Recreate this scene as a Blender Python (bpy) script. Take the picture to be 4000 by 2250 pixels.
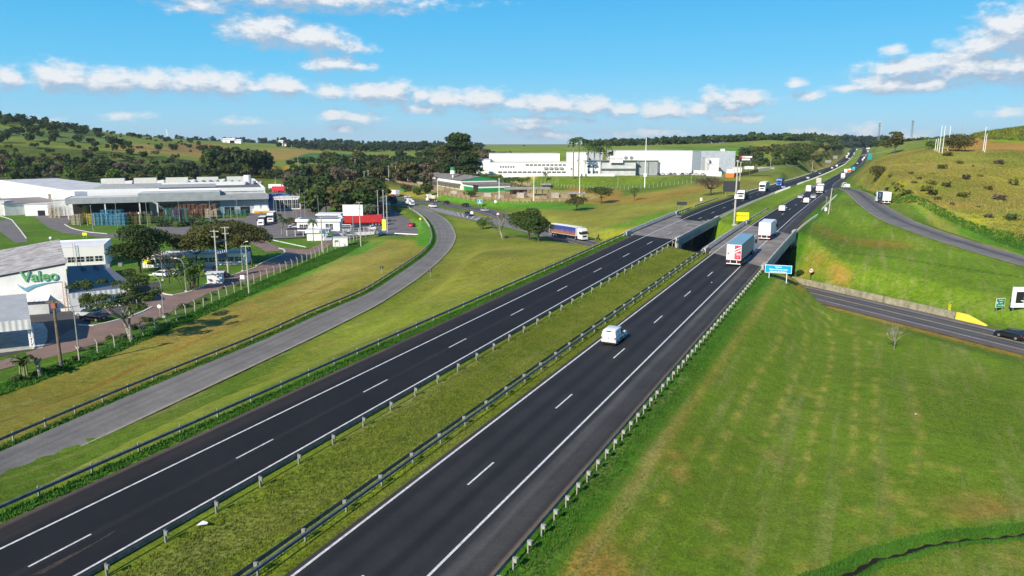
import bpy, bmesh, math, random
import numpy as np
from mathutils import Vector, Matrix
random.seed(7); rng = np.random.default_rng(7)
scn = bpy.context.scene; C = scn.collection; R = math.radians; PI = math.pi
for o in list(bpy.data.objects): bpy.data.objects.remove(o)

# ------------------------------------------------------------------ camera
FPX = 2826.0; CAMH = 27.0                       # focal length in photo pixels (4000 wide), camera height
PITCH = math.atan((1125 - 565) / FPX)
cd = bpy.data.cameras.new('camera'); cam = bpy.data.objects.new('camera', cd); C.objects.link(cam)
cam.location = (0, 0, CAMH); cam.rotation_euler = (PI / 2 - PITCH, 0, 0)
cd.sensor_width = 36; cd.lens = 36 * FPX / 4000; cd.clip_start = 0.5; cd.clip_end = 30000
scn.camera = cam
# ------------------------------------------------------------------ world, sun, exposure
SUN_AZ, SUN_EL = 213.0, 31.0                    # direction TO the sun, clockwise from +Y
W = bpy.data.worlds.new('World'); scn.world = W; W.use_nodes = True
sun = bpy.data.lights.new('sun', 'SUN'); so = bpy.data.objects.new('sun', sun); C.objects.link(so)
sun.energy = 5.0; sun.angle = R(0.5); sun.color = (1.0, 0.90, 0.74)
sdir = Vector((math.sin(R(SUN_AZ)) * math.cos(R(SUN_EL)), math.cos(R(SUN_AZ)) * math.cos(R(SUN_EL)), math.sin(R(SUN_EL))))
so.rotation_euler = sdir.to_track_quat('Z', 'Y').to_euler(); so.location = (-60, -80, 90)
vs = scn.view_settings; vs.view_transform = 'Standard'; vs.look = 'None'; vs.gamma = 1; vs.exposure = 0.42
vs.use_curve_mapping = False

def build_world():
    nt = W.node_tree; N = nt.nodes; L = nt.links; N.clear()
    out = N.new('ShaderNodeOutputWorld'); b1 = N.new('ShaderNodeBackground'); b2 = N.new('ShaderNodeBackground')
    mx = N.new('ShaderNodeMixShader'); sky = N.new('ShaderNodeTexSky'); sky.sky_type = 'NISHITA'
    sky.sun_disc = False; sky.sun_elevation = R(SUN_EL); sky.sun_rotation = R(SUN_AZ)
    sky.altitude = 700; sky.air_density = 1.0; sky.dust_density = 0.25; sky.ozone_density = 2.2
    tc0 = N.new('ShaderNodeTexCoord'); sp0 = N.new('ShaderNodeSeparateXYZ'); N_l = L.new(tc0.outputs['Generated'], sp0.inputs[0])
    rp = N.new('ShaderNodeValToRGB'); L.new(sp0.outputs[2], rp.inputs[0]); e = rp.color_ramp.elements
    e[0].position = 0.0; e[0].color = (.42, .70, .92, 1); e[1].position = 1.0; e[1].color = (.03, .12, .42, 1)
    for p_, c_ in ((.035, (.28, .68, .96)), (.10, (.11, .60, .98)), (.20, (.03, .47, .92)), (.36, (.01, .33, .80)), (.6, (.02, .18, .55))):
        q = e.new(p_); q.color = (*c_, 1)
    sk2 = N.new('ShaderNodeMixRGB'); sk2.blend_type = 'MIX'; sk2.inputs[0].default_value = .82
    sca = N.new('ShaderNodeMixRGB'); sca.blend_type = 'MULTIPLY'; sca.inputs[0].default_value = 1; sca.inputs[2].default_value = (.10, .10, .10, 1)
    L.new(sky.outputs[0], sca.inputs[1]); L.new(sca.outputs[0], sk2.inputs[1]); L.new(rp.outputs[0], sk2.inputs[2])
    L.new(sk2.outputs[0], b1.inputs[0]); b1.inputs[1].default_value = 0.76
    tc = N.new('ShaderNodeTexCoord')
    # group: (azimuth, elevation) in degrees -> cloud density
    g = bpy.data.node_groups.new('cloud_field', 'ShaderNodeTree')
    g.interface.new_socket('P', in_out='INPUT', socket_type='NodeSocketVector')
    g.interface.new_socket('D', in_out='OUTPUT', socket_type='NodeSocketFloat')
    gn, gl = g.nodes, g.links
    gi = gn.new('NodeGroupInput'); go = gn.new('NodeGroupOutput')
    nz = gn.new('ShaderNodeTexNoise'); nz.inputs['Scale'].default_value = 0.8; nz.inputs['Detail'].default_value = 9
    nz.inputs['Roughness'].default_value = 0.62
    sc = gn.new('ShaderNodeVectorMath'); sc.operation = 'MULTIPLY'; sc.inputs[1].default_value = (1.0, 1.9, 1)
    gl.new(gi.outputs[0], sc.inputs[0]); gl.new(sc.outputs[0], nz.inputs['Vector'])
    def azel(px, py):
        dx = (px - 2000) / FPX; dy = -(py - 1125) / FPX; c, s = math.cos(PITCH), math.sin(PITCH)
        v = (dx, c + dy * s, -s + dy * c)
        return math.degrees(math.atan2(v[0], v[1])), math.degrees(math.atan2(v[2], math.hypot(v[0], v[1])))
    blobs = [(1150, -15, 560, 62, .75), (780, 20, 160, 42, .55), (1050, 118, 170, 62, 1), (1210, 150, 150, 55, 1), (1350, 185, 110, 30, .6), (1300, 248, 120, 36, .8), (1400, 262, 90, 20, .5),
             (40, 308, 75, 44, .9), (245, 305, 125, 62, 1), (430, 318, 130, 52, 1), (600, 318, 110, 48, .95), (750, 322, 120, 52, 1), (890, 332, 110, 48, 1), (1110, 340, 95, 42, 1), (1010, 345, 60, 20, .6),
             (1290, 360, 80, 36, .8), (1420, 365, 70, 40, .9), (1530, 365, 95, 46, 1), (1640, 378, 60, 26, .8), (1740, 388, 100, 40, 1), (1880, 392, 110, 44, 1), (2020, 405, 80, 28, .8), (2140, 408, 120, 42, .95), (2310, 418, 90, 38, .95),
             (2430, 432, 90, 30, .8), (2600, 430, 130, 38, .85), (2730, 428, 60, 28, .7), (2800, 380, 70, 38, .8), (2900, 385, 110, 36, .8), (2850, 415, 100, 24, .8), (2870, 460, 130, 24, .7),
             (1300, 455, 60, 34, .7), (1400, 462, 110, 26, .6), (1650, 428, 90, 24, .7), (2100, 470, 260, 20, .5), (2060, 500, 120, 26, .6), (2150, 530, 110, 20, .5), (1350, 500, 90, 22, .5), (500, 455, 110, 18, .45),
             (3960, 130, 180, 110, 1), (3830, 180, 160, 50, .9), (3760, 215, 260, 26, .5), (3560, 262, 190, 46, 1), (3800, 262, 240, 70, 1), (4010, 262, 120, 80, 1), (3480, 325, 170, 44, 1), (3620, 330, 160, 34, .9), (3900, 305, 300, 26, .55), (3330, 345, 110, 18, .7),
             (3500, 195, 60, 24, .5), (3150, 372, 85, 22, .6), (3110, 322, 40, 20, .5), (3395, 515, 80, 42, .5), (3560, 540, 90, 30, .4), (3950, 445, 110, 28, .4), (3200, 520, 160, 20, .35), (2500, 520, 150, 22, .35), (120, 480, 120, 26, .4), (950, 475, 90, 18, .35)]
    prev = None
    for (px, py, a, b, k) in blobs:
        az, el = azel(px, py); az2, el2 = azel(px + a, py); az3, el3 = azel(px, py - b)
        s1 = gn.new('ShaderNodeVectorMath'); s1.operation = 'SUBTRACT'; s1.inputs[1].default_value = (az, el, 0)
        s2 = gn.new('ShaderNodeVectorMath'); s2.operation = 'MULTIPLY'; s2.inputs[1].default_value = (.86 / (az2 - az), .86 / (el3 - el), 0)
        s3 = gn.new('ShaderNodeVectorMath'); s3.operation = 'LENGTH'
        m = gn.new('ShaderNodeMath'); m.operation = 'MULTIPLY_ADD'; m.inputs[1].default_value = -1.25 * k ** .5; m.inputs[2].default_value = k
        gl.new(gi.outputs[0], s1.inputs[0]); gl.new(s1.outputs[0], s2.inputs[0]); gl.new(s2.outputs[0], s3.inputs[0]); gl.new(s3.outputs['Value'], m.inputs[0])
        if prev is None: prev = m
        else:
            x = gn.new('ShaderNodeMath'); x.operation = 'SMOOTH_MAX'; x.inputs[2].default_value = 0.12
            gl.new(prev.outputs[0], x.inputs[0]); gl.new(m.outputs[0], x.inputs[1]); prev = x
    n1 = gn.new('ShaderNodeMath'); n1.operation = 'MULTIPLY_ADD'; n1.inputs[1].default_value = 2.3; n1.inputs[2].default_value = -1.0
    gl.new(nz.outputs[0], n1.inputs[0])
    ad = gn.new('ShaderNodeMath'); ad.operation = 'ADD'; gl.new(prev.outputs[0], ad.inputs[0]); gl.new(n1.outputs[0], ad.inputs[1])
    gl.new(ad.outputs[0], go.inputs[0])
    sep = N.new('ShaderNodeSeparateXYZ'); L.new(tc.outputs['Generated'], sep.inputs[0])
    def M(op, a, b=None, c=None):
        n = N.new('ShaderNodeMath'); n.operation = op
        for i, v in enumerate((a, b, c)):
            if v is None: continue
            if isinstance(v, (int, float)): n.inputs[i].default_value = v
            else: L.new(v, n.inputs[i])
        return n.outputs[0]
    az = M('MULTIPLY', M('ARCTAN2', sep.outputs[0], sep.outputs[1]), 57.2958)
    el = M('MULTIPLY', M('ARCSINE', sep.outputs[2]), 57.2958)
    cb = N.new('ShaderNodeCombineXYZ'); L.new(az, cb.inputs[0]); L.new(el, cb.inputs[1])
    def field(off):
        v = N.new('ShaderNodeVectorMath'); v.operation = 'ADD'; v.inputs[1].default_value = off; L.new(cb.outputs[0], v.inputs[0])
        q = N.new('ShaderNodeGroup'); q.node_tree = g; L.new(v.outputs[0], q.inputs[0]); return q.outputs[0]
    d0 = field((0, 0, 0)); d1 = field((-.25, .75, 0))
    al = N.new('ShaderNodeMapRange'); al.interpolation_type = 'SMOOTHSTEP'; al.inputs[1].default_value = -0.40; al.inputs[2].default_value = .72
    al.inputs[4].default_value = .96; L.new(d0, al.inputs[0])
    lit = N.new('ShaderNodeMapRange'); lit.inputs[1].default_value = -.25; lit.inputs[2].default_value = .6; L.new(M('SUBTRACT', d0, d1), lit.inputs[0])
    cr = N.new('ShaderNodeMixRGB'); cr.inputs[1].default_value = (.42, .55, .72, 1); cr.inputs[2].default_value = (.93, .95, .97, 1); L.new(lit.outputs[0], cr.inputs[0])
    L.new(cr.outputs[0], b2.inputs[0]); b2.inputs[1].default_value = .72
    L.new(al.outputs[0], mx.inputs[0]); L.new(b1.outputs[0], mx.inputs[1]); L.new(b2.outputs[0], mx.inputs[2]); L.new(mx.outputs[0], out.inputs[0])
build_world()

# ------------------------------------------------------------------ materials
MATS = {}
def mat(name, col, rough=.75, metal=0, var=.12, scale=1.2, bump=0, spec=.3, tint=None, coords='Object', emit=0, stretch=None, detail=5):
    """procedural material: base colour with large and small noise wear"""
    if name in MATS: return MATS[name]
    m = bpy.data.materials.new(name); m.use_nodes = True; nt = m.node_tree; N, L = nt.nodes, nt.links
    b = N['Principled BSDF']; b.inputs['Roughness'].default_value = rough; b.inputs['Metallic'].default_value = metal
    b.inputs['Specular IOR Level'].default_value = spec
    tc = N.new('ShaderNodeTexCoord'); src = tc.outputs[coords]
    if stretch:
        mp = N.new('ShaderNodeMapping'); mp.inputs['Scale'].default_value = stretch; L.new(src, mp.inputs[0]); src = mp.outputs[0]
    nz = N.new('ShaderNodeTexNoise'); nz.inputs['Scale'].default_value = scale; nz.inputs['Detail'].default_value = detail; nz.inputs['Roughness'].default_value = .65
    L.new(src, nz.inputs['Vector'])
    mr = N.new('ShaderNodeMapRange'); mr.inputs[1].default_value = .3; mr.inputs[2].default_value = .7; L.new(nz.outputs[0], mr.inputs[0])
    mix = N.new('ShaderNodeMixRGB'); t = tint or tuple(c * (1 - var * 2.2) for c in col)
    mix.inputs[1].default_value = (*t, 1); mix.inputs[2].default_value = (*[min(c * (1 + var * .4), .9) for c in col], 1)
    L.new(mr.outputs[0], mix.inputs[0]); L.new(mix.outputs[0], b.inputs['Base Color'])
    if bump:
        bp = N.new('ShaderNodeBump'); bp.inputs['Strength'].default_value = bump; bp.inputs['Distance'].default_value = .1
        n2 = N.new('ShaderNodeTexNoise'); n2.inputs['Scale'].default_value = scale * 6; L.new(src, n2.inputs['Vector'])
        L.new(n2.outputs[0], bp.inputs['Height']); L.new(bp.outputs[0], b.inputs['Normal'])
    if emit: b.inputs['Emission Color'].default_value = (*col, 1); b.inputs['Emission Strength'].default_value = emit
    MATS[name] = m; return m
def corr(name, col, period=.35, axis=0, depth=.5, rough=.55, var=.1):
    """ribbed sheet metal: fine relief by a wave bump"""
    m = mat(name, col, rough, 0, var, .5)
    if m.get('done'): return m
    m['done'] = 1; N, L = m.node_tree.nodes, m.node_tree.links
    tc = N.new('ShaderNodeTexCoord'); w = N.new('ShaderNodeTexWave'); w.bands_direction = 'XYZ'[axis]
    w.inputs['Scale'].default_value = 1 / period / 3.2; L.new(tc.outputs['Object'], w.inputs[0])
    bp = N.new('ShaderNodeBump'); bp.inputs['Strength'].default_value = depth; bp.inputs['Distance'].default_value = .08
    L.new(w.outputs[1], bp.inputs['Height']); L.new(bp.outputs[0], N['Principled BSDF'].inputs['Normal']); return m
paint = lambda n, c, r=.35: mat('paint_' + n, c, r, 0, .05, .8, spec=.5)
WHITE = paint('white', (.80, .80, .80)); SILVER = paint('silver', (.45, .47, .50), .3); BLACK = paint('black', (.018, .018, .022), .3)
RED = paint('red', (.55, .02, .03)); BLUE = paint('blue', (.02, .11, .50)); NAVY = paint('navy', (.02, .035, .10)); TEAL = paint('teal', (.03, .42, .40))
ORANGE = paint('orange', (.75, .22, .04)); GREYP = paint('grey', (.20, .21, .22)); BEIGE = paint('beige', (.52, .50, .44)); GREENP = paint('green', (.01, .26, .07), .5)
GLASS = mat('window_glass', (.02, .028, .035), .12, 0, .1, .5, spec=.6)
TYRE = mat('tyre_rubber', (.018, .018, .018), .85); RIM = mat('wheel_rim', (.45, .45, .46), .4, .6)
CHROME = mat('steel', (.45, .46, .47), .4, .5); LAMPW = mat('headlight_glass', (.75, .77, .8), .15); LAMPR = mat('taillight_glass', (.5, .01, .015), .25)
DARK = mat('dark_underbody', (.022, .022, .024), .8); GALV = mat('galvanised_steel', (.42, .44, .44), .5, .35, .2, 3)
RAILD = mat('weathered_rail', (.20, .215, .22), .6, .35, .25, 2)
POSTW = mat('painted_post', (.62, .62, .56), .6, 0, .15, 3); CONC = mat('concrete', (.40, .385, .345), .85, 0, .22, .6, .25)
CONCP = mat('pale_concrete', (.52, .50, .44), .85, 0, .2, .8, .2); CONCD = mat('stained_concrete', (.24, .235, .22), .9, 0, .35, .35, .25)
WALLW = mat('white_wall', (.80, .80, .79), .8, 0, .04, .15); WALLG = mat('off_white_wall', (.66, .67, .66), .8, 0, .14, .3)
WOODP = mat('timber_pole', (.22, .17, .12), .85, 0, .25, 2); BARK = mat('bark', (.13, .105, .08), .9, 0, .4, 2.5, .5)
BARKP = mat('pale_bark', (.42, .38, .31), .9, 0, .45, 2.2, .4)
YELLOW = mat('yellow_sheet', (.92, .83, .01), .5, 0, .03); SIGNBLUE = mat('sign_blue', (.0, .33, .56), .5, 0, .05); SIGNGREEN = mat('sign_green', (.0, .23, .10), .5, 0, .05)
SIGNWHITE = mat('sign_white', (.82, .82, .82), .5, 0, .03); SIGNBACK = mat('sign_back', (.045, .05, .055), .7)
LOGOG = mat('logo_green', (.16, .42, .18), .6, 0, .06); LOGOB = mat('logo_blue', (.16, .36, .48), .6, 0, .06); LETGREY = mat('letter_grey', (.30, .31, .32), .6)
BROWNW = mat('sawn_timber', (.40, .30, .20), .85, 0, .3, 2); RUST = mat('rusty_rack', (.24, .11, .06), .8, 0, .4, 2)

# ------------------------------------------------------------------ object helpers
def tag(o, label=None, cat=None, group=None, kind=None):
    if label: o['label'] = label
    if cat: o['category'] = cat
    if group: o['group'] = group
    if kind: o['kind'] = kind
    return o
def thing(name, label, cat, loc=(0, 0, 0), rz=0, group=None):
    o = bpy.data.objects.new(name, None); C.objects.link(o); o.empty_display_size = .5
    o.location = loc; o.rotation_euler = (0, 0, rz); return tag(o, label, cat, group)
class MB:
    def __init__(s): s.v = []; s.f = []; s.mi = []; s.m = 0
    def add(s, vs, fs):
        n = len(s.v); s.v += [tuple(p) for p in vs]; s.f += [tuple(i + n for i in f) for f in fs]; s.mi += [s.m] * len(fs); return s
    def box(s, x0, x1, y0, y1, z0, z1, tz=0):
        """axis box; tz lifts the far (y1) top edge"""
        v = [(x0, y0, z0), (x1, y0, z0), (x1, y1, z0), (x0, y1, z0), (x0, y0, z1), (x1, y0, z1), (x1, y1, z1 + tz), (x0, y1, z1 + tz)]
        return s.add(v, [(0, 3, 2, 1), (4, 5, 6, 7), (0, 1, 5, 4), (1, 2, 6, 5), (2, 3, 7, 6), (3, 0, 4, 7)])
    def prism(s, poly, z0, z1):
        """poly (x,y) counter-clockwise; z1 may be list of heights"""
        n = len(poly); zt = z1 if hasattr(z1, '__len__') else [z1] * n; zb = z0 if hasattr(z0, '__len__') else [z0] * n
        v = [(p[0], p[1], b) for p, b in zip(poly, zb)] + [(p[0], p[1], t) for p, t in zip(poly, zt)]
        a = sum(poly[i][0] * poly[(i + 1) % n][1] - poly[(i + 1) % n][0] * poly[i][1] for i in range(n))
        fs = [tuple(range(n))[::-1], tuple(range(n, 2 * n))] + [(i, (i + 1) % n, n + (i + 1) % n, n + i) for i in range(n)]
        if a < 0: fs = [f[::-1] for f in fs]
        return s.add(v, fs)
    def bar(s, a, b, w, h=None, up=(0, 0, 1)):
        a, b = Vector(a), Vector(b); d = (b - a).normalized(); h = h or w
        u = Vector(up)
        if abs(d.dot(u)) > .99: u = Vector((0, 1, 0))
        r = d.cross(u).normalized() * w / 2; t = r.cross(d).normalized() * h / 2
        v = [a - r - t, a + r - t, a + r + t, a - r + t, b - r - t, b + r - t, b + r + t, b - r + t]
        return s.add(v, [(0, 1, 2, 3), (7, 6, 5, 4), (0, 4, 5, 1), (1, 5, 6, 2), (2, 6, 7, 3), (3, 7, 4, 0)])
    def tube(s, pts, rad, n=8, cap=True):
        P = [Vector(p) for p in pts]; rs = rad if hasattr(rad, '__len__') else [rad] * len(P); v = []; fs = []
        for i, p in enumerate(P):
            d = (P[min(i + 1, len(P) - 1)] - P[max(i - 1, 0)]).normalized()
            u = Vector((0, 0, 1)) if abs(d.z) < .9 else Vector((1, 0, 0)); a = d.cross(u).normalized(); b = d.cross(a)
            for k in range(n):
                t = 2 * PI * k / n; v.append(p + (a * math.cos(t) + b * math.sin(t)) * rs[i])
        for i in range(len(P) - 1):
            for k in range(n): fs.append((i * n + k, i * n + (k + 1) % n, (i + 1) * n + (k + 1) % n, (i + 1) * n + k))
        if cap: fs += [tuple(range(n)), tuple(range((len(P) - 1) * n, len(P) * n))[::-1]]
        return s.add(v, fs)
    def disc(s, c, r, axis, w, n=16):
        a = Vector(axis).normalized() * w / 2; c = Vector(c); return s.tube([c - a, c + a], r, n)
    def loft(s, secs, cap=True):
        n = len(secs[0]); v = [p for q in secs for p in q]; fs = []
        for i in range(len(secs) - 1):
            for k in range(n): fs.append((i * n + k, i * n + (k + 1) % n, (i + 1) * n + (k + 1) % n, (i + 1) * n + k))
        if cap: fs += [tuple(range(n))[::-1], tuple(range((len(secs) - 1) * n, len(secs) * n))]
        return s.add(v, fs)
    def mesh(s, name, mats):
        me = bpy.data.meshes.new(name); me.from_pydata(s.v, [], s.f)
        for m in (mats if isinstance(mats, (list, tuple)) else [mats]): me.materials.append(m)
        me.polygons.foreach_set('material_index', s.mi); me.update()
        bm = bmesh.new(); bm.from_mesh(me); bmesh.ops.recalc_face_normals(bm, faces=bm.faces); bm.to_mesh(me); bm.free()
        return me
    def build(s, name, mats, parent=None, loc=None, smooth=False):
        me = s.mesh(name, mats)
        if smooth: me.shade_smooth()
        return link(name, me, parent, loc)
def link(name, me, parent=None, loc=None, rz=None):
    o = bpy.data.objects.new(name, me); C.objects.link(o)
    if parent: o.parent = parent
    if loc is not None: o.location = loc
    if rz is not None: o.rotation_euler = (0, 0, rz)
    return o
def dup(root, loc, rz, label=None, cat=None, group=None, scale=None):
    r = root.copy(); C.objects.link(r); r.location = loc; r.rotation_euler = (0, 0, rz)
    if scale: r.scale = scale if hasattr(scale, '__len__') else (scale,) * 3
    if label: r['label'] = label
    if cat: r['category'] = cat
    if group: r['group'] = group
    for ch in list(root.children):
        c = ch.copy(); C.objects.link(c); c.parent = r
        for g in ch.children:
            d = g.copy(); C.objects.link(d); d.parent = c
    return r
def text(s, size, m, parent, loc, rot=(PI / 2, 0, 0), name='lettering', extr=.01, sx=1, align='CENTER', bold=0):
    cu = bpy.data.curves.new('t', 'FONT'); cu.body = s; cu.size = size; cu.extrude = extr; cu.align_x = align; cu.offset = bold
    to = bpy.data.objects.new('t', cu); C.objects.link(to); dg = bpy.context.evaluated_depsgraph_get(); dg.update()
    me = bpy.data.meshes.new_from_object(to.evaluated_get(dg)); bpy.data.objects.remove(to); me.materials.clear(); me.materials.append(m); me.name = name
    o = bpy.data.objects.new(name, me); C.objects.link(o); o.parent = parent; o.location = loc; o.rotation_euler = rot; o.scale = (sx, 1, 1); return o
# ------------------------------------------------------------------ road geometry and terrain height
TH = R(26.99); ST, CT = math.sin(TH), math.cos(TH)
def ray(px, py):
    X = (px - 2000) / FPX; Y = -(py - 1125) / FPX; c, s = math.cos(PITCH), math.sin(PITCH)
    return (X, c + Y * s, -s + Y * c)
def pt(px, py, z):
    d = ray(px, py); t = (z - CAMH) / d[2]; return (d[0] * t, d[1] * t, z)
def zat(py, Y): d = ray(2000, py); return CAMH + d[2] / d[1] * Y       # height seen at image row py at distance Y
def ptY(px, py, Y): d = ray(px, py); t = Y / d[1]; return (d[0] * t, Y, CAMH + d[2] * t)
# highway: height profile and centre line X(Y)
_pr = np.array([[-120, -2.5], [0, 1.29], [100, 4.6], [150, 6.05], [200, 7.35], [250, 8.0], [300, 7.8], [350, 6.8], [440, 4.6], [530, 3.2], [620, 2.5], [740, 2.1], [900, 3.4], [1140, 7.9], [1430, 15.5], [1700, 19], [2200, 20]])
_Y = np.arange(-120, 2200, 2.0); _z = np.interp(_Y, _pr[:, 0], _pr[:, 1]); _k = np.hanning(31); _k /= _k.sum()
_z = np.convolve(np.pad(_z, 15, 'edge'), _k, 'valid')
# near the camera the road is a plane: z = 1.29 + .0319 s along its heading, so height depends on the lateral offset a little
def zprof(Y): return np.interp(Y, _Y, _z)
# far centre line: (Y, lateral offset from the straight line)
_cf = np.array([[-200, -34.7], [200, -34.7], [280, -34.0], [330, -35.2], [370, -36.2], [430, -38.8], [555, -40.6], [643, -41], [752, -41.2], [914, -40], [1100, -42.5], [1290, -45.5], [1470, -50], [1700, -58], [2200, -80]])
def latc(Y): return np.interp(Y, _cf[:, 0], _cf[:, 1])
def hwz(X, Y):
    s = X * ST + Y * CT; w = np.clip((Y - 130) / 60, 0, 1); w = w * w * (3 - 2 * w)
    return (1 - w) * (1.29 + .0319 * s) + w * zprof(Y)
def hwX(off, Y):      # off = offset from the highway's middle, in metres (negative left)
    return (latc(Y) + off + Y * ST) / CT
def hwrel(X, Y): return X * CT - Y * ST - latc(Y)
def hwpt(px, py):     # where the view ray through a photo pixel meets the highway surface
    d = ray(px, py); t = 20.0; st = 2.0
    while t < 2100:
        if CAMH + d[2] * t < hwz(d[0] * t, d[1] * t): break
        t += st
    lo, hi = t - st, t
    for _ in range(30):
        m = (lo + hi) / 2
        if CAMH + d[2] * m < hwz(d[0] * m, d[1] * m): hi = m
        else: lo = m
    return (d[0] * hi, d[1] * hi, CAMH + d[2] * hi)
LCl, LCm, LCr, LP0, LP1, LRL, LRR = -12.85, -9.25, -5.8, -16.0, -5.05, -17.4, -4.5
RCl, RCm, RCr, RP0, RP1, RRL, RRR = 5.85, 9.6, 13.05, 5.35, 16.45, 3.9, 17.15
# cross road and others: polylines (x, y, z)
CR = [(118, 10, -1.6), (100, 48, -1.8), (72.5, 112, -2), (60.5, 140, -2), (45, 172, -2), (21, 217, -2), (8, 256, -2), (-2, 296, -2), (-13, 330, -2), (-34, 360, -2), (-55, 389, -2), (-74, 417, -2), (-92, 448, -2), (-112, 482, -1.6), (-160, 570, -.5), (-205, 680, 1)]
CRB = [(13, 234, -2), (3, 257, -2), (-9, 282, -2), (-20, 302, -2), (-34, 327, -2), (-50, 354, -2), (-68, 382, -2), (-84, 408, -2), (-110, 452, -1.8)]
U_ = [(-560, 2010, .2), (-250, 1880, -.7), (0, 1764, -1.5), (540, 1530, -2), (1067, 1313, -2), (1234, 1232, -2), (1444, 1146, -2), (1560, 1069, -2), (1658, 1002, -2), (1700, 960, -2), (1708, 925, -2), (1696, 886, -2), (1673, 855, -2), (1638, 828, -2), (1596, 806, -2), (1545, 788, -2)]
L_ = [(-560, 2160, .2), (-250, 2015, -.7), (0, 1894, -1.5), (427, 1697, -2), (1238, 1313, -2), (1483, 1189, -2), (1630, 1092, -2), (1716, 1022, -2), (1766, 968, -2), (1784, 925, -2), (1770, 886, -2), (1743, 855, -2), (1708, 835, -2), (1660, 815, -2)]
def resample(P, n):
    P = np.array(P, float); d = np.r_[0, np.cumsum(np.hypot(*(P[1:, :2] - P[:-1, :2]).T))]
    t = np.linspace(0, d[-1], n); return np.stack([np.interp(t, d, P[:, k]) for k in range(3)], 1)
def smooth(P, n, k=9):
    Q = resample(P, n)
    for _ in range(2):
        Z = np.pad(Q, ((k, k), (0, 0)), 'edge'); Z[:k] = Q[0] * 2 - Q[1:k + 1][::-1]; Z[-k:] = Q[-1] * 2 - Q[-k - 1:-1][::-1]
        w = np.hanning(2 * k + 1); w /= w.sum(); Q = np.stack([np.convolve(Z[:, j], w, 'valid') for j in range(3)], 1)
    return Q
RU = smooth([pt(*p) for p in U_], 120, 3); RL = smooth([pt(*p) for p in L_], 120, 3)
RAMP = resample((RU + RL) / 2, 90)
CRs = smooth(CR, 160, 5); CRBs = smooth(CRB, 70, 4)
SRc = [(150, 330, 7.6), (141, 300, 8), (126, 262, 8.2), (112, 225, 8), (102.5, 195, 7.2), (101.5, 178, 6), (103, 158, 4.3), (107, 140, 2.6), (112, 120, 1.2), (121, 98, 0), (140, 65, -.8)]
SRs = smooth(SRc, 90, 4)
CRDr = lambda P: P
def dist_poly(X, Y, P):
    """distance to a polyline and the height of its nearest point"""
    best = np.full(X.shape, 1e9); zz = np.zeros(X.shape)
    for a, b in zip(P[:-1], P[1:]):
        dx, dy = b[0] - a[0], b[1] - a[1]; L2 = dx * dx + dy * dy + 1e-9
        t = np.clip(((X - a[0]) * dx + (Y - a[1]) * dy) / L2, 0, 1)
        d = (X - a[0] - t * dx) ** 2 + (Y - a[1] - t * dy) ** 2
        m = d < best; best = np.where(m, d, best); zz = np.where(m, a[2] + t * (b[2] - a[2]), zz)
    return np.sqrt(best), zz
def inpoly(X, Y, P):
    c = np.zeros(X.shape, bool); n = len(P)
    for i in range(n):
        x0, y0 = P[i][:2]; x1, y1 = P[(i + 1) % n][:2]
        if y0 == y1: continue
        m = ((y0 > Y) != (y1 > Y)) & (X < (x1 - x0) * (Y - y0) / (y1 - y0) + x0); c ^= m
    return c
def poly_sd(X, Y, P):
    d, _ = dist_poly(X, Y, [(*p[:2], 0) for p in list(P) + [P[0]]]); return np.where(inpoly(X, Y, P), 0, d)
PLANT = [(-75, 70), (-64, 104), (-62, 122), (-56, 160), (-50, 190), (-46, 225), (-50, 262), (-58, 330), (-72, 395), (-100, 432), (-128, 498), (-195, 505), (-215, 458), (-330, 460), (-420, 380), (-300, 200), (-150, 60)]
YARD = [(-96, 552), (-73, 494), (-55, 458), (-35, 396), (-16, 362), (0, 343), (34, 342), (44, 372), (30, 420), (-20, 436), (-50, 500), (-80, 560)]
REX = [(-26, 462), (36, 446), (108, 438), (168, 452), (190, 520), (-40, 540)]
SVC = [pt(*p) for p in [(1300, 940, -3.2), (1480, 912, -3.2), (1655, 926, -3.2), (1640, 895, -3.2), (1590, 850, -3.2), (1540, 818, -3.2), (1500, 800, -3.2), (1440, 790, -3.2), (1440, 860, -3.2), (1250, 880, -3.2)]]
PADS = [(PLANT, -3.5, 9), (YARD, .9, 8), (REX, 8.0, 16), (SVC, -3.25, 4)]
ctl = [pt(*p) for p in [(3400, 1500, .2), (3000, 2200, .6), (3950, 1500, -1.0), (3950, 2150, .2), (3300, 1250, -1.2), (2300, 2600, .3)]]
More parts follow.
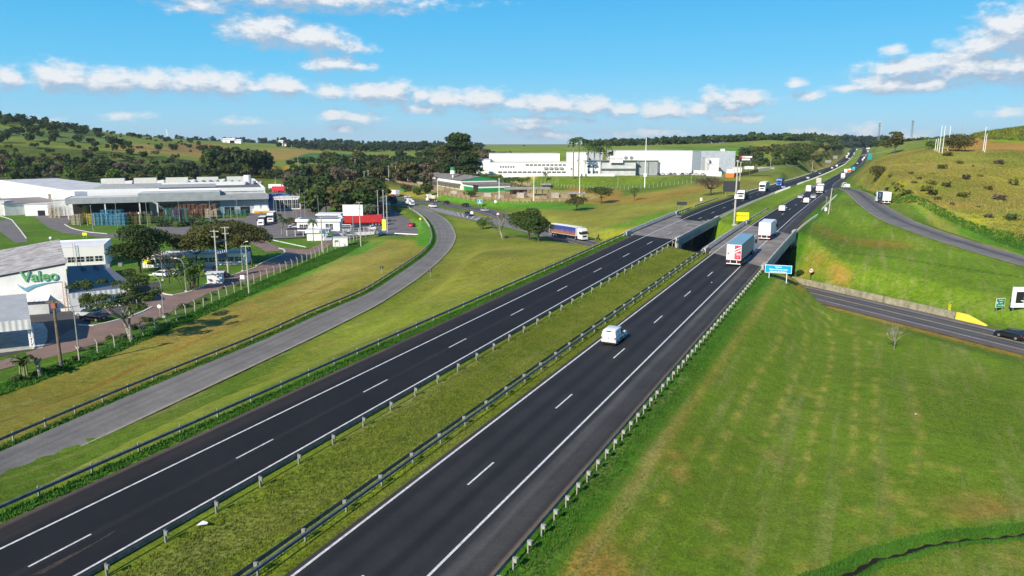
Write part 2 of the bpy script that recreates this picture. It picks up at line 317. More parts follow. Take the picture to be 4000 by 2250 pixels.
ctl += [ptY(*p) for p in [(3500, 950, 170), (3350, 880, 200), (3720, 1010, 150), (3900, 1150, 124),
    (0, 445, 900), (350, 505, 950), (700, 556, 1150), (-300, 400, 860), (-900, 380, 900), (0, 700, 480), (300, 700, 480), (600, 700, 500), (900, 690, 520), (-300, 680, 480), (0, 640, 560), (400, 640, 570), (700, 640, 600),
    (200, 575, 640), (500, 590, 650), (100, 522, 760), (400, 545, 820), (650, 580, 840), (900, 590, 1100), (720, 568, 1050), (1200, 606, 1000), (1050, 640, 820), (1350, 600, 1050),
    (1000, 568, 2100), (1500, 568, 2300), (1900, 582, 2300), (1300, 568, 2050), (500, 566, 2300), (0, 560, 2600), (2300, 575, 2400), (1050, 690, 540), (1300, 690, 600), (1500, 690, 640), (1650, 680, 560),
    (1850, 596, 700), (2000, 578, 950), (2150, 578, 950), (2350, 592, 760), (2550, 575, 980), (2800, 566, 1000), (3000, 547, 1000), (3180, 552, 1050), (2800, 620, 720), (3000, 600, 760), (2950, 660, 560), (3100, 640, 640), (3250, 590, 900), (3100, 690, 460),
    (3470, 560, 900), (3520, 556, 620), (3450, 610, 520), (3400, 660, 400), (3650, 586, 345), (3780, 596, 330), (3800, 556, 420), (4000, 500, 480), (3850, 520, 480), (3990, 572, 365), (4300, 470, 500), (4200, 590, 330), (4400, 900, 230),
    (3600, 700, 250), (3830, 780, 226), (3700, 650, 290), (3950, 700, 262), (3500, 745, 240), (3780, 900, 192), (4050, 950, 172), (3560, 780, 222), (2500, 745, 395), (2150, 740, 425), (2800, 700, 400), (2300, 850, 270), (2500, 800, 300), (2150, 900, 248), (2700, 745, 330), (2900, 720, 390), (1700, 1200, 118), (1900, 1000, 165), (600, 1600, 72)]]
ctl += [(-40, -60, 0), (60, -60, 0), (-120, 0, -3), (170, 20, -1), (150, 120, 2.5), (190, 180, 14), (330, 250, 30), (1500, 600, 60), (2500, 2500, 60), (0, 6500, 20), (-3500, 6000, 60), (3500, 6000, 60), (-2500, 1500, 60), (-700, 500, 30), (-400, 120, 0), (-600, 0, 20), (500, 0, 10), (900, 1800, 22), (700, 1500, 24), (-48, 86, -3.3), (-34, 130, -3.0), (-32, 180, -2.9), (-38, 230, -2.7), (-64, 200, -3.5)]
ctl = np.array(ctl); _A = ctl.copy(); n_ = len(_A)
_D = np.sqrt(((_A[:, None, :2] - _A[None, :, :2]) ** 2).sum(-1) + 9.0)
_M = np.zeros((n_ + 3, n_ + 3)); _M[:n_, :n_] = _D; _M[:n_, n_] = 1; _M[:n_, n_ + 1:] = _A[:, :2]; _M[n_:, :n_] = _M[:n_, n_:].T
_w = np.linalg.solve(_M, np.r_[_A[:, 2], 0, 0, 0])
def rbf(X, Y):
    h = _w[n_] + _w[n_ + 1] * X + _w[n_ + 2] * Y
    for i in range(n_): h = h + _w[i] * np.sqrt((X - _A[i, 0]) ** 2 + (Y - _A[i, 1]) ** 2 + 9.0)
    return h
def kern(d, full, fall, e=6e-4):
    w = 1 - np.clip((d - full) / fall, 0, 1); w = w * w * (3 - 2 * w); return w / (1 - w + e)
def height(X, Y):
    X = np.asarray(X, float); Y = np.asarray(Y, float); h0 = rbf(X, Y)
    h0 = np.where(Y > 2300, np.minimum(h0, 60), h0)
    num = h0.copy(); den = np.ones_like(h0)
    for P, z, fall in PADS:
        k = kern(poly_sd(X, Y, P), 0, fall); num += k * z; den += k
    for P, full, fall in ((RAMP, 8.0, 6), (CRs, 7.6, 8), (CRBs, 5.5, 6), (SRs, 5.5, 6)):
        d, z = dist_poly(X, Y, P); k = kern(d, full, fall, 1e-5 if full > 7.9 else 6e-4); num += k * (z - .10); den += k
    rel = hwrel(X, Y); a = np.abs(rel); zz = hwz(X, Y)
    dip = np.clip(1 - (np.abs(rel) / 3.6) ** 2, 0, 1) * .55
    k = kern(a, 18.1, np.where(Y < 260, 12, 16)) * (Y < 2150); num += k * (zz - .14 - dip); den += k
    h = num / den
    # underpass cutting beneath the bridges
    d, z = dist_poly(X, Y, CRs[10:90]); cut = (z - .10) + np.clip(d - 8.2, 0, 99) * .78
    near = (a < 34) & (Y > 110) & (Y < 235)
    bl = np.clip((34 - a) / 14, 0, 1)
    h = np.where(near & (cut < h), h + (cut - h) * bl, h)
    # roadside ditch in the near right field
    d, _ = dist_poly(X, Y, DITCH); h = h - .55 * np.exp(-(d / .5) ** 2)
    return h
DITCH = [(*pt(*p, .3)[:2], 0) for p in [(3150, 2300), (3330, 2235), (3420, 2180), (3520, 2160), (3600, 2125), (3760, 2095), (3880, 2085), (4010, 2065), (4300, 2020)]]
def H1(x, y): return float(height(np.array([x]), np.array([y]))[0])
def G(px, py, t0=30, t1=3000):
    """where the view ray through a photo pixel first meets the terrain"""
    d = np.array(ray(px, py)); ts = np.geomspace(t0, t1, 500); P = d[None] * ts[:, None]
    f = CAMH + P[:, 2] - height(P[:, 0], P[:, 1]); i = np.where(f < 0)[0]
    if not len(i): return tuple(d * 900 + np.array([0, 0, CAMH]))
    i = i[0]; a, b = ts[max(i - 1, 0)], ts[i]
    ts = np.linspace(a, b, 24); P = d[None] * ts[:, None]; f = CAMH + P[:, 2] - height(P[:, 0], P[:, 1]); j = np.where(f < 0)[0]; j = j[0] if len(j) else 23
    p = P[j]; return (float(p[0]), float(p[1]), H1(p[0], p[1]))
def GP(pts): return [G(*p) for p in pts]

# ------------------------------------------------------------------ ground sheet
def terrain():
    nu, nv = 620, 640
    v = [-70.0]
    while v[-1] < 7500:
        y = v[-1]; v.append(y + max(.55, .0052 * (y + 60)) if y > 20 else y + 2.0)
    V = np.array(v); U = np.linspace(-1.0, 1.0, nu)
    Y = np.repeat(V[:, None], nu, 1); X = U[None] * (Y + 95)
    Hh = height(X.ravel(), Y.ravel()).reshape(X.shape)
    # fine unevenness away from pavements
    n = np.sin(X * .9 + np.sin(Y * .7) * 2) * np.sin(Y * 1.1 + np.sin(X * .6) * 2) * .035
    Xr, Yr = X.ravel(), Y.ravel()
    G1 = np.array([.085, .130, .022]); DRY = np.array([.22, .185, .062]); MOW = np.array([.150, .165, .034]); LUSH = np.array([.050, .150, .016]); SOIL = np.array([.27, .105, .045])
    FIELD = np.array([.14, .165, .045]); RFIELD = np.array([.23, .12, .062]); TEALF = np.array([.035, .11, .05]); DKG = np.array([.032, .052, .018]); CANE = np.array([.16, .24, .025]); BANK = np.array([.22, .185, .055]); ASHY = np.array([.17, .15, .13])
    col = np.repeat(G1[None], Xr.size, 0)
    def put(mask, c, a=1.0):
        w = (mask * a)[:, None]; col[:] = col * (1 - w) + np.asarray(c) * w
    def soft(P, fall): return np.clip(1 - poly_sd(Xr, Yr, P) / fall, 0, 1)
    def area(px, c, fall=3, a=1.0): put(soft(GP(px), fall), c, a)
    g4 = np.random.default_rng(5); bank_spots = []
    put(np.clip((Yr - 440) / 120, 0, 1), FIELD)
    # distant fields
    area([(-300, 480), (0, 505), (500, 560), (700, 570), (760, 640), (500, 620), (200, 610), (0, 600), (-300, 560)], (.13, .15, .04), 20)
    area([(430, 560), (560, 565), (880, 600), (860, 622), (640, 600), (480, 590)], (.24, .16, .085), 10)
    area([(640, 556), (820, 562), (1010, 590), (980, 605), (860, 606), (700, 580)], RFIELD, 10)
    area([(1030, 583), (1180, 584), (1300, 594), (1150, 618), (1060, 628), (1030, 620)], (.25, .16, .075), 8)
    area([(1220, 597), (1400, 602), (1390, 620), (1240, 628), (1140, 622)], TEALF, 6)
    area([(960, 672), (1120, 664), (1130, 690), (1000, 716)], SOIL, 6)
    area([(0, 500), (350, 520), (500, 560), (300, 560), (0, 530)], (.10, .14, .07), 10)
    area([(1800, 580), (2600, 575), (2600, 620), (1800, 620)], (.15, .20, .035), 12)
    area([(2600, 575), (3200, 545), (3150, 570), (2950, 590), (2750, 640), (2600, 640)], (.09, .17, .028), 10)
    area([(2950, 560), (3040, 575), (3020, 610), (2940, 580)], (.19, .19, .04), 10)
    area([(3130, 600), (3300, 590), (3280, 640), (3150, 640)], (.26, .20, .08), 8)
    # mown meadow between the cross road and the highway
    area([(1830, 830), (2130, 820), (2280, 800), (2500, 760), (2850, 700), (3000, 700), (2900, 760), (2700, 820), (2450, 890), (2300, 930), (2150, 900), (1950, 860)], (.195, .18, .052), 8)
    area([(2480, 760), (2620, 745), (2800, 715), (2790, 735), (2560, 790), (2400, 790)], (.26, .15, .055), 5, .75)
    area([(2230, 735), (2420, 745), (2400, 790), (2280, 790)], (.30, .14, .06), 4, .8)
    area([(2060, 680), (2110, 685), (2060, 722), (2010, 720)], (.40, .30, .18), 4, .9)
    area([(1700, 760), (2320, 800), (2280, 822), (1950, 808), (1720, 775)], LUSH * 1.2, 4, .8)
    area([(1500, 715), (1600, 740), (1700, 770), (1600, 762), (1470, 740)], (.25, .20, .06), 6)
    area([(2360, 905), (2560, 845), (2640, 845), (2560, 880), (2400, 930)], (.24, .24, .03), 3, .8)
    area([(2380, 890), (2500, 850), (2620, 822), (2600, 850), (2480, 880)], LUSH * 1.3, 4, .7)
    # grass triangle between ramp and highway
    area([(300, 1830), (1250, 1330), (1500, 1200), (1700, 1080), (1790, 960), (1790, 870), (1740, 832), (1900, 880), (2080, 945), (2300, 960), (2430, 930), (1700, 1230), (900, 1560), (200, 1900)], MOW, 2)
    area([(1900, 960), (2200, 960), (2350, 960), (2000, 1090), (1750, 1150), (1780, 1020)], (.20, .185, .05), 10, .8)
    for (px, py, r_) in zip(g4.uniform(3380, 4100, 60), g4.uniform(600, 960, 60), g4.uniform(2, 8, 60)):
        p = G(px, py); bank_spots.append((p, r_))
    # dry verge between red street and ramp
    area([(-100, 1600), (300, 1440), (700, 1270), (1000, 1130), (1250, 1010), (1420, 935), (1640, 945), (1660, 960), (1560, 1040), (1400, 1140), (1000, 1330), (400, 1560), (-100, 1760)], (.200, .165, .052), 4)
    area([(-100, 1540), (300, 1395), (700, 1240), (1000, 1110), (1250, 1000), (1400, 945), (1500, 940), (1420, 985), (1200, 1075), (900, 1185), (500, 1345), (100, 1500)], LUSH * 1.25, 1.5)
    area([(1330, 1010), (1500, 985), (1400, 1050), (1250, 1130), (1150, 1160)], (.31, .24, .12), 5, .55)
    area([(640, 1330), (860, 1230), (1000, 1190), (840, 1290), (700, 1350)], (.28, .17, .08), 3, .5)
    put(np.clip(1 - dist_poly(Xr, Yr, [(*p[:2], 0) for p in GP([(0, 1650), (520, 1440), (1000, 1235), (1350, 1085)])])[0] / .9, 0, 1), SOIL * .8, .75)
    area([(1590, 860), (1680, 870), (1700, 930), (1680, 960), (1640, 960), (1640, 900)], LUSH * 1.3, 2)
    # near right field
    area([(3000, 1120), (3300, 1200), (3900, 1420), (4400, 1600), (4400, 2500), (1900, 2500), (2100, 2250), (2600, 1600), (2950, 1100)], (.098, .150, .022), 2)
    for a in ([(3078, 1152), (3070, 1260), (3035, 1350), (2950, 1480), (2880, 1620), (2780, 1800)], [(3110, 1160), (3150, 1300), (3140, 1400), (3085, 1510), (2990, 1700)],
              [(3170, 1200), (3230, 1270), (3256, 1350), (3241, 1440), (3217, 1513), (3155, 1785), (3110, 1950)], [(3345, 1320), (3350, 1420), (3344, 1500), (3336, 1760), (3310, 1860)],
              [(3420, 1480), (3415, 1700), (3420, 1800)], [(3210, 1200), (3300, 1290), (3420, 1350)], [(3560, 1500), (3600, 1700), (3560, 1850)],
              [(2750, 1690), (2640, 1880), (2500, 2090), (2350, 2300)], [(3100, 1150), (3230, 1230), (3330, 1300)]):
        d, _ = dist_poly(Xr, Yr, [(*p[:2], 0) for p in GP(a)]); q = np.clip(np.sin(Xr * 1.1 + Yr * .83) * .35 + np.sin(Yr * 2.3 + Xr * .4) * .25 + .38, 0, .8)
        put(np.exp(-(d / .33) ** 2) * q, (.32, .25, .10))
    for (px, py, r, a) in [(2290, 2160, 2.2, .9), (2350, 2230, 2.0, .8), (2580, 1600, 1.6, .6), (2550, 1680, 1.8, .6), (2500, 1760, 1.8, .45), (3780, 2010, 2.0, .5), (3560, 2090, 1.2, .5), (3880, 1990, 2.4, .6), (3950, 2000, 1.8, .6), (2640, 1780, .8, .8), (2650, 1850, .9, .8), (3410, 1080, 2.5, .0)]:
        p = G(px, py); put(np.exp(-((Xr - p[0]) ** 2 + (Yr - p[1]) ** 2) / r ** 2), (.26, .14, .07), a)
    g5 = np.random.default_rng(21)
    for px, py in zip(g5.uniform(2500, 4000, 70), g5.uniform(1250, 2240, 70)):
        if px < 2500 + (2240 - py) * .62: continue
        p = G(px, py); put(np.exp(-((Xr - p[0]) ** 2 + (Yr - p[1]) ** 2) / g5.uniform(.25, 1.1) ** 2), (.30, .22, .10), g5.uniform(.3, .75))
    area([(3250, 2230), (3500, 2120), (3700, 2080), (4010, 2020), (4010, 2060), (3600, 2110), (3350, 2225)], LUSH, 1, .8)
    d, _ = dist_poly(Xr, Yr, DITCH); put(np.exp(-(d / .35) ** 2), (.03, .03, .018), .9)  # ditch line darkened: lip shadow put into the ground colour
    # field right of the highway beyond the cross road
    area([(3090, 980), (3280, 740), (3500, 860), (3800, 990), (4100, 1110), (4100, 1280), (3700, 1180), (3300, 1090), (3120, 1060)], (.105, .165, .022), 3)
    for (px, py, rx, a) in [(3420, 950, 4, .55), (3500, 955, 3, .4), (3270, 1060, 1.6, .7), (3290, 1090, 1.6, .6), (3200, 1010, 2, .45), (3240, 910, 5, .35), (3120, 1080, 1.5, .5), (3230, 700, 3, 0), (3100, 1100, 2, .6)]:
        p = G(px, py); put(np.exp(-((Xr - p[0]) ** 2 + ((Yr - p[1]) / 1.6) ** 2) / rx ** 2), (.33, .15, .065), a)
    d, _ = dist_poly(Xr, Yr, [(*p[:2], 0) for p in GP([(3240, 960), (3450, 1000), (3700, 1040), (3990, 1085)])]); put(np.exp(-(d / .5) ** 2), DKG, .7)
    bankpoly = GP([(3330, 690), (3420, 640), (3500, 590), (3650, 585), (4200, 585), (4300, 1000), (4000, 930), (3800, 850), (3600, 780), (3450, 740)])
    # dry bank on the right with crop field above
    area([(3330, 690), (3420, 640), (3500, 590), (3650, 585), (4200, 585), (4300, 1000), (4000, 930), (3800, 850), (3600, 780), (3450, 740)], BANK, 6)
    area([(3650, 588), (4100, 590), (4100, 660), (3900, 640), (3650, 620)], (.13, .18, .03), 10, .8)
    area([(3780, 470), (4300, 440), (4300, 560), (4000, 555), (3850, 548), (3790, 530)], CANE, 5)
    area([(3700, 570), (3840, 535), (3860, 560), (4100, 563), (4100, 582), (3850, 592), (3700, 592)], (.34, .17, .085), 5, .9)
    area([(3355, 740), (3420, 760), (3620, 850), (3800, 910), (4000, 990), (4000, 1005), (3700, 890), (3400, 770)], LUSH * 1.3, 2, .8)
    area([(3325, 715), (3500, 790), (3700, 880), (4000, 1015), (4000, 1030), (3660, 880), (3400, 758)], (.24, .19, .07), 1.5, .7)
    for i, (p, r_) in enumerate(bank_spots): put(np.exp(-(((Xr - p[0]) / 1.8) ** 2 + (Yr - p[1]) ** 2) / r_ ** 2) * (p[1] > 170) * (soft(bankpoly, 4)), ((.13, .17, .03), (.30, .18, .09), (.30, .27, .04))[i % 3], .6)
    # highway: median and verges
    rel = hwrel(Xr, Yr); a = np.abs(rel); near = Yr < 1500
    put((np.clip((5.2 - a) / .4, 0, 1)) * near * (Yr < 240), (.115, .135, .026)); put((a < 5.2) * (Yr >= 150) * near, (.12, .19, .024), np.clip((Yr - 150) / 40, 0, 1))
    put(np.exp(-((rel - 3.0) / 1.2) ** 2) * near, (.18, .215, .03), .8)
    put((np.clip((rel - 16.2) / .3, 0, 1) * np.clip((20.0 - rel) / .6, 0, 1)) * near, (.04, .115, .014), .9)
    put(np.exp(-((rel - 20.4) / .45) ** 2) * near * (Yr < 150), (.26, .18, .08), .6)
    put((np.clip((-16.2 - rel) / .2, 0, 1) * np.clip((rel + 17.9) / .3, 0, 1)) * near, (.045, .125, .016), .9)
    d, _ = dist_poly(Xr, Yr, RU); put(np.clip(1.7 - d, 0, 1), (.045, .12, .016), .9)
    d, _ = dist_poly(Xr, Yr, RU + np.array([-1.6, 1.6, 0])); put(np.clip(1 - d / .35, 0, 1) * (Yr < 200), (.06, .045, .02), .8)
    # dirt shoulder by the cross road, plant green
    d, _ = dist_poly(Xr, Yr, [(p[0] - 6.6, p[1] - 2, 0) for p in CRs[:45]]); put(np.clip(1 - d / 1.5, 0, 1), (.30, .14, .075), .85)
    put(soft(PLANT, 2) * (Yr > 60), (.055, .12, .018), .8); put(soft(YARD, 3), (.33, .25, .18)); put(soft(REX, 6), (.14, .155, .05), .7)
    put(np.clip((Yr - 420) / 60, 0, 1) * (Xr < -60) * (Yr < 640) * (Xr > -600), DKG, .8)
    gn = .5 + .5 * np.sin(Xr * .043 + 2 * np.sin(Yr * .031)) * np.sin(Yr * .052 + 2 * np.sin(Xr * .027)); col *= (1.08 + .34 * gn)[:, None] * np.array([1.02, 1.10, .52])
    k = (np.abs(hwrel(X, Y)) > 18) | (Y > 1600)
    Hh = Hh + n * k
    me = bpy.data.meshes.new('ground'); nvv = X.size; nr = len(V)
    idx = np.arange(nvv).reshape(nr, nu); q = np.stack([idx[:-1, :-1], idx[:-1, 1:], idx[1:, 1:], idx[1:, :-1]], -1).reshape(-1, 4)
    me.vertices.add(nvv); me.vertices.foreach_set('co', np.stack([X, Y, Hh], -1).ravel())
    me.loops.add(q.size); me.loops.foreach_set('vertex_index', q.ravel()); me.polygons.add(len(q)); me.polygons.foreach_set('loop_start', np.arange(0, q.size, 4)); me.polygons.foreach_set('loop_total', np.full(len(q), 4))
    me.update(); me.shade_smooth()
    ca = me.color_attributes.new('cover', 'FLOAT_COLOR', 'POINT'); ca.data.foreach_set('color', np.c_[col, np.ones(len(col))].ravel())
    o = bpy.data.objects.new('ground', me); C.objects.link(o); o['kind'] = 'structure'
    m = bpy.data.materials.new('grass_ground'); m.use_nodes = True; N, L = m.node_tree.nodes, m.node_tree.links; b = N['Principled BSDF']
    b.inputs['Roughness'].default_value = .95; b.inputs['Specular IOR Level'].default_value = .08
    at = N.new('ShaderNodeAttribute'); at.attribute_name = 'cover'; tc = N.new('ShaderNodeTexCoord')
    def noise(scale, detail=6, stretch=None, rough=.6):
        z = N.new('ShaderNodeTexNoise'); z.inputs['Scale'].default_value = scale; z.inputs['Detail'].default_value = detail; z.inputs['Roughness'].default_value = rough
        if stretch:
            mp = N.new('ShaderNodeMapping'); mp.inputs['Scale'].default_value = (stretch[1], stretch[2], 1); vr = N.new('ShaderNodeVectorRotate'); vr.rotation_type = 'Z_AXIS'; vr.inputs['Angle'].default_value = stretch[0]; L.new(tc.outputs['Object'], vr.inputs[0]); L.new(vr.outputs[0], mp.inputs[0]); L.new(mp.outputs[0], z.inputs[0])
        else: L.new(tc.outputs['Object'], z.inputs[0])
        return z.outputs[0]
    def rng_(v, a, bb, c, d):
        r = N.new('ShaderNodeMapRange'); r.inputs[1].default_value = a; r.inputs[2].default_value = bb; r.inputs[3].default_value = c; r.inputs[4].default_value = d; L.new(v, r.inputs[0]); return r.outputs[0]
    def mul(c, f):
        x = N.new('ShaderNodeMixRGB'); x.blend_type = 'MULTIPLY'; x.inputs[0].default_value = 1; L.new(c, x.inputs[1]); L.new(f, x.inputs[2]); return x.outputs[0]
    def blend(c, colr, f):
        x = N.new('ShaderNodeMixRGB'); L.new(f, x.inputs[0]); L.new(c, x.inputs[1]); x.inputs[2].default_value = (*colr, 1); return x.outputs[0]
    c = at.outputs['Color']
    c = blend(c, (.24, .19, .07), rng_(noise(.11, 5), .52, .72, 0, .26))
    c = blend(c, (.06, .13, .018), rng_(noise(.35, 5), .52, .72, 0, .38))
    c = blend(c, (.36, .30, .13), rng_(noise(.5, 4, (TH, 1.5, .10)), .52, .68, 0, .30)); c = blend(c, (.10, .15, .03), rng_(noise(.8, 3, (TH + .12, 1.3, .09)), .54, .66, 0, .30))
    c = blend(c, (.27, .15, .07), rng_(noise(.9, 6), .64, .78, 0, .40))
    c = mul(c, rng_(noise(5.0, 6, None, .75), .3, .7, .55, 1.48)); c = mul(c, rng_(noise(1.1, 5, None, .7), .3, .7, .74, 1.26)); c = mul(c, rng_(noise(.05, 4), .35, .65, .86, 1.14))
    L.new(c, b.inputs['Base Color'])
    bp = N.new('ShaderNodeBump'); bp.inputs['Strength'].default_value = .7; bp.inputs['Distance'].default_value = .25; L.new(noise(4.0, 8, None, .75), bp.inputs['Height']); L.new(bp.outputs[0], b.inputs['Normal'])
    me.materials.append(m)
terrain()

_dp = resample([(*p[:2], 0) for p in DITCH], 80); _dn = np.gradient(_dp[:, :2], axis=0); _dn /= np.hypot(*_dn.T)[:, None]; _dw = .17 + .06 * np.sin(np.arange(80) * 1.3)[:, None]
# ------------------------------------------------------------------ asphalt materials (UV in metres: u across, v along)
def asphalt(name, base, bands=(), dirt=.15, dirtcol=(.10, .085, .065), crack=0, rough=.82):
    m = bpy.data.materials.new(name); m.use_nodes = True; N, L = m.node_tree.nodes, m.node_tree.links; b = N['Principled BSDF']
    b.inputs['Roughness'].default_value = rough; b.inputs['Specular IOR Level'].default_value = .25
    uv = N.new('ShaderNodeUVMap'); sp = N.new('ShaderNodeSeparateXYZ'); L.new(uv.outputs[0], sp.inputs[0])
    rgb = N.new('ShaderNodeRGB'); rgb.outputs[0].default_value = (*base, 1); c = rgb.outputs[0]
    mp = N.new('ShaderNodeMapping'); mp.inputs['Scale'].default_value = (1, .05, 1); L.new(uv.outputs[0], mp.inputs[0])
    nl = N.new('ShaderNodeTexNoise'); nl.inputs['Scale'].default_value = 1.1; nl.inputs['Detail'].default_value = 4; L.new(mp.outputs[0], nl.inputs[0])
    for (u, w, col, st) in bands:
        s = N.new('ShaderNodeMath'); s.operation = 'SUBTRACT'; s.inputs[1].default_value = u; L.new(sp.outputs[0], s.inputs[0])
        a = N.new('ShaderNodeMath'); a.operation = 'ABSOLUTE'; L.new(s.outputs[0], a.inputs[0])
        r = N.new('ShaderNodeMapRange'); r.interpolation_type = 'SMOOTHSTEP'; r.inputs[1].default_value = w; r.inputs[2].default_value = w * .15; r.inputs[4].default_value = st; L.new(a.outputs[0], r.inputs[0])
        q = N.new('ShaderNodeMath'); q.operation = 'MULTIPLY'; L.new(r.outputs[0], q.inputs[0])
        r2 = N.new('ShaderNodeMapRange'); r2.inputs[1].default_value = .3; r2.inputs[2].default_value = .62; r2.inputs[3].default_value = .45; L.new(nl.outputs[0], r2.inputs[0]); L.new(r2.outputs[0], q.inputs[1])
        x = N.new('ShaderNodeMixRGB'); L.new(q.outputs[0], x.inputs[0]); L.new(c, x.inputs[1]); x.inputs[2].default_value = (*col, 1); c = x.outputs[0]
    tc = N.new('ShaderNodeTexCoord')
    for sc, lo, hi in ((.25, .86, 1.16), (6, .85, 1.15), (1.3, .93, 1.07)):
        z = N.new('ShaderNodeTexNoise'); z.inputs['Scale'].default_value = sc; z.inputs['Detail'].default_value = 6; L.new(tc.outputs['Object'], z.inputs[0])
        r = N.new('ShaderNodeMapRange'); r.inputs[1].default_value = .3; r.inputs[2].default_value = .7; r.inputs[3].default_value = lo; r.inputs[4].default_value = hi; L.new(z.outputs[0], r.inputs[0])
        x = N.new('ShaderNodeMixRGB'); x.blend_type = 'MULTIPLY'; x.inputs[0].default_value = 1; L.new(c, x.inputs[1]); L.new(r.outputs[0], x.inputs[2]); c = x.outputs[0]
    L.new(c, b.inputs['Base Color']); MATS[name] = m; return m
def ribbon(name, L, Rr, m, parent=None, dz=0, across=6, kind=True, u0=0, u1=None, v=None):
    """sheet between two 3-D edge lines; uv in metres"""
    L = np.array(L, float); Rr = np.array(Rr, float); n = len(L); w = u1 - u0 if u1 is not None else float(np.mean(np.hypot(*(L - Rr)[:, :2].T)))
    d = np.r_[0, np.cumsum(np.hypot(*((L + Rr)[1:, :2] - (L + Rr)[:-1, :2]).T) / 2)] if v is None else v
    t = np.linspace(0, 1, across + 1); P = L[:, None] * (1 - t)[None, :, None] + Rr[:, None] * t[None, :, None]; P[..., 2] += dz
    idx = np.arange(n * (across + 1)).reshape(n, -1); q = np.stack([idx[:-1, :-1], idx[:-1, 1:], idx[1:, 1:], idx[1:, :-1]], -1).reshape(-1, 4)
    me = bpy.data.meshes.new(name); me.from_pydata(P.reshape(-1, 3).tolist(), [], q.tolist())
    uvl = me.uv_layers.new(name='UVMap'); U = (u0 + t[None] * w + d[:, None] * 0).ravel(); Vv = np.repeat(d[:, None], across + 1, 1).ravel()
    li = q.ravel(); uvl.data.foreach_set('uv', np.c_[U[li], Vv[li]].ravel()); me.materials.append(m); me.shade_smooth()
    o = link(name, me, parent)
    if kind and not parent: o['kind'] = 'structure'
    if me.polygons[0].normal.z < 0: me.flip_normals()
    return o
Yh = np.unique(np.r_[np.arange(-60, 330, 4.0), np.arange(330, 1700, 10.0)])
def hline(off, Y=Yh, dz=0):
    X = hwX(off, Y); return np.stack([X, Y, hwz(X, Y) + dz], 1)
MARK = mat('road_paint', (.70, .70, .68), .65, 0, .22, 3.5); MARKY = mat('road_paint_yellow', (.55, .47, .26), .7, 0, .2, 2)
AS_L = asphalt('asphalt_left', (.013, .012, .013), [(-14.6, 1.5, (.030, .025, .023), .9), (-15.8, .55, (.11, .085, .065), .85), (-5.25, .5, (.05, .045, .04), .8), (-11, 1.2, (.012, .012, .015), .75), (-7.4, 1.2, (.014, .014, .014), .7), (-9.25, .5, (.034, .032, .031), .5)])
AS_R = asphalt('asphalt_right', (.027, .026, .027), [(6.6, .75, (.014, .014, .017), .8), (8.55, .8, (.014, .014, .017), .8), (10.6, .8, (.013, .013, .016), .85), (12.3, .6, (.018, .018, .02), .6), (14.1, .7, (.105, .100, .094), .8), (15.2, 1.2, (.062, .058, .053), .7), (5.5, .45, (.06, .045, .04), .8), (16.4, .35, (.17, .12, .075), .9)])
road_l = ribbon('highway_left_carriageway', hline(LP0), hline(LP1), AS_L, u0=LP0, u1=LP1)
road_r = ribbon('highway_right_carriageway', hline(RP0), hline(RP1), AS_R, u0=RP0, u1=RP1)
def lane_line(off, w, parent, Y0=-60, Y1=1700, name='edge_line'):
    Y = Yh[(Yh >= Y0) & (Yh <= Y1)]; return ribbon(name, hline(off - w / 2, Y), hline(off + w / 2, Y), MARK, parent, .03, 1)
lane_line(LCl, .19, road_l); lane_line(LCr, .19, road_l); lane_line(RCl, .2, road_r); lane_line(RCr, .19, road_r, -60, 322); lane_line(RCr, .19, road_r, 365, 1700)
def dashes(off, s0, parent, skip=()):
    mb = MB(); k = 0
    for i in range(-8, 60):
        s = s0 + 15.98 * i
        q = []
        for ss in (s, s + 3.95):
            for o_ in (off - .08, off + .08):
                Yy = 100.0
                for _ in range(12): Xx = hwX(o_, Yy); Yy += (ss - (Xx * ST + Yy * CT)) * .8
                Xx = hwX(o_, Yy); q.append((Xx, Yy, float(hwz(Xx, Yy)) + .03))
        if q[0][1] > 1000: break
        mb.add(q, [(0, 1, 3, 2)])
    return mb.build('lane_dashes', MARK, parent)
dashes(LCm, 22.0, road_l); dashes(RCm, 26.2, road_r)
# worn repair scar in the left carriageway
def patch(name, pts, m, z=None, dz=.02, parent=None):
    P = [G(*p) if z is None else pt(*p, z) for p in pts]; mb = MB(); mb.add([(p[0], p[1], p[2] + dz) for p in P], [tuple(range(len(P)))])
    o = mb.build(name, m, parent)
    if o.data.polygons[0].normal.z < 0: o.data.flip_normals()
    if not parent: o['kind'] = 'structure'
    return o
SCAR = mat('worn_asphalt', (.075, .058, .045), .9, 0, .4, 3)
mb = MB(); q = [hwpt(*p) for p in [(120, 2248), (250, 2180), (370, 2120), (465, 2060), (430, 2090), (300, 2165), (170, 2240)]]
mb.add([(p[0], p[1], p[2] + .008) for p in q], [tuple(range(len(q)))]); mb.build('repair_scar', SCAR, road_l)
AS_X = asphalt('asphalt_cross_road', (.115, .108, .102), [(-2.3, .5, (.040, .040, .045), .8), (-.95, .5, (.045, .045, .05), .7), (1.0, .5, (.045, .045, .05), .7), (2.5, .5, (.040, .040, .045), .8), (4.6, 1.0, (.16, .115, .09), .9), (-4.9, 1.2, (.15, .10, .08), .9)])
def offset(P, d):
    P = np.array(P, float); t = np.gradient(P[:, :2], axis=0); t /= np.hypot(*t.T)[:, None] + 1e-9
    Q = P.copy(); Q[:, 0] += t[:, 1] * d; Q[:, 1] -= t[:, 0] * d; return Q
def road(name, P, a, b, m, dz=0): return ribbon(name, offset(P, a), offset(P, b), m, u0=a, u1=b, dz=dz)
rc = road('cross_road', CRs, -6.0, 5.2, AS_X)
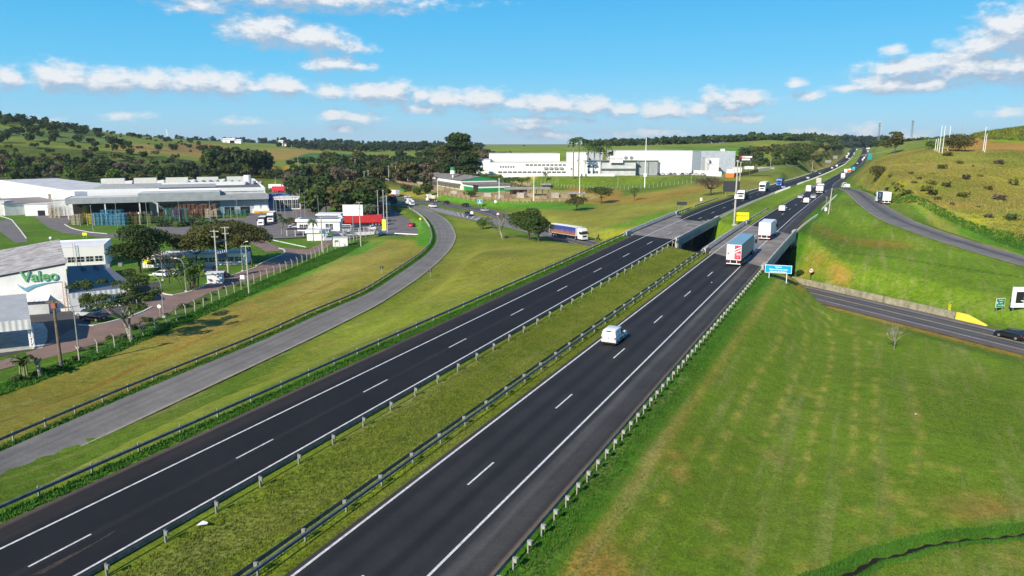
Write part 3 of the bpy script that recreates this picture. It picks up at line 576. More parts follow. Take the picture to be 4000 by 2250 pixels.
for d_, mm in ((-3.6, MARK), (3.6, MARK), (-.13, MARKY), (.13, MARKY)):
    P = CRs if abs(d_) > 1 else CRs[:70]
    ribbon('edge_line' if abs(d_) > 1 else 'centre_line', offset(P, d_ - .07), offset(P, d_ + .07), mm, rc, .012, 1)
AS_G = asphalt('asphalt_grey', (.185, .170, .150), [(1.5, .7, (.130, .120, .112), .8), (4.2, .6, (.14, .13, .12), .7), (6.3, .5, (.30, .25, .18), .8), (2.9, .08, (.06, .06, .06), .8)])
rb = road('cross_road_near_carriageway', CRBs, -3.9, 4.6, AS_G, .012); ribbon('edge_line', offset(CRBs, -3.5), offset(CRBs, -3.35), MARK, rb, .03, 1)
ribbon('edge_line', offset(CRBs, 3.45), offset(CRBs, 3.6), MARK, rb, .03, 1)
rr = ribbon('ramp', resample(RU, 110), resample(RL, 110), AS_G, u0=0, u1=6.6, dz=.024)
ribbon('edge_line', resample(RL, 110) * .985 + resample(RU, 110) * .015, resample(RL, 110) * .955 + resample(RU, 110) * .045, mat('faded_paint', (.42, .38, .30), .8, 0, .2, 2), rr, .04, 1)
rs = road('slip_road', SRs, -4.6, 3.4, asphalt('asphalt_slip', (.15, .14, .13), [(-1.2, 1.5, (.060, .060, .064), .9), (1.9, 1.0, (.19, .18, .16), .7), (3.2, .5, (.32, .29, .22), .8), (-4.2, .7, (.26, .22, .16), .8)]), .012)
# painted gore hatching where the ramp leaves
mb = MB()
a0 = np.array(pt(1700, 822, -2)); a1 = np.array(pt(1895, 868, -2)); b0 = np.array(pt(1640, 800, -2)); b1 = np.array(pt(1930, 862, -2))
for i in range(14):
    t = (i + .3) / 14; p = a0 + (a1 - a0) * t; q = b0 + (b1 - b0) * (t + .03); w = (a1 - a0) / 14 * .28
    mb.add([(p[0], p[1], -1.955), (p[0] + w[0], p[1] + w[1], -1.955), (q[0] + w[0], q[1] + w[1], -1.955), (q[0], q[1], -1.955)], [(0, 1, 2, 3)])
patch('gore_pavement', [(1640, 812), (1720, 812), (1930, 858), (1905, 872), (1790, 850), (1715, 832)], AS_G, -2, .028)
g_ = mb.build('gore_hatching', MARK); g_['kind'] = 'structure'
# plant streets and yards
REDS = asphalt('red_street_asphalt', (.225, .150, .120)); GREYS = asphalt('grey_street_asphalt', (.170, .150, .138)); DKS = asphalt('yard_asphalt', (.075, .073, .075))
ZP = -3.5
patch('red_street', [(-260, 1560), (0, 1445), (293, 1372), (488, 1304), (660, 1223), (816, 1145), (1000, 1087), (1094, 1053), (1211, 999), (1304, 952), (1350, 930), (1290, 932), (1204, 975), (1098, 968), (1000, 925), (960, 935), (1040, 985), (1107, 978), (1114, 991), (1055, 1014), (1000, 1044), (919, 1072), (816, 1106), (738, 1141), (676, 1153), (606, 1134), (560, 1150), (550, 1200), (594, 1200), (555, 1223), (500, 1240), (405, 1264), (307, 1272), (146, 1364), (0, 1411), (-260, 1500)], REDS, ZP, .05)
patch('plant_forecourt', [(440, 1235), (560, 1200), (600, 1130), (640, 1100), (300, 1130), (-300, 1170), (-300, 1390), (0, 1395), (180, 1355), (310, 1272)], DKS, ZP, .04)
patch('plant_upper_street', [(120, 835), (300, 840), (262, 878), (300, 896), (430, 914), (640, 878), (830, 856), (960, 850), (1000, 820), (940, 800), (1060, 750), (1200, 740), (1300, 800), (1260, 850), (1060, 905), (1000, 960), (900, 910), (640, 930), (420, 928), (250, 912), (190, 890)], GREYS, ZP, .045)
patch('service_road', [(1290, 905), (1350, 935), (1480, 913), (1655, 926), (1640, 895), (1590, 850), (1560, 822), (1500, 806), (1470, 812), (1470, 850), (1450, 862), (1250, 872), (1130, 888), (1000, 905), (1010, 935), (1180, 928)], GREYS, -3.25, .05)
patch('plant_side_lane', [(0, 862), (40, 858), (103, 930), (110, 945), (60, 948), (0, 905), (-200, 900), (-200, 850)], GREYS, ZP, .05)

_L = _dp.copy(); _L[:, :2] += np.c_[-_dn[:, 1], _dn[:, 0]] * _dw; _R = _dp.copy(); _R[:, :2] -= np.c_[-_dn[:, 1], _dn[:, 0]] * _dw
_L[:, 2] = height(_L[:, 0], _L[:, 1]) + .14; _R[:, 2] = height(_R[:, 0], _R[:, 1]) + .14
ribbon('ditch_shade_strip', _L, _R, mat('lip_shade_dark', (.012, .011, .008), .95, 0, .3, 3), across=1)  # near-black strip, the shadow of the ditch lip painted as colour
# ------------------------------------------------------------------ highway local frame
def HP(off, s, dz=0):
    Yy = s * CT + 20.0
    for _ in range(14): Xx = float(hwX(off, Yy)); Yy += (s - (Xx * ST + Yy * CT)) * .8
    Xx = float(hwX(off, Yy)); return (Xx, Yy, float(hwz(Xx, Yy)) + dz)
# ------------------------------------------------------------------ bridges
def bridge(label, o0, o1, s0, s1, pier_s):
    t = thing('road_bridge', label, 'bridge', HP((o0 + o1) / 2, s0((o0 + o1) / 2), -1.2)); B = Vector(t.location)
    def q(off, s, dz): return tuple(Vector(HP(off, s, dz)) - B)
    n = 12
    def strip(a, b, z0, z1, name, m, e0=0, e1=0, top=None):
        mb = MB(); secs = []
        for i in range(n + 1):
            f = i / n; sa = s0(a) - e0 + (s1(a) + e1 - s0(a) + e0) * f; sb = s0(b) - e0 + (s1(b) + e1 - s0(b) + e0) * f
            c, d = (a, b) if top is None else top
            secs.append([q(a, sa, z0), q(b, sb, z0), q(d, sb, z1), q(c, sa, z1)])
        return mb.loft(secs).build(name, m, t)
    strip(o0, o1, -1.0, .006, 'deck', mat('worn_deck', (.25, .225, .205), .85, 0, .22, .35))
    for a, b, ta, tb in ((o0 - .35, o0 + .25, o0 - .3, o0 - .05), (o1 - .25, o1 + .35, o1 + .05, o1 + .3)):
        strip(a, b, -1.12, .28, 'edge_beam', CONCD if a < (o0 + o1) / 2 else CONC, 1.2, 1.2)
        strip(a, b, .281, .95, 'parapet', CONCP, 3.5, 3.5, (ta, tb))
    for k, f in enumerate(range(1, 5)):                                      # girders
        o = o0 + (o1 - o0) * f / 5; strip(o - .25, o + .25, -1.75, -1.003, 'girder', mat('shade_dark_beam', (.09, .085, .08), .9, 0, .3, 1))  # beam colour darkened to carry the shade under the deck
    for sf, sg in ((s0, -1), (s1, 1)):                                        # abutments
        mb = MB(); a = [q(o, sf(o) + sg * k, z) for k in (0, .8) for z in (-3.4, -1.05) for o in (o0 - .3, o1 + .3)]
        mb.add(a, [(0, 1, 3, 2), (4, 6, 7, 5), (0, 4, 5, 1), (2, 3, 7, 6), (0, 2, 6, 4), (1, 5, 7, 3)]); mb.build('abutment', mat('shade_dark_slab', (.055, .052, .048)), t)  # abutment painted near-black for the underpass shade
        for o in (o0, o1):
            mb = MB(); w = .35; a = [q(o + d, sf(o) + sg * k, z) for d in (-w, w) for (k, z) in ((-.6, -1.0), (-.6, .94), (2.6, .94), (2.6, -2.6), (.4, -3.6))]
            mb.add(a, [(0, 1, 2, 3, 4), (9, 8, 7, 6, 5)] + [(i, (i + 1) % 5 + 0, (i + 1) % 5 + 5, i + 5) for i in range(5)]); mb.build('wing_wall', CONCP, t)
    # pier walls parallel to the cross road
    P = offset(CRs, 0)
    for side in (-7.4, 7.2):
        Q = offset(CRs, side); r = hwrel(Q[:, 0], Q[:, 1]); m_ = (r > o0 + .3) & (r < o1 - .3) & (Q[:, 1] > 90) & (Q[:, 1] < 240); Q = Q[m_]
        if len(Q) > 1:
            for i in range(4):
                a = Q[0] + (Q[-1] - Q[0]) * (i + .5) / 4; zt = float(hwz(a[0], a[1])) - 1.76
                mb = MB(); d = (Q[-1] - Q[0]) / np.linalg.norm(Q[-1] - Q[0]) * .9
                mb.bar(tuple(Vector((a[0] - d[0], a[1] - d[1], (zt - 2.2) / 2)) - B), tuple(Vector((a[0] + d[0], a[1] + d[1], (zt - 2.2) / 2)) - B), .6, zt + 2.2); mb.build('pier', mat('shade_dark_beam', (.09, .085, .08)), t)  # pier shares the beam colour with the underpass shade painted in
    # concrete paving slabs on the slopes under the deck
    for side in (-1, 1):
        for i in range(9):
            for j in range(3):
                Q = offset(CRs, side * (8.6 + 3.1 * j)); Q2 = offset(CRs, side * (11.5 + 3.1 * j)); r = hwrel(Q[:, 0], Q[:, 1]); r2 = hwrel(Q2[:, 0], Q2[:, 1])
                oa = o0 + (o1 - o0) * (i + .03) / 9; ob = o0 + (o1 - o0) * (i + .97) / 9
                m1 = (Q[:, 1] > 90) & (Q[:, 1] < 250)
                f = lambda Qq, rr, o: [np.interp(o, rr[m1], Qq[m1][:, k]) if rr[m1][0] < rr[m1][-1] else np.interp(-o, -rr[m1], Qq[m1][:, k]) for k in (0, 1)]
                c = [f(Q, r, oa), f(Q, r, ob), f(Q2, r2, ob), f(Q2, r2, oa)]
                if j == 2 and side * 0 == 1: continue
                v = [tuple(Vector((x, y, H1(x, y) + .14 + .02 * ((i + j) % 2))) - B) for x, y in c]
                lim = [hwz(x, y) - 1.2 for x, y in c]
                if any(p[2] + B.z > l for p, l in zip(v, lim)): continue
                MB().add(v + [(x, y, z - .2) for x, y, z in v], [(0, 1, 2, 3), (0, 4, 5, 1), (1, 5, 6, 2), (2, 6, 7, 3), (3, 7, 4, 0)]).build('slab', mat('shade_dark_slab', (.055, .052, .048), .95, 0, .3, 1.5), t)  # slab colour near-black: shade below the deck put into the material
    return t
bridge('concrete bridge of the left carriageway, joined by black asphalt, over the cross road', -17.3, -4.4, lambda o: 160 - .3 * (o + 9.6), lambda o: 200 - .6 * (o + 9.6), 180)
bridge('concrete bridge of the right carriageway carrying the red and white trailer truck', 4.1, 17.2, lambda o: 143.8 - 1.0 * (o - 6.9), lambda o: 188 - 1.15 * (o - 7.8), 160)
# white wing wall beside the right bridge
w = thing('retaining_wing', 'small white sloping concrete wing beyond the right bridge parapet', 'wall', G(3085, 950)); b = Vector(w.location)
a1, a2, a3 = Vector(HP(17.6, 178, -.9)) - b, Vector(HP(17.6, 178, -3.2)) - b, Vector(G(3112, 965)) - b + Vector((0, 0, .3))
mb = MB(); o_ = Vector((.25, .3, 0)); mb.add([a1, a2, a3, a1 + o_, a2 + o_, a3 + o_], [(0, 1, 2), (5, 4, 3), (0, 3, 4, 1), (1, 4, 5, 2), (2, 5, 3, 0)]); mb.build('wall_panel', CONCP, w)
# ------------------------------------------------------------------ concrete barrier along the cross road
Q = offset(CRs, 5.75); Q = Q[(Q[:, 1] > 118.5) & (Q[:, 1] < 172)]; Q[:, 2] = -2
t = thing('concrete_barrier', 'long pale concrete barrier along the cross road ending in a yellow nose', 'barrier', tuple(Q[0]))
T0 = Vector(t.location); k0 = next(i for i, p in enumerate(Q) if p[1] > 121)
def bsec(p, nrm, h): x, y = p[0] - T0.x, p[1] - T0.y; return [(x - nrm[0] * .3, y - nrm[1] * .3, -.1), (x - nrm[0] * .12, y - nrm[1] * .12, h), (x + nrm[0] * .12, y + nrm[1] * .12, h), (x + nrm[0] * .3, y + nrm[1] * .3, -.1)]
tg = np.gradient(Q[:, :2], axis=0); tg /= np.hypot(*tg.T)[:, None]; nr = np.stack([tg[:, 1], -tg[:, 0]], 1)
seg = 0; i = 0
while i < len(Q) - 1:
    j = min(i + 3, len(Q) - 1); mb = MB().loft([bsec(Q[k] + ((Q[min(k + 1, len(Q) - 1)] - Q[k]) * (.04 if k == i else 0)), nr[k], 1.15) for k in range(i, j + 1)]); mb.build('barrier_section', mat('mossy_concrete', (.34, .32, .22), .9, 0, .25, 1.2), t); i = j
e = Q[0]; d = (Q[0] - Q[1]); d /= np.linalg.norm(d)
mb = MB().loft([bsec(e + d * 5.2 + np.array([nr[0][0], nr[0][1], 0]) * .2, nr[0], .05), bsec(e + d * 2.0, nr[0], 1.15), bsec(e + d * .04, nr[0], 1.16)]); mb.build('yellow_end', mat('barrier_yellow', (.80, .62, .07), .7, 0, .1), t)
# ------------------------------------------------------------------ guardrails
POSTM = MB().box(-.06, .06, .0, .12, -.3, .80).box(-.06, .06, -.2, -.001, .45, .75).mesh('post', mat('post_grey', (.27, .28, .26), .6, .1, .15, 3))
POSTG = MB().box(-.06, -.02, -.06, .06, -.3, .76).box(.02, .06, -.06, .06, -.3, .76).box(-.02, .02, -.06, -.02, -.3, .74).mesh('post', GALV)
POSTB = MB().box(-.07, .07, -.02, .06, -.3, .80).box(-.13, .13, -.24, -.021, .52, .78).mesh('post', mat('post_pale', (.42, .41, .36), .6, .1, .2, 3))
def wprof(p, n, side):
    """W-beam section at p, n = unit vector toward the road"""
    x, y, z = p; o = []
    for (d, h) in ((.0, .43), (.085, .49), (.085, .53), (.0, .59), (.085, .65), (.085, .69), (.0, .75), (-.012, .75), (-.012, .43)):
        o.append((x + n[0] * d, y + n[1] * d, z + h))
    return o
def guardrail(label, path, side, spacing, pm, rails=(1,), nposts=300, closer=260, name='guardrail'):
    """path: Nx3 line of the posts; side: which way the road lies (+1 right)"""
    P = np.array(path); base = Vector(P[0]); t = thing(name, label, 'guardrail', tuple(base), 0, None)
    d = np.r_[0, np.cumsum(np.hypot(*(P[1:, :2] - P[:-1, :2]).T))]; L = d[-1]
    at = lambda x: np.array([np.interp(x, d, P[:, k]) for k in range(3)])
    S = np.arange(0, L, 2.0); pts = np.array([at(x) for x in S]); tg = np.gradient(pts[:, :2], axis=0); tg /= np.hypot(*tg.T)[:, None]; nr = np.stack([tg[:, 1], -tg[:, 0]], 1) * side
    for r in rails:
        mb = MB(); mb.loft([wprof(p - np.array(base) + np.array([n[0], n[1], 0]) * .28 * r, n * r, 1) for p, n in zip(pts, nr)]); mb.build('rail', RAILD, t)
    st = MB(); k = 0
    for x in np.arange(.6, L - .3, spacing):
        p = at(x); q = at(x + .5); a = math.atan2(q[1] - p[1], q[0] - p[0]); rz = a + (PI if side < 0 else 0) + PI
        if p[1] < closer and k < nposts:
            o = link('post', pm, t, tuple(p - np.array(base)), rz + (PI if False else 0)); k += 1
        else:
            w = .2; st.box(p[0] - base.x - w / 2, p[0] - base.x + w / 2, p[1] - base.y - w / 2, p[1] - base.y + w / 2, p[2] - base.z - .3, p[2] - base.z + .78)
    if st.v: o = st.build('far_posts', POSTW, t); o['kind'] = 'stuff'
    return t
def hseg(off, sa, sb): 
    n = max(3, int((sb - sa) / 4)); return [HP(off, sa + (sb - sa) * i / n, -.06) for i in range(n + 1)]
guardrail('grey steel guardrail on the outer verge of the left carriageway, near side of its bridge', hseg(-17.7, -25, 162), 1, 4, POSTG)
guardrail('steel guardrail with pale posts between left carriageway and grassy median, before the bridge', hseg(-4.15, -25, 157), -1, 4, POSTM)
guardrail('double-sided steel guardrail on the median side of the right carriageway', hseg(3.75, -25, 144), 1, 4, POSTM, (1, -1))
guardrail('steel guardrail with closely spaced white posts beside the mown field on the right', hseg(17.2, -10, 133), -1, 2, POSTB)
guardrail('dark steel guardrail running past the left bridge toward the brown meadow', hseg(-17.7, 206, 222), 1, 2, POSTG)
guardrail('long steel guardrail beyond the left bridge below the umbrella tree', hseg(-17.7, 227, 262), 1, 4, POSTG)
guardrail('white-posted guardrail climbing the median beyond the left bridge', hseg(-4.15, 199, 372), -1, 2, POSTM, closer=290)
guardrail('short guardrail on the median edge behind the yellow sign', hseg(3.75, 196, 232), 1, 4, POSTM)
guardrail('curved white-posted guardrail just beyond the right bridge', [(*HP(17.4 + 1.5 * (i / 9) ** 2, 178 + i * 4.6, -.08),) for i in range(10)], -1, 2, POSTB)
guardrail('white-posted guardrail ending near the slip road junction', hseg(18.6, 236, 300), -1, 2, POSTB, closer=330)
rp = RU + np.array([0, 0, 0]); tgr = np.gradient(rp[:, :2], axis=0); tgr /= np.hypot(*tgr.T)[:, None]
RG = rp.copy(); RG[:, 0] -= tgr[:, 1] * 1.7; RG[:, 1] += tgr[:, 0] * 1.7
guardrail('steel guardrail along the outside of the curving grey ramp', RG[2:108], 1, 4, POSTG, nposts=200)
far = [(LP0 - 1, 300, 760, 'far guardrail on the left edge of the uphill highway'), (LP1 + .8, 420, 1300, 'far guardrail along the left side of the climbing median')]
for o_, a_, b_, l_ in far: guardrail(l_, [(*HP(o_, a_ + (b_ - a_) * i / 60, -.05),) for i in range(61)], 1 if o_ < -10 else -1, 4, POSTM, closer=0)

# ------------------------------------------------------------------ vehicles
WH = {}
def wheel_parts(parent, x, y, r, w):
    k = (round(r, 2), round(w, 2))
    if k not in WH:
        WH[k] = (MB().disc((0, 0, 0), r, (1, 0, 0), w, 16).mesh('wheel', TYRE), MB().disc((0, 0, 0), r * .62, (1, 0, 0), w + .02, 12).disc((0, 0, 0), r * .2, (1, 0, 0), w + .06, 8).mesh('rim', RIM))
    a = link('wheel', WH[k][0], parent, (x, y, r)); link('rim', WH[k][1], a)
def side_body(mb, prof, belt, W, topw=.82, roof=None):
    """closed side profile (y,z) extruded across the width, narrowing above the belt line"""
    zr = max(z for _, z in prof); wz = lambda z: W / 2 if z <= belt else W / 2 * (1 - (1 - topw) * (z - belt) / (zr - belt)); n = len(prof)
    L = [(-wz(z), y, z) for y, z in prof]; Rr = [(wz(z), y, z) for y, z in prof]
    mb.add(L + Rr, [(i, (i + 1) % n, n + (i + 1) % n, n + i) for i in range(n)])
    low = [i for i in range(n) if prof[i][1] <= belt + 1e-6]; up = [i for i in range(n) if prof[i][1] >= belt - 1e-6]
    def caps(idx, f):
        return [tuple(idx)]
    # side faces: lower and upper parts
    for base, V in ((0, L), (n, Rr)):
        mb.add([V[i] for i in low], [tuple(range(len(low)))]); mb.add([V[i] for i in up], [tuple(range(len(up)))])
    return wz
def bevel_mesh(me, off=.05, seg=2):
    bm = bmesh.new(); bm.from_mesh(me); bmesh.ops.remove_doubles(bm, verts=bm.verts, dist=.002)
    bmesh.ops.recalc_face_normals(bm, faces=bm.faces)
    ed = [e for e in bm.edges if len(e.link_faces) == 2 and e.calc_face_angle(0) > .35]
    try: bmesh.ops.bevel(bm, geom=ed, offset=off, segments=seg, affect='EDGES', clamp_overlap=True)
    except Exception: pass
    bm.to_mesh(me); bm.free(); me.shade_smooth()
    try: me.set_sharp_from_angle(angle=R(38))
    except Exception: pass
CARS = {
 # profile (y back to front, z), belt, windows: side polygons (y,z), windscreen, rear glass, W, wheels y, radius
 'hatch': dict(L=4.0, W=1.72, belt=.92, prof=[(0, .35), (0, .92), (.42, 1.42), (.7, 1.48), (2.1, 1.48), (3.0, .98), (3.85, .82), (4.0, .55), (3.98, .28), (.05, .28)], up=[(0.05, .92), (.46, 1.40), (2.08, 1.45), (2.95, .96)], wh=(.75, 3.2), r=.31),
 'sedan': dict(L=4.4, W=1.74, belt=.90, prof=[(0, .35), (0, .92), (.75, .97), (1.35, 1.40), (1.6, 1.45), (2.5, 1.45), (3.35, .95), (4.25, .80), (4.4, .5), (4.38, .26), (.05, .26)], up=[(.85, .94), (1.4, 1.38), (2.48, 1.42), (3.28, .93)], wh=(.85, 3.5), r=.31),
 'suv': dict(L=4.4, W=1.82, belt=1.02, prof=[(0, .4), (0, 1.02), (.25, 1.58), (.55, 1.66), (2.3, 1.66), (3.15, 1.10), (4.25, .98), (4.4, .6), (4.38, .32), (.05, .32)], up=[(.08, 1.04), (.3, 1.55), (2.28, 1.62), (3.05, 1.10)], wh=(.85, 3.5), r=.35),
 'van': dict(L=4.25, W=1.80, belt=1.02, prof=[(0, .35), (0, 1.02), (.12, 1.72), (.45, 1.84), (2.35, 1.84), (3.35, 1.08), (4.1, .92), (4.25, .6), (4.23, .28), (.05, .28)], up=[(2.0, 1.06), (2.0, 1.62), (2.45, 1.66), (3.22, 1.06)], wh=(.72, 3.4), r=.32),
 'pickup': dict(L=5.0, W=1.82, belt=1.0, prof=[(0, .5), (0, 1.0), (1.62, 1.0), (1.78, 1.64), (2.1, 1.70), (3.0, 1.70), (3.8, 1.08), (4.85, .98), (5.0, .6), (4.98, .4), (.05, .4)], up=[(1.72, 1.04), (1.86, 1.58), (2.98, 1.64), (3.7, 1.08)], wh=(1.0, 4.0), r=.37),
 'bigvan': dict(L=5.9, W=2.05, belt=1.25, prof=[(0, .4), (0, 1.25), (.08, 2.45), (.35, 2.62), (4.1, 2.62), (5.0, 1.5), (5.75, 1.15), (5.9, .7), (5.88, .32), (.05, .32)], up=[(3.5, 1.35), (3.6, 2.1), (4.25, 2.15), (4.85, 1.4)], wh=(1.0, 4.8), r=.35)}
def curtain_mat():
    m = mat('curtain_blue_orange', (.04, .06, .24), .6, 0, .15, .6); N, L = m.node_tree.nodes, m.node_tree.links; tc = N.new('ShaderNodeTexCoord'); sp = N.new('ShaderNodeSeparateXYZ'); L.new(tc.outputs['Object'], sp.inputs[0])
    nz = N.new('ShaderNodeTexNoise'); nz.inputs['Scale'].default_value = .8; nz.inputs['Detail'].default_value = 5; L.new(tc.outputs['Object'], nz.inputs[0]); a = N.new('ShaderNodeMath'); a.operation = 'MULTIPLY_ADD'; a.inputs[1].default_value = 2.2; L.new(nz.outputs[0], a.inputs[0]); L.new(sp.outputs[2], a.inputs[2])
    r = N.new('ShaderNodeMapRange'); r.inputs[1].default_value = 2.8; r.inputs[2].default_value = 3.9; L.new(a.outputs[0], r.inputs[0]); x = N.new('ShaderNodeMixRGB'); x.inputs[1].default_value = (.30, .13, .06, 1); x.inputs[2].default_value = (.04, .06, .26, 1); L.new(r.outputs[0], x.inputs[0]); L.new(x.outputs[0], N['Principled BSDF'].inputs['Base Color']); return m
CMESH = {}
def car(kind, colm, label, cat, loc, rz, pitch=0, group=None, anchor='rear', name=None, extra=None):
    S = CARS[kind]; key = (kind, colm.name)
    if key not in CMESH:
        mb = MB(); wz = side_body(mb, S['prof'], S['belt'], S['W']); me = mb.mesh('body', colm); bevel_mesh(me, .06)
        g = {}
        e = .012
        for sx in (-1, 1):
            m2 = MB(); P = [(sx * (wz(z) + e), y, z) for y, z in S['up']]; m2.add(P, [(0, 1, 2, 3)]); g['side', sx] = m2.mesh('side_window', GLASS)
        pr = S['prof']; belt = S['belt']
        fr = [p for p in pr if p[0] > S['L'] * .4 and p[1] >= belt]; fr = sorted(fr, key=lambda p: -p[1])
        def glassquad(a, b, fa, fb, nm, dy):
            ya, za = a[0] + (b[0] - a[0]) * fa, a[1] + (b[1] - a[1]) * fa; yb, zb = a[0] + (b[0] - a[0]) * fb, a[1] + (b[1] - a[1]) * fb
            wa, wb = wz(za) - .1, wz(zb) - .1; nrm = Vector((0, (a[1] - b[1]), -(a[0] - b[0]))).normalized()
            if nrm.z < 0: nrm = -nrm
            o = nrm * .016; m2 = MB(); m2.add([(-wa, ya + o.y, za + o.z), (wa, ya + o.y, za + o.z), (wb, yb + o.y, zb + o.z), (-wb, yb + o.y, zb + o.z)], [(0, 1, 2, 3)]); return m2.mesh(nm, GLASS)
        tops = [p for p in pr if p[1] == max(q[1] for q in pr)]; tf = max(tops, key=lambda p: p[0]); nf = pr[(pr.index(tf) + 1) % len(pr)]
        g['ws'] = glassquad(tf, nf, .06, .93, 'windscreen', 0)
        tb = min(tops, key=lambda p: p[0]); ib = pr.index(tb)
        if kind == 'pickup': g['rw'] = glassquad((1.62, 1.0), (1.78, 1.64), .2, .92, 'rear_window', 0)
        elif kind not in ('van', 'bigvan'):
            a = pr[ib - 1]; b2 = pr[ib - 2]; g['rw'] = glassquad(a, b2, .04, .80, 'rear_window', 0)
        Wd = S['W'] / 2; Lc = S['L']; zb = S['belt']
        g['lamp'] = MB().box(-.17, .17, -.04, .04, -.07, .07).mesh('headlight', LAMPW); g['tail'] = MB().box(-.07, .07, -.04, .04, -.14, .14).mesh('taillight', LAMPR)
        g['bump'] = MB().box(-Wd * .97, Wd * .97, -.04, .14, .24, .42).box(-Wd * .97, Wd * .97, Lc - .14, Lc + .03, .2, .36).mesh('bumper', DARK if kind in ('van', 'suv', 'pickup') else colm)
        g['mir'] = MB().box(-.09, .09, -.06, .06, -.07, .07).mesh('mirror', colm)
        g['plate'] = MB().box(-.2, .2, -.012, .012, -.06, .06).mesh('number_plate', SIGNWHITE)
        CMESH[key] = (me, g)
    me, g = CMESH[key]; L = S['L']; f = Vector((-math.sin(rz), math.cos(rz), 0)); p = Vector(loc)
    if anchor == 'front': p = p - f * L - Vector((0, 0, math.tan(pitch) * L))
    if anchor == 'mid': p = p - f * L / 2 - Vector((0, 0, math.tan(pitch) * L / 2))
    t = thing(name or {'hatch': 'car', 'sedan': 'car', 'suv': 'car', 'van': 'delivery_van', 'bigvan': 'panel_van', 'pickup': 'pickup_truck'}[kind], label, cat, tuple(p), rz, group); t.rotation_euler = (pitch, 0, rz)
    link('body', me, t)
    for k in (('side', -1), ('side', 1), 'ws', 'rw'):
        if k in g: link(g[k].name.split('.')[0], g[k], t)
    Wd = S['W'] / 2; zb = S['belt']
    for sx in (-1, 1):
        link('headlight', g['lamp'], t, (sx * (Wd - .27), L - .03, zb - .24)); link('taillight', g['tail'], t, (sx * (Wd - .10), .02, zb - .10))
        link('mirror', g['mir'], t, (sx * (Wd + .08), S['up'][-1][0] - .25, zb + .1))
        for y in S['wh']: wheel_parts(t, sx * (Wd - .10), y, S['r'], .22)
    link('bumper', g['bump'], t); link('number_plate', g['plate'], t, (0, -.05, .55))
    return t
TB = {}
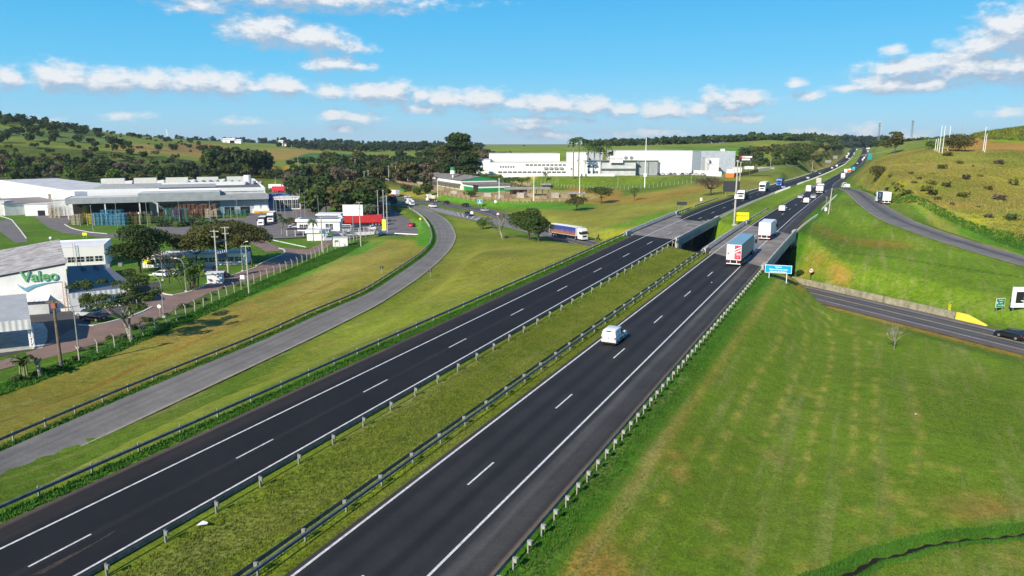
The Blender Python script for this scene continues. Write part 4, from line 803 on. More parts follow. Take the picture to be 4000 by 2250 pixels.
def truck(label, loc, rz, pitch=0, cab=None, box=None, style='box', Lb=7.0, Hb=2.6, W=2.5, anchor='rear', roofm=None, rearm=None, sidem=None, group=None, cat='truck', name=None, axles=None, capH=3.6, deckz=1.15, gap=.7, cabL=2.1):
    """cab-over truck or semi-trailer; local +y forward, origin under the rear bumper"""
    cab = cab or WHITE; box = box or WHITE; L = Lb + gap + cabL
    f = Vector((-math.sin(rz), math.cos(rz), 0)); p = Vector(loc)
    if anchor == 'front': p = p - f * L - Vector((0, 0, math.tan(pitch) * L))
    if anchor == 'mid': p = p - f * L / 2 - Vector((0, 0, math.tan(pitch) * L / 2))
    t = thing(name or {'box': 'box_truck', 'semi': 'semi_trailer_truck', 'dump': 'dump_truck', 'flat': 'flatbed_truck', 'tank': 'tanker_truck'}[style], label, cat, tuple(p), rz, group); t.rotation_euler = (pitch, 0, rz)
    h = W / 2; y0 = Lb + gap; zc = .45
    prof = [(y0, zc), (y0, capH - .25), (y0 + .25, capH), (y0 + cabL - .55, capH - .12), (y0 + cabL - .15, capH - .75), (y0 + cabL, 1.75), (y0 + cabL, zc)]
    mb = MB(); n = len(prof); hw = h - .03
    mb.add([(-hw, y, z) for y, z in prof] + [(hw, y, z) for y, z in prof], [tuple(range(n)), tuple(range(n, 2 * n))[::-1]] + [(i, (i + 1) % n, n + (i + 1) % n, n + i) for i in range(n)])
    me = mb.mesh('cab', cab); bevel_mesh(me, .09); link('cab', me, t)
    a, b = prof[4], prof[5]
    m2 = MB(); yy = lambda q: (a[0] + (b[0] - a[0]) * q, a[1] + (b[1] - a[1]) * q); p1, p2 = yy(.10), yy(.88)
    m2.add([(-hw + .12, p1[0] + .03, p1[1]), (hw - .12, p1[0] + .03, p1[1]), (hw - .12, p2[0] + .03, p2[1]), (-hw + .12, p2[0] + .03, p2[1])], [(0, 1, 2, 3)]); m2.build('windscreen', GLASS, t)
    for sx in (-1, 1):
        MB().add([(sx * (hw + .012), y0 + .75, 1.95), (sx * (hw + .012), y0 + .75, 2.75), (sx * (hw + .012), y0 + cabL - .35, 2.7), (sx * (hw + .012), y0 + cabL - .2, 1.85)], [(0, 1, 2, 3)]).build('side_window', GLASS, t)
        MB().box(sx * (h + .12) - .1, sx * (h + .12) + .1, y0 + cabL - .1, y0 + cabL + .06, 1.9, 2.65).build('mirror', DARK, t)
        MB().box(sx * (hw - .3) - .2, sx * (hw - .3) + .2, y0 + cabL - .02, y0 + cabL + .05, .72, .95).build('headlight', LAMPW, t)
        MB().box(sx * (h - .35) - .22, sx * (h - .35) + .22, -.05, .02, .85, 1.02).build('taillight', LAMPR, t)
    MB().box(-.75, .75, y0 + cabL - .01, y0 + cabL + .035, 1.05, 1.55).build('grille', DARK, t)
    MB().box(-hw, hw, y0 + cabL - .3, y0 + cabL + .10, .35, .70).build('front_bumper', cab, t)
    MB().box(-.45, .45, .2, L - .4, .75, 1.05).box(-h + .1, h - .1, Lb * .35, Lb * .55, .55, .95).build('chassis', DARK, t)
    MB().box(-h + .05, h - .05, -.06, .06, .45, .60).box(-.6, -.5, -.02, .3, .5, 1.1).box(.5, .6, -.02, .3, .5, 1.1).build('underrun_bar', SIGNWHITE, t)
    if style in ('box', 'semi'):
        b0 = MB().box(-h, h, 0, Lb, deckz, deckz + Hb).build('cargo_box', box, t)
        if roofm: MB().box(-h - .01, h + .01, -.01, Lb + .01, deckz + Hb + .002, deckz + Hb + .05).build('roof', roofm, t)
        if sidem:
            for sx in (-1, 1): MB().box(sx * (h + .012) - .01, sx * (h + .012) + .01, .12, Lb - .12, deckz + .1, deckz + Hb - .1).build('curtain', sidem, t)
        mb = MB(); rm = rearm or box
        mb.box(-h + .04, -.015, -.04, .0, deckz + .05, deckz + Hb - .06).box(.015, h - .04, -.04, .0, deckz + .05, deckz + Hb - .06); d = mb.build('rear_door', rm, t)
        mb = MB()
        for x in (-.75, -.35, .35, .75): mb.box(x - .02, x + .02, -.075, -.04, deckz + .1, deckz + Hb - .1)
        mb.build('lock_bar', GALV, d)
    if style == 'dump':
        mb = MB(); z0, z1 = deckz, deckz + Hb; mb.box(-h, h, 0, Lb, z0, z0 + .12)
        for sx in (-1, 1): mb.box(sx * h - .05, sx * h + .05, 0, Lb, z0, z1)
        mb.box(-h, h, 0, .1, z0, z1).box(-h, h, Lb - .1, Lb, z0, z1 + .1); mb.build('tipper_body', box, t)
        mb = MB()
        for sx in (-1, 1):
            for k in range(6): mb.box(sx * (h + .07) - .05, sx * (h + .07) + .05, .3 + k * (Lb - .7) / 5, .42 + k * (Lb - .7) / 5, z0, z1)
        mb.build('side_rib', box, t)
        if roofm: MB().box(-h - .06, h + .06, -.02, Lb, z1 + .01, z1 + .16).build('tarpaulin', roofm, t)
    if style == 'flat':
        mb = MB().box(-h, h, 0, Lb, deckz, deckz + .18)
        for sx in (-1, 1): mb.box(sx * h - .03, sx * h + .03, 0, Lb, deckz, deckz + Hb)
        mb.box(-h, h, 0, .06, deckz, deckz + Hb).box(-h, h, Lb - .06, Lb, deckz, deckz + Hb + .8); mb.build('flatbed', box, t)
    if style == 'tank':
        MB().box(-h + .3, h - .3, .2, Lb, deckz - .1, deckz + .2).build('deck', DARK, t)
        mb = MB(); mb.tube([(0, .3, deckz + 1.1), (0, .5, deckz + 1.1), (0, Lb - .4, deckz + 1.1), (0, Lb - .2, deckz + 1.1)], [.6, 1.05, 1.05, .6], 16); mb.build('tank', box, t, smooth=True)
    ax = axles or ((1.2, 2.4, 3.6) if style == 'semi' else (1.3, 2.5) if Lb > 5.5 else (1.4,))
    for y in list(ax) + ([y0 - .9] if style == 'semi' else []) + [y0 + cabL - 1.0]:
        for sx in (-1, 1): wheel_parts(t, sx * (h - .2), y, .5, .4 if y < y0 else .3)
    return t
def hwdir(p):
    X, Y = p[0], p[1]; d = 3.0; rel = float(hwrel(X, Y)); a = (float(hwX(rel, Y - d)), Y - d); b = (float(hwX(rel, Y + d)), Y + d)
    dx, dy = b[0] - a[0], b[1] - a[1]; ln = math.hypot(dx, dy); g = (float(hwz(*b)) - float(hwz(*a))) / ln
    return math.atan2(-dx, dy), math.atan(g)
def on_hw(px, py, away=True):
    p = hwpt(px, py); p = (p[0], p[1], p[2] + .02); rz, g = hwdir(p)
    return (p, rz, g) if away else (p, rz + PI, -g)
def hcar(kind, col, label, cat, px, py, away=True, **k):
    p, rz, g = on_hw(px, py, away); return car(kind, col, label, cat, p, rz, g, anchor='rear' if away else 'front', **k)
def htruck(label, px, py, away=True, **k):
    p, rz, g = on_hw(px, py, away); return truck(label, p, rz, g, anchor='rear' if away else 'front', **k)
# --- right carriageway, driving away
v = hcar('van', WHITE, 'white delivery van nearest the camera on the right carriageway', 'van', 2376, 1351)
for s_, y_, z_, sz in (('AJC', 1.15, 1.42, .34), ('A.GB', 2.55, .92, .26), ('Servicos', 1.25, 1.10, .13)): text(s_, sz, mat('dark_lettering', (.03, .035, .06), .5), v, (.915 if z_ < 1.3 else .885, y_, z_), (PI / 2, 0, PI / 2), extr=.004)
MB().box(.902, .925, 1.35, 2.75, .42, .62).build('sill_moulding', DARK, v); MB().box(-.3, .3, -.01, .12, 1.72, 1.78).build('brake_light', DARK, v)
MB().box(-.06, .06, -.03, .0, .86, 1.04).build('badge', GREYP, v)
sheet = corr('trailer_grey_side', (.34, .335, .30), .35, 1, .5); roofb = mat('trailer_roof_blue', (.20, .36, .46), .45, 0, .08, .6)
t = htruck('semi-trailer truck with grey roof and red and white rear doors on the right bridge', 2864, 1041.5, style='semi', Lb=13.4, Hb=2.85, box=sheet, roofm=roofb, rearm=SIGNWHITE, W=2.6)
PR = mat('panel_red', (.62, .025, .06), .5, 0, .12, 3)
MB().box(.12, 1.2, -.052, -.042, 1.35, 3.85).build('red_panel', PR, t)
mb = MB()
for zz in (3.02, 2.55): mb.add([(.12, -.058, zz - .15), (1.2, -.058, zz + .45), (1.2, -.058, zz + .67), (.12, -.058, zz + .07)], [(0, 1, 2, 3)])
mb.build('white_stripe', SIGNWHITE, t); text('DDR', .38, SIGNWHITE, t, (.72, -.06, 2.15), extr=.003, bold=.01); text('TRANSPORTES', .11, SIGNWHITE, t, (.7, -.06, 1.98), extr=.003); text('logistica', .16, SIGNWHITE, t, (.7, -.06, 1.62), extr=.003)
mb = MB(); mb.tube([(-.95, -.052, 2.35), (-.95, -.045, 2.35)], .24, 14).build('round_emblem', mat('emblem_grey', (.42, .33, .33), .6), t)
htruck('white box truck with closed rear doors on the far part of the right bridge', 2984, 940, style='box', Lb=7.4, Hb=2.75, W=2.5)
hcar('van', WHITE, 'white van alone in the left lane just beyond the right bridge', 'van', 3053, 828.5)
hcar('van', WHITE, 'white rounded van in the middle of the right carriageway between two silver cars', 'van', 3148, 795.6)
hcar('sedan', SILVER, 'silver sedan in the left lane beside the rounded white van', 'car', 3124.7, 776)
v = hcar('hatch', SILVER, 'silver hatchback with roof rack right of the rounded white van', 'car', 3175.5, 775.8); MB().box(-.6, .6, 1.0, 2.0, 1.5, 1.56).build('roof_rack', DARK, v)
hcar('bigvan', WHITE, 'tall white panel van beside the white dump truck', 'van', 3157, 749.4)
htruck('white dump truck with grey tarpaulin in the right lane', 3200, 756.5, style='dump', Lb=6.6, Hb=1.9, roofm=GREYP)
hcar('suv', BLACK, 'dark car between the tall white van and the dump truck', 'car', 3178, 735.7)
htruck('beige box truck directly ahead of the dump truck', 3197, 724, style='box', Lb=7.5, Hb=2.7, box=BEIGE)
htruck('tall white semi-trailer with pinkish lower rear at the junction', 3291.7, 700, style='semi', Lb=13, Hb=2.8)
htruck('white truck half hidden ahead of the tall white semi-trailer', 3303, 679, style='box', Lb=8, Hb=2.8)
htruck('orange dump truck in the right lane of the climbing road', 3317, 676, style='dump', Lb=6, Hb=1.4, box=ORANGE)
htruck('teal box truck climbing the right carriageway', 3333.5, 667.5, style='box', Lb=7, Hb=2.6, box=TEAL, cab=TEAL)
hcar('hatch', TEAL, 'small teal car just left of the teal truck', 'car', 3321, 659); hcar('sedan', WHITE, 'white car in the left lane far up the climb', 'car', 3348.6, 640)
hcar('hatch', BLACK, 'dark car in the left lane ahead of the far white car', 'car', 3357, 629)
hcar('bigvan', WHITE, 'far white van low on the climb beside the dark cars', 'van', 3369, 627); hcar('bigvan', WHITE, 'far white van just ahead of another white van on the climb', 'van', 3375, 620)
htruck('grey truck high on the climb with a light top', 3381, 613, style='box', Lb=7, Hb=2.5, box=GREYP); htruck('dark brown truck high on the climb in the left lane', 3370.6, 609, style='dump', Lb=7, Hb=1.8, box=mat('paint_brown', (.07, .05, .045), .5), cab=NAVY)
htruck('grey and white truck close to the crest', 3390, 596, style='box', Lb=8, Hb=2.6, box=BEIGE); htruck('white truck on the crest, left one of two', 3387, 585, style='box', Lb=8, Hb=2.8); htruck('white truck on the crest, right one of two', 3394, 583.5, style='box', Lb=8, Hb=2.6)
# --- left carriageway, coming towards the camera
htruck('white cab flatbed truck with dark sides, nearest oncoming vehicle', 2892, 780.5, False, style='flat', Lb=6.6, Hb=.9, box=mat('paint_charcoal', (.035, .04, .042), .5), capH=3.3)
htruck('white semi truck with pale green trailer behind the flatbed', 2976, 749.4, False, style='semi', Lb=11, Hb=2.8, box=mat('paint_palegreen', (.42, .58, .40), .5), capH=3.8, roofm=SIGNWHITE)
htruck('blue semi truck with dark blue trailer on the left carriageway', 3042, 727, False, style='semi', Lb=13, Hb=2.8, box=NAVY, cab=BLUE, capH=3.8)
hcar('hatch', BLUE, 'bright blue car overtaking the blue truck', 'car', 3059, 735.7, False); hcar('hatch', SILVER, 'silver car behind the bright blue one', 'car', 3155.5, 698, False)
hcar('suv', BLACK, 'dark oncoming car alone on the left carriageway', 'car', 3202, 680.8, False); hcar('sedan', WHITE, 'white oncoming car in the slow lane before the white van', 'car', 3250, 658, False)
hcar('bigvan', WHITE, 'white oncoming van behind the white car', 'van', 3268, 650.5, False); htruck('white oncoming truck leading a cluster on the far slope', 3307, 617.6, False, style='box', Lb=8, Hb=2.8)
htruck('second white oncoming truck in the far cluster', 3313.7, 607, False, style='box', Lb=8, Hb=2.8); hcar('sedan', SILVER, 'silver car beside the far cluster of white trucks', 'car', 3316, 620, False)
hcar('sedan', WHITE, 'white car near the top of the left carriageway', 'car', 3335, 603, False); hcar('hatch', WHITE, 'small white car just below another near the top', 'car', 3337, 599, False); hcar('bigvan', WHITE, 'white bus-like van at the very crest of the left carriageway', 'van', 3346.7, 586, False)
def gcar(kind, col, label, cat, px, py, ang, z=None, anchor='mid', **k):
    """heading in degrees clockwise from straight ahead"""
    p = G(px, py) if z is None else pt(px, py, z); return car(kind, col, label, cat, (p[0], p[1], p[2] + .09), -R(ang), 0, anchor=anchor, **k)
def gtruck(label, px, py, ang, z=None, anchor='mid', **k):
    p = G(px, py) if z is None else pt(px, py, z); return truck(label, (p[0], p[1], p[2] + .09), -R(ang), 0, anchor=anchor, **k)
# --- side road and slip road
gtruck('white semi truck with black curtain trailer on the meadow service road', 2925, 711, 250, 4.2, 'front', style='semi', Lb=13, Hb=2.8, box=BLACK, capH=3.7)
gtruck('white truck parked behind the blue truck beside the meadow', 3030, 697, 215, 4.0, 'front', style='box', Lb=6, Hb=2.2)
gcar('pickup', WHITE, 'white pickup turning at the slip road junction', 'pickup', 3298, 728, 20, 7.9); gcar('van', WHITE, 'white van with two rear windows waiting at the slip road mouth', 'van', 3313, 736, -5, 8.0, 'rear')
t = gtruck('box truck with dark blue lettered side on the slip road', 3462, 799, 12, 8.0, 'rear', style='box', Lb=6.2, Hb=2.75, sidem=mat('curtain_blue', (.035, .07, .12), .55), box=WHITE)
for s_, y_, z_, sz in (('Paul', 3.1, 2.6, 1.15), ('transportes', 3.1, 2.1, .38)): text(s_, sz, mat('letter_pale_blue', (.55, .72, .80), .5), t, (-1.285, y_, z_), (PI / 2, 0, -PI / 2), extr=.004, bold=.02)
text('Paulista', .42, LETGREY, t, (0, -.07, 3.15), extr=.003)
# --- cross road
t = gtruck('white semi truck with blue and orange curtain trailer beside the two round trees', 2284, 941, 146, -1.95, 'front', style='semi', Lb=13.6, Hb=2.75, capH=3.75, box=WHITE, sidem=curtain_mat(), roofm=SIGNWHITE)
gcar('hatch', BLACK, 'black hatchback on the cross road at the right edge of the picture', 'car', 3945, 1322, -26, -1.95)
gtruck('small white box truck coming along the near carriageway of the cross road', 1612, 804, 148, -1.95, 'front', style='box', Lb=4.0, Hb=2.3, W=2.2, capH=2.6, deckz=.9)
gcar('pickup', WHITE, 'white pickup between the box truck and the painted chevrons', 'pickup', 1690, 811, 145, -1.95); gcar('suv', NAVY, 'dark blue car beside the painted chevrons', 'car', 1832, 843, 150, -1.95)
gcar('hatch', SILVER, 'silver blue car on the far carriageway near the bare tree', 'car', 1893, 826, -35, -1.95); gcar('suv', BLACK, 'black car on the far carriageway, right one of the pair', 'car', 1817, 807, -35, -1.95)
gcar('hatch', BLACK, 'black car on the far carriageway behind the water tanker', 'car', 1743, 796, -35, -1.95)
gtruck('cream tanker truck on the far carriageway of the cross road', 1702, 790, -35, -1.95, 'rear', style='tank', Lb=5.5, box=mat('paint_cream', (.70, .62, .45), .5), cab=WHITE)
gcar('sedan', WHITE, 'white car on the far carriageway below the yard bank', 'car', 1592, 772, -36, -1.95); gtruck('white box truck with orange cab far along the cross road', 1553, 768, -36, -1.95, 'rear', style='box', Lb=5, Hb=2.3, cab=ORANGE)
gcar('sedan', mat('paint_darkgreen', (.02, .06, .05), .4), 'dark green car at the start of the near carriageway', 'car', 1505, 783, 145, -1.95); gcar('sedan', WHITE, 'white car above the parked brown trailers', 'car', 1469, 775, 145, -1.95)
gtruck('white truck at the far end of the cross road', 1462, 753, -40, -1.95, 'rear', style='box', Lb=6, Hb=2.4)
# --- service road and gatehouse yard
ZS = -3.2
gcar('hatch', RED, 'red car parked at the edge of the service road', 'car', 1609, 885, 10, ZS); gcar('sedan', WHITE, 'white sedan driving in front of the yellow totem', 'car', 1453, 897, 150, ZS)
gcar('hatch', NAVY, 'dark blue car under the blank billboard', 'car', 1402, 897, 140, ZS); gcar('sedan', SILVER, 'grey car behind the white barrier wall', 'car', 1481, 916, 160, ZS)
gcar('hatch', SILVER, 'silver car stopped beside the gatehouse', 'car', 1284, 940, 160, ZP); gcar('sedan', WHITE, 'white car under the gatehouse canopy', 'car', 1150, 890, 70, ZP); gcar('sedan', SILVER, 'silver car behind the gatehouse fence', 'car', 1365, 922, 90, ZS)
gtruck('white semi truck with red curtain trailer behind the billboard', 1318, 883, 262, ZS, 'front', style='semi', Lb=14, Hb=2.75, box=RED, sidem=mat('curtain_red', (.50, .03, .03), .6, 0, .1, .5), capH=3.9, roofm=RED)
gtruck('white truck waiting at the plant loading area, cab to the camera', 1056, 870, 170, ZP, 'front', style='box', Lb=7, Hb=2.6, box=mat('paint_darkgrey', (.06, .065, .07), .5), capH=3.7, roofm=SIGNWHITE)
gtruck('white truck with dark box just left of the waiting white truck', 1018, 884, 170, ZP, 'front', style='box', Lb=6, Hb=2.0, box=DARK, roofm=SIGNWHITE, capH=2.5)
gtruck('beige caged truck parked at the end of the service road', 1516, 834, -25, ZS, 'rear', style='dump', Lb=10, Hb=2.7, box=mat('caged_beige', (.33, .27, .20), .8, 0, .3, 2), roofm=BEIGE)
gtruck('rust red covered truck parked beside the beige caged one', 1478, 826, -25, ZS, 'rear', style='box', Lb=12, Hb=2.7, box=mat('paint_rustred', (.34, .12, .10), .8, 0, .2, 1), roofm=BEIGE)
gtruck('dark trailer parked on the shoulder ahead of the beige truck', 1541, 796, -30, -3.0, 'rear', style='box', Lb=7, Hb=2.2, box=DARK, cab=DARK)
gtruck('blue trailer truck parked by the white steel shed', 1082, 786, 80, ZP, 'mid', style='semi', Lb=13, Hb=2.7, box=BLUE, cab=BLUE)
for i, (px, py, bm_, cb, l) in enumerate([(1085, 742, SIGNWHITE, WHITE, 'white box trailer truck parked second from the red one'), (1160, 742, BLUE, WHITE, 'blue and white trailer truck at the right end of the parked row'), (1120, 732, YELLOW, ORANGE, 'yellow truck peeking out of the parked row'), (1065, 734, ORANGE, ORANGE, 'orange machine truck at the left end of the parked row'), (1100, 752, PR, WHITE, 'red trailer truck in the parked row behind the factory'), (1130, 725, SIGNWHITE, WHITE, 'white trailer truck in the back of the parked row')]):
    gtruck(l, px, py, 95, ZP, style='semi', Lb=9, Hb=2.7, box=bm_, cab=cb)
# --- plant cars
gcar('hatch', WHITE, 'white hatchback parked by the slim bare tree', 'car', 632, 1080, 290, ZP); gcar('hatch', SILVER, 'silver white hatchback parked right of the white one', 'car', 676, 1076, 290, ZP)
gcar('sedan', BLACK, 'black sedan parked behind the forked tree', 'car', 366, 1253, 285, ZP); gcar('suv', SILVER, 'grey car parked behind the black sedan', 'car', 345, 1238, 285, ZP)
gcar('sedan', BLACK, 'dark car beside the small kiosk', 'car', 862, 1084, 300, ZP); gcar('hatch', NAVY, 'dark car under the umbrella trees', 'car', 820, 1062, 300, ZP)
# --- cars at the white factory
colz = [(BLACK, 'black'), (SILVER, 'silver'), (WHITE, 'white'), (BLACK, 'second black'), (GREYP, 'grey'), (WHITE, 'second white'), (NAVY, 'navy'), (SILVER, 'second silver'), (BLACK, 'third black')]
for i, (c_, nm) in enumerate(colz):
    gcar('hatch', c_, nm + ' car counted from the left in the row before the big white hall', 'car', 2573 + i * 15.5, 684, 195 if i % 2 else 15, 8.05, group='cars parked before the white hall')
gcar('sedan', WHITE, 'white car parked right of the car row, before the low wall', 'car', 2718, 686, 80, 8.05); gcar('sedan', SILVER, 'silver car parked at the right end before the low wall', 'car', 2746, 686, 80, 8.05)
# ------------------------------------------------------------------ buildings
V2 = lambda p: np.array(p[:2], float)
def part(mb, name, m, t, **k):
    o = mb.build(name, m, t, **k); o.location = -Vector(t.location) if t.parent is None else Vector((0, 0, 0)); return o
def wb(mb, P0, u, v, a0, a1, b0, b1, z0, z1):
    P0 = V2(P0); c = [P0 + u * a + v * b for a, b in ((a0, b0), (a1, b0), (a1, b1), (a0, b1))]
    return mb.prism([tuple(q) for q in c], z0, z1)
def unit(v): v = np.array(v, float); return v / np.linalg.norm(v)
ROOFG = corr('fibre_cement_roof', (.50, .47, .45), .9, 1, .35, .9, .3); ROOFL = mat('light_roof', (.62, .61, .60), .7, 0, .15, .25); ROOFW = mat('white_roof', (.78, .78, .77), .6, 0, .08, .25)
CORRW = corr('white_ribbed_sheet', (.74, .74, .73), .7, 0, .6); CORRG = corr('grey_ribbed_cladding', (.34, .37, .385), .6, 2, .4); CORRD = corr('dark_ribbed_roof', (.13, .14, .17), .8, 0, .7); CORRB = corr('pale_blue_cladding', (.42, .47, .53), .6, 2, .4)
WINF = mat('window_frame', (.72, .73, .74), .5)
def windows(t, P0, u, nrm, a0, a1, n, z0, z1, gap=.25, name='window', wall=None, panes=2, parent=None):
    """row of framed windows on the plane P0 + u*a, set proud along nrm"""
    wdt = (a1 - a0) / n; P0 = V2(P0)
    for i in range(n):
        x0, x1 = a0 + i * wdt + gap / 2, a0 + (i + 1) * wdt - gap / 2
        mb = MB(); wb(mb, P0 + nrm * .01, u, nrm, x0, x1, 0, .04, z0, z1); w = part(mb, name, GLASS, t)
        if panes:
            mb = MB()
            for k in range(panes + 1):
                x = x0 + (x1 - x0) * k / panes; wb(mb, P0 + nrm * .01, u, nrm, x - .04, x + .04, .041, .09, z0, z1)
            wb(mb, P0 + nrm * .01, u, nrm, x0, x1, .041, .09, (z0 + z1) / 2 - .04, (z0 + z1) / 2 + .04); f = mb.build('frame', WINF, w)
# ---- Valeo hall
A = pt(254, 1025, 5.7); D_ = pt(0, 1079, 5.7); Bk = pt(186, 922, 5.7)
v = np.array([math.sin(R(-33)), math.cos(R(-33))]); u = unit([-.94, -.34]); dep = 39.0; wd = 46.0; A2 = V2(A); ZP = -3.5
nf = np.array([-u[1], u[0]])
t = thing('industrial_hall', 'white factory hall with green company lettering and grey sheet roof', 'building', (A2[0], A2[1], ZP))
SL = .160; zt_ = lambda a: 5.45 - SL * a
def slab_(mb, a0, a1, b0, b1, zlo, zhi, lo_flat=True):
    c = [A2 + u * a + v * b for a, b in ((a0, b0), (a1, b0), (a1, b1), (a0, b1))]; zz_ = [zt_(a0) + zhi, zt_(a1) + zhi, zt_(a1) + zhi, zt_(a0) + zhi]
    return mb.prism([tuple(q) for q in c], zlo if lo_flat else [q + zlo - zhi for q in zz_], zz_)
mb = MB(); slab_(mb, 0, wd, 0, .3, ZP, -.1); slab_(mb, 0, .3, .3, dep, ZP, -.1); slab_(mb, .3, wd, dep - .3, dep, ZP, -.1); part(mb, 'wall', mat('stained_white_wall', (.80, .79, .77), .85, 0, .10, .35), t)
for k, (b0, b1) in enumerate(((0.1, dep * .46), (dep * .49, dep - .1))):
    mb = MB(); slab_(mb, -.15, wd, b0, b1, -.1 + .12 * k, .15 + .12 * k, False); part(mb, 'roof', ROOFG, t)
mb = MB(); slab_(mb, -.2, wd, dep * .46 + .02, dep * .49 - .02, -.2, 0, False); part(mb, 'roof_gutter', mat('gutter', (.25, .27, .28), .7), t)
mb = MB(); wb(mb, A2, u, v, 26, wd, 4, dep - 3, 0, 7.5); part(mb, 'raised_block', WALLW, t)
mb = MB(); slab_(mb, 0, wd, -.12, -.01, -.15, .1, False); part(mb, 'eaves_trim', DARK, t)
mb = MB(); q = [A2 + u * a + nf * b for a, b in ((3.0, .02), (12.5, .02), (12.5, 1.9), (3.0, 1.9))]; mb.prism([tuple(x) for x in q], [-.25, -.25, -.95, -.95], [-.18, -.18, -.88, -.88]); part(mb, 'awning', CORRW, t)
rz = math.atan2(-u[1], -u[0])
def walltext(s_, size, m, P, z, t, **k):
    return text(s_, size, m, t, tuple(Vector((P[0], P[1], z)) - Vector(t.location)), (PI / 2, 0, rz), **k)
Pt = A2 + u * 4.3 + nf * .12; walltext('Valeo', 2.6, LOGOG, Pt, 2.55, t, extr=.12, bold=.045, name='company_lettering')
mb = MB(); S_ = lambda a, z: tuple(np.r_[A2 + u * (a * .84 - .1) + nf * .14, z] - np.array(t.location)); S2 = lambda a, z: tuple(np.r_[A2 + u * (a * .84 - .1) + nf * .03, z] - np.array(t.location))
sw = [(9.6, 2.1), (8.7, 1.15), (8.0, .65), (6.5, 1.35), (4, 1.95), (1.2, 2.2), (4, 2.15), (6.5, 1.85), (8.2, 1.35), (8.9, 1.7)]
mb.add([S_(a, z) for a, z in sw] + [S2(a, z) for a, z in sw], [tuple(range(10))] + [(i, (i + 1) % 10, 10 + (i + 1) % 10, 10 + i) for i in range(10)]); mb.build('logo_swoosh', LOGOB, t)
mb = MB()
for a in (.35, .8):
    p = A2 + u * a + nf * .35; mb.box(p[0] - .04, p[0] + .04, p[1] - .04, p[1] + .04, ZP, 2.2)
for k in range(18):
    p, q = A2 + u * .35 + nf * .35, A2 + u * .8 + nf * .35; z = ZP + .4 + k * .3; mb.bar((*p, z), (*q, z), .05)
part(mb, 'ladder', mat('rusty_ladder', (.50, .34, .24), .8), t)
mb = MB(); wb(mb, A2, u, nf, 11.3, 11.5, .02, .3, .5, 2.0); wb(mb, A2, u, nf, 11.7, 12.0, .02, .2, .5, 2.0); part(mb, 'downpipe', GALV, t)
# low annex block in front of the awning
mb = MB(); wb(mb, A2, u, nf, 3.2, 12, .02, 1.2, ZP, -1.3); part(mb, 'plinth', WALLG, t)
# ---- office block behind
B0 = V2(pt(405, 957, 2.1)); uo = unit(V2(pt(223, 965, 2.1)) - B0); vo = unit(V2(pt(371, 929, 2.1)) - B0); vo = unit(vo - uo * (vo @ uo))
t = thing('office_block', 'white office block with a strip of dark windows behind the lettered hall', 'building', (B0[0], B0[1], ZP))
mb = MB(); wb(mb, B0, uo, vo, 0, 13, 0, 13, ZP, 1.9); part(mb, 'wall', WALLW, t); mb = MB(); wb(mb, B0, uo, vo, .3, 12.7, .3, 12.7, 1.75, 1.95); part(mb, 'roof', ROOFW, t)
mb = MB(); wb(mb, B0, uo, vo, -.05, 13.05, -.05, .3, 1.9, 2.25); wb(mb, B0, uo, vo, -.05, .3, .3, 13, 1.9, 2.25); wb(mb, B0, uo, vo, .3, 13, 12.7, 13.05, 1.9, 2.25); part(mb, 'parapet', WALLW, t)
windows(t, B0, uo, -vo, .4, 12.5, 6, -1.9, -.6, .35)
mb = MB(); p = B0 + uo * 6.5 - vo * .4
for a in (-.3, .3):
    q = p + uo * a; mb.box(q[0] - .03, q[0] + .03, q[1] - .03, q[1] + .03, -2.5, 3.0)
for k in range(14): mb.bar((*(p - uo * .3), -2.2 + k * .38), (*(p + uo * .3), -2.2 + k * .38), .04)
part(mb, 'ladder', GALV, t)
# ---- lean-to with dark ribbed roof
c = [pt(262, 1040, .9), pt(412, 1032, .9), pt(535, 1122, -.1), pt(266, 1150, -.1)]
t = thing('annex_building', 'low annex with dark ribbed roof and white fascia behind the forked tree', 'building', (*c[3][:2], ZP))
mb = MB(); mb.prism([q[:2] for q in c][::-1], [q[2] - .12 for q in c][::-1], [q[2] for q in c][::-1]); part(mb, 'roof', CORRD, t)
a_, b_ = V2(c[3]), V2(c[2]); ua = unit(b_ - a_); la = np.linalg.norm(b_ - a_); na = np.array([ua[1], -ua[0]]); mb = MB(); wb(mb, a_, ua, na, 0, la, 0, .15, -.95, .0); part(mb, 'fascia', CORRW, t)
ins = [V2(q) for q in c]; ce = sum(ins) / 4; ins = [q + (ce - q) * .04 for q in ins]; mb = MB().prism([tuple(q) for q in ins][::-1], ZP, [-.25, -.25, .75, .75]); part(mb, 'wall', WALLW, t)
windows(t, ins[3], ua, na, 1.0, la * .35, 2, -2.9, -1.4, .8, 'window'); windows(t, ins[3], ua, na, la * .75, la * .97, 1, -3.4, -1.6, .3, 'window')
for k in range(4):
    mb = MB(); p = a_ + (V2(c[0]) - a_) * .8 + ua * (3 + 2.4 * k); mb.box(p[0] - .45, p[0] + .45, p[1] - .35, p[1] + .35, .75, 1.5); part(mb, 'air_conditioner', GREYP, t)
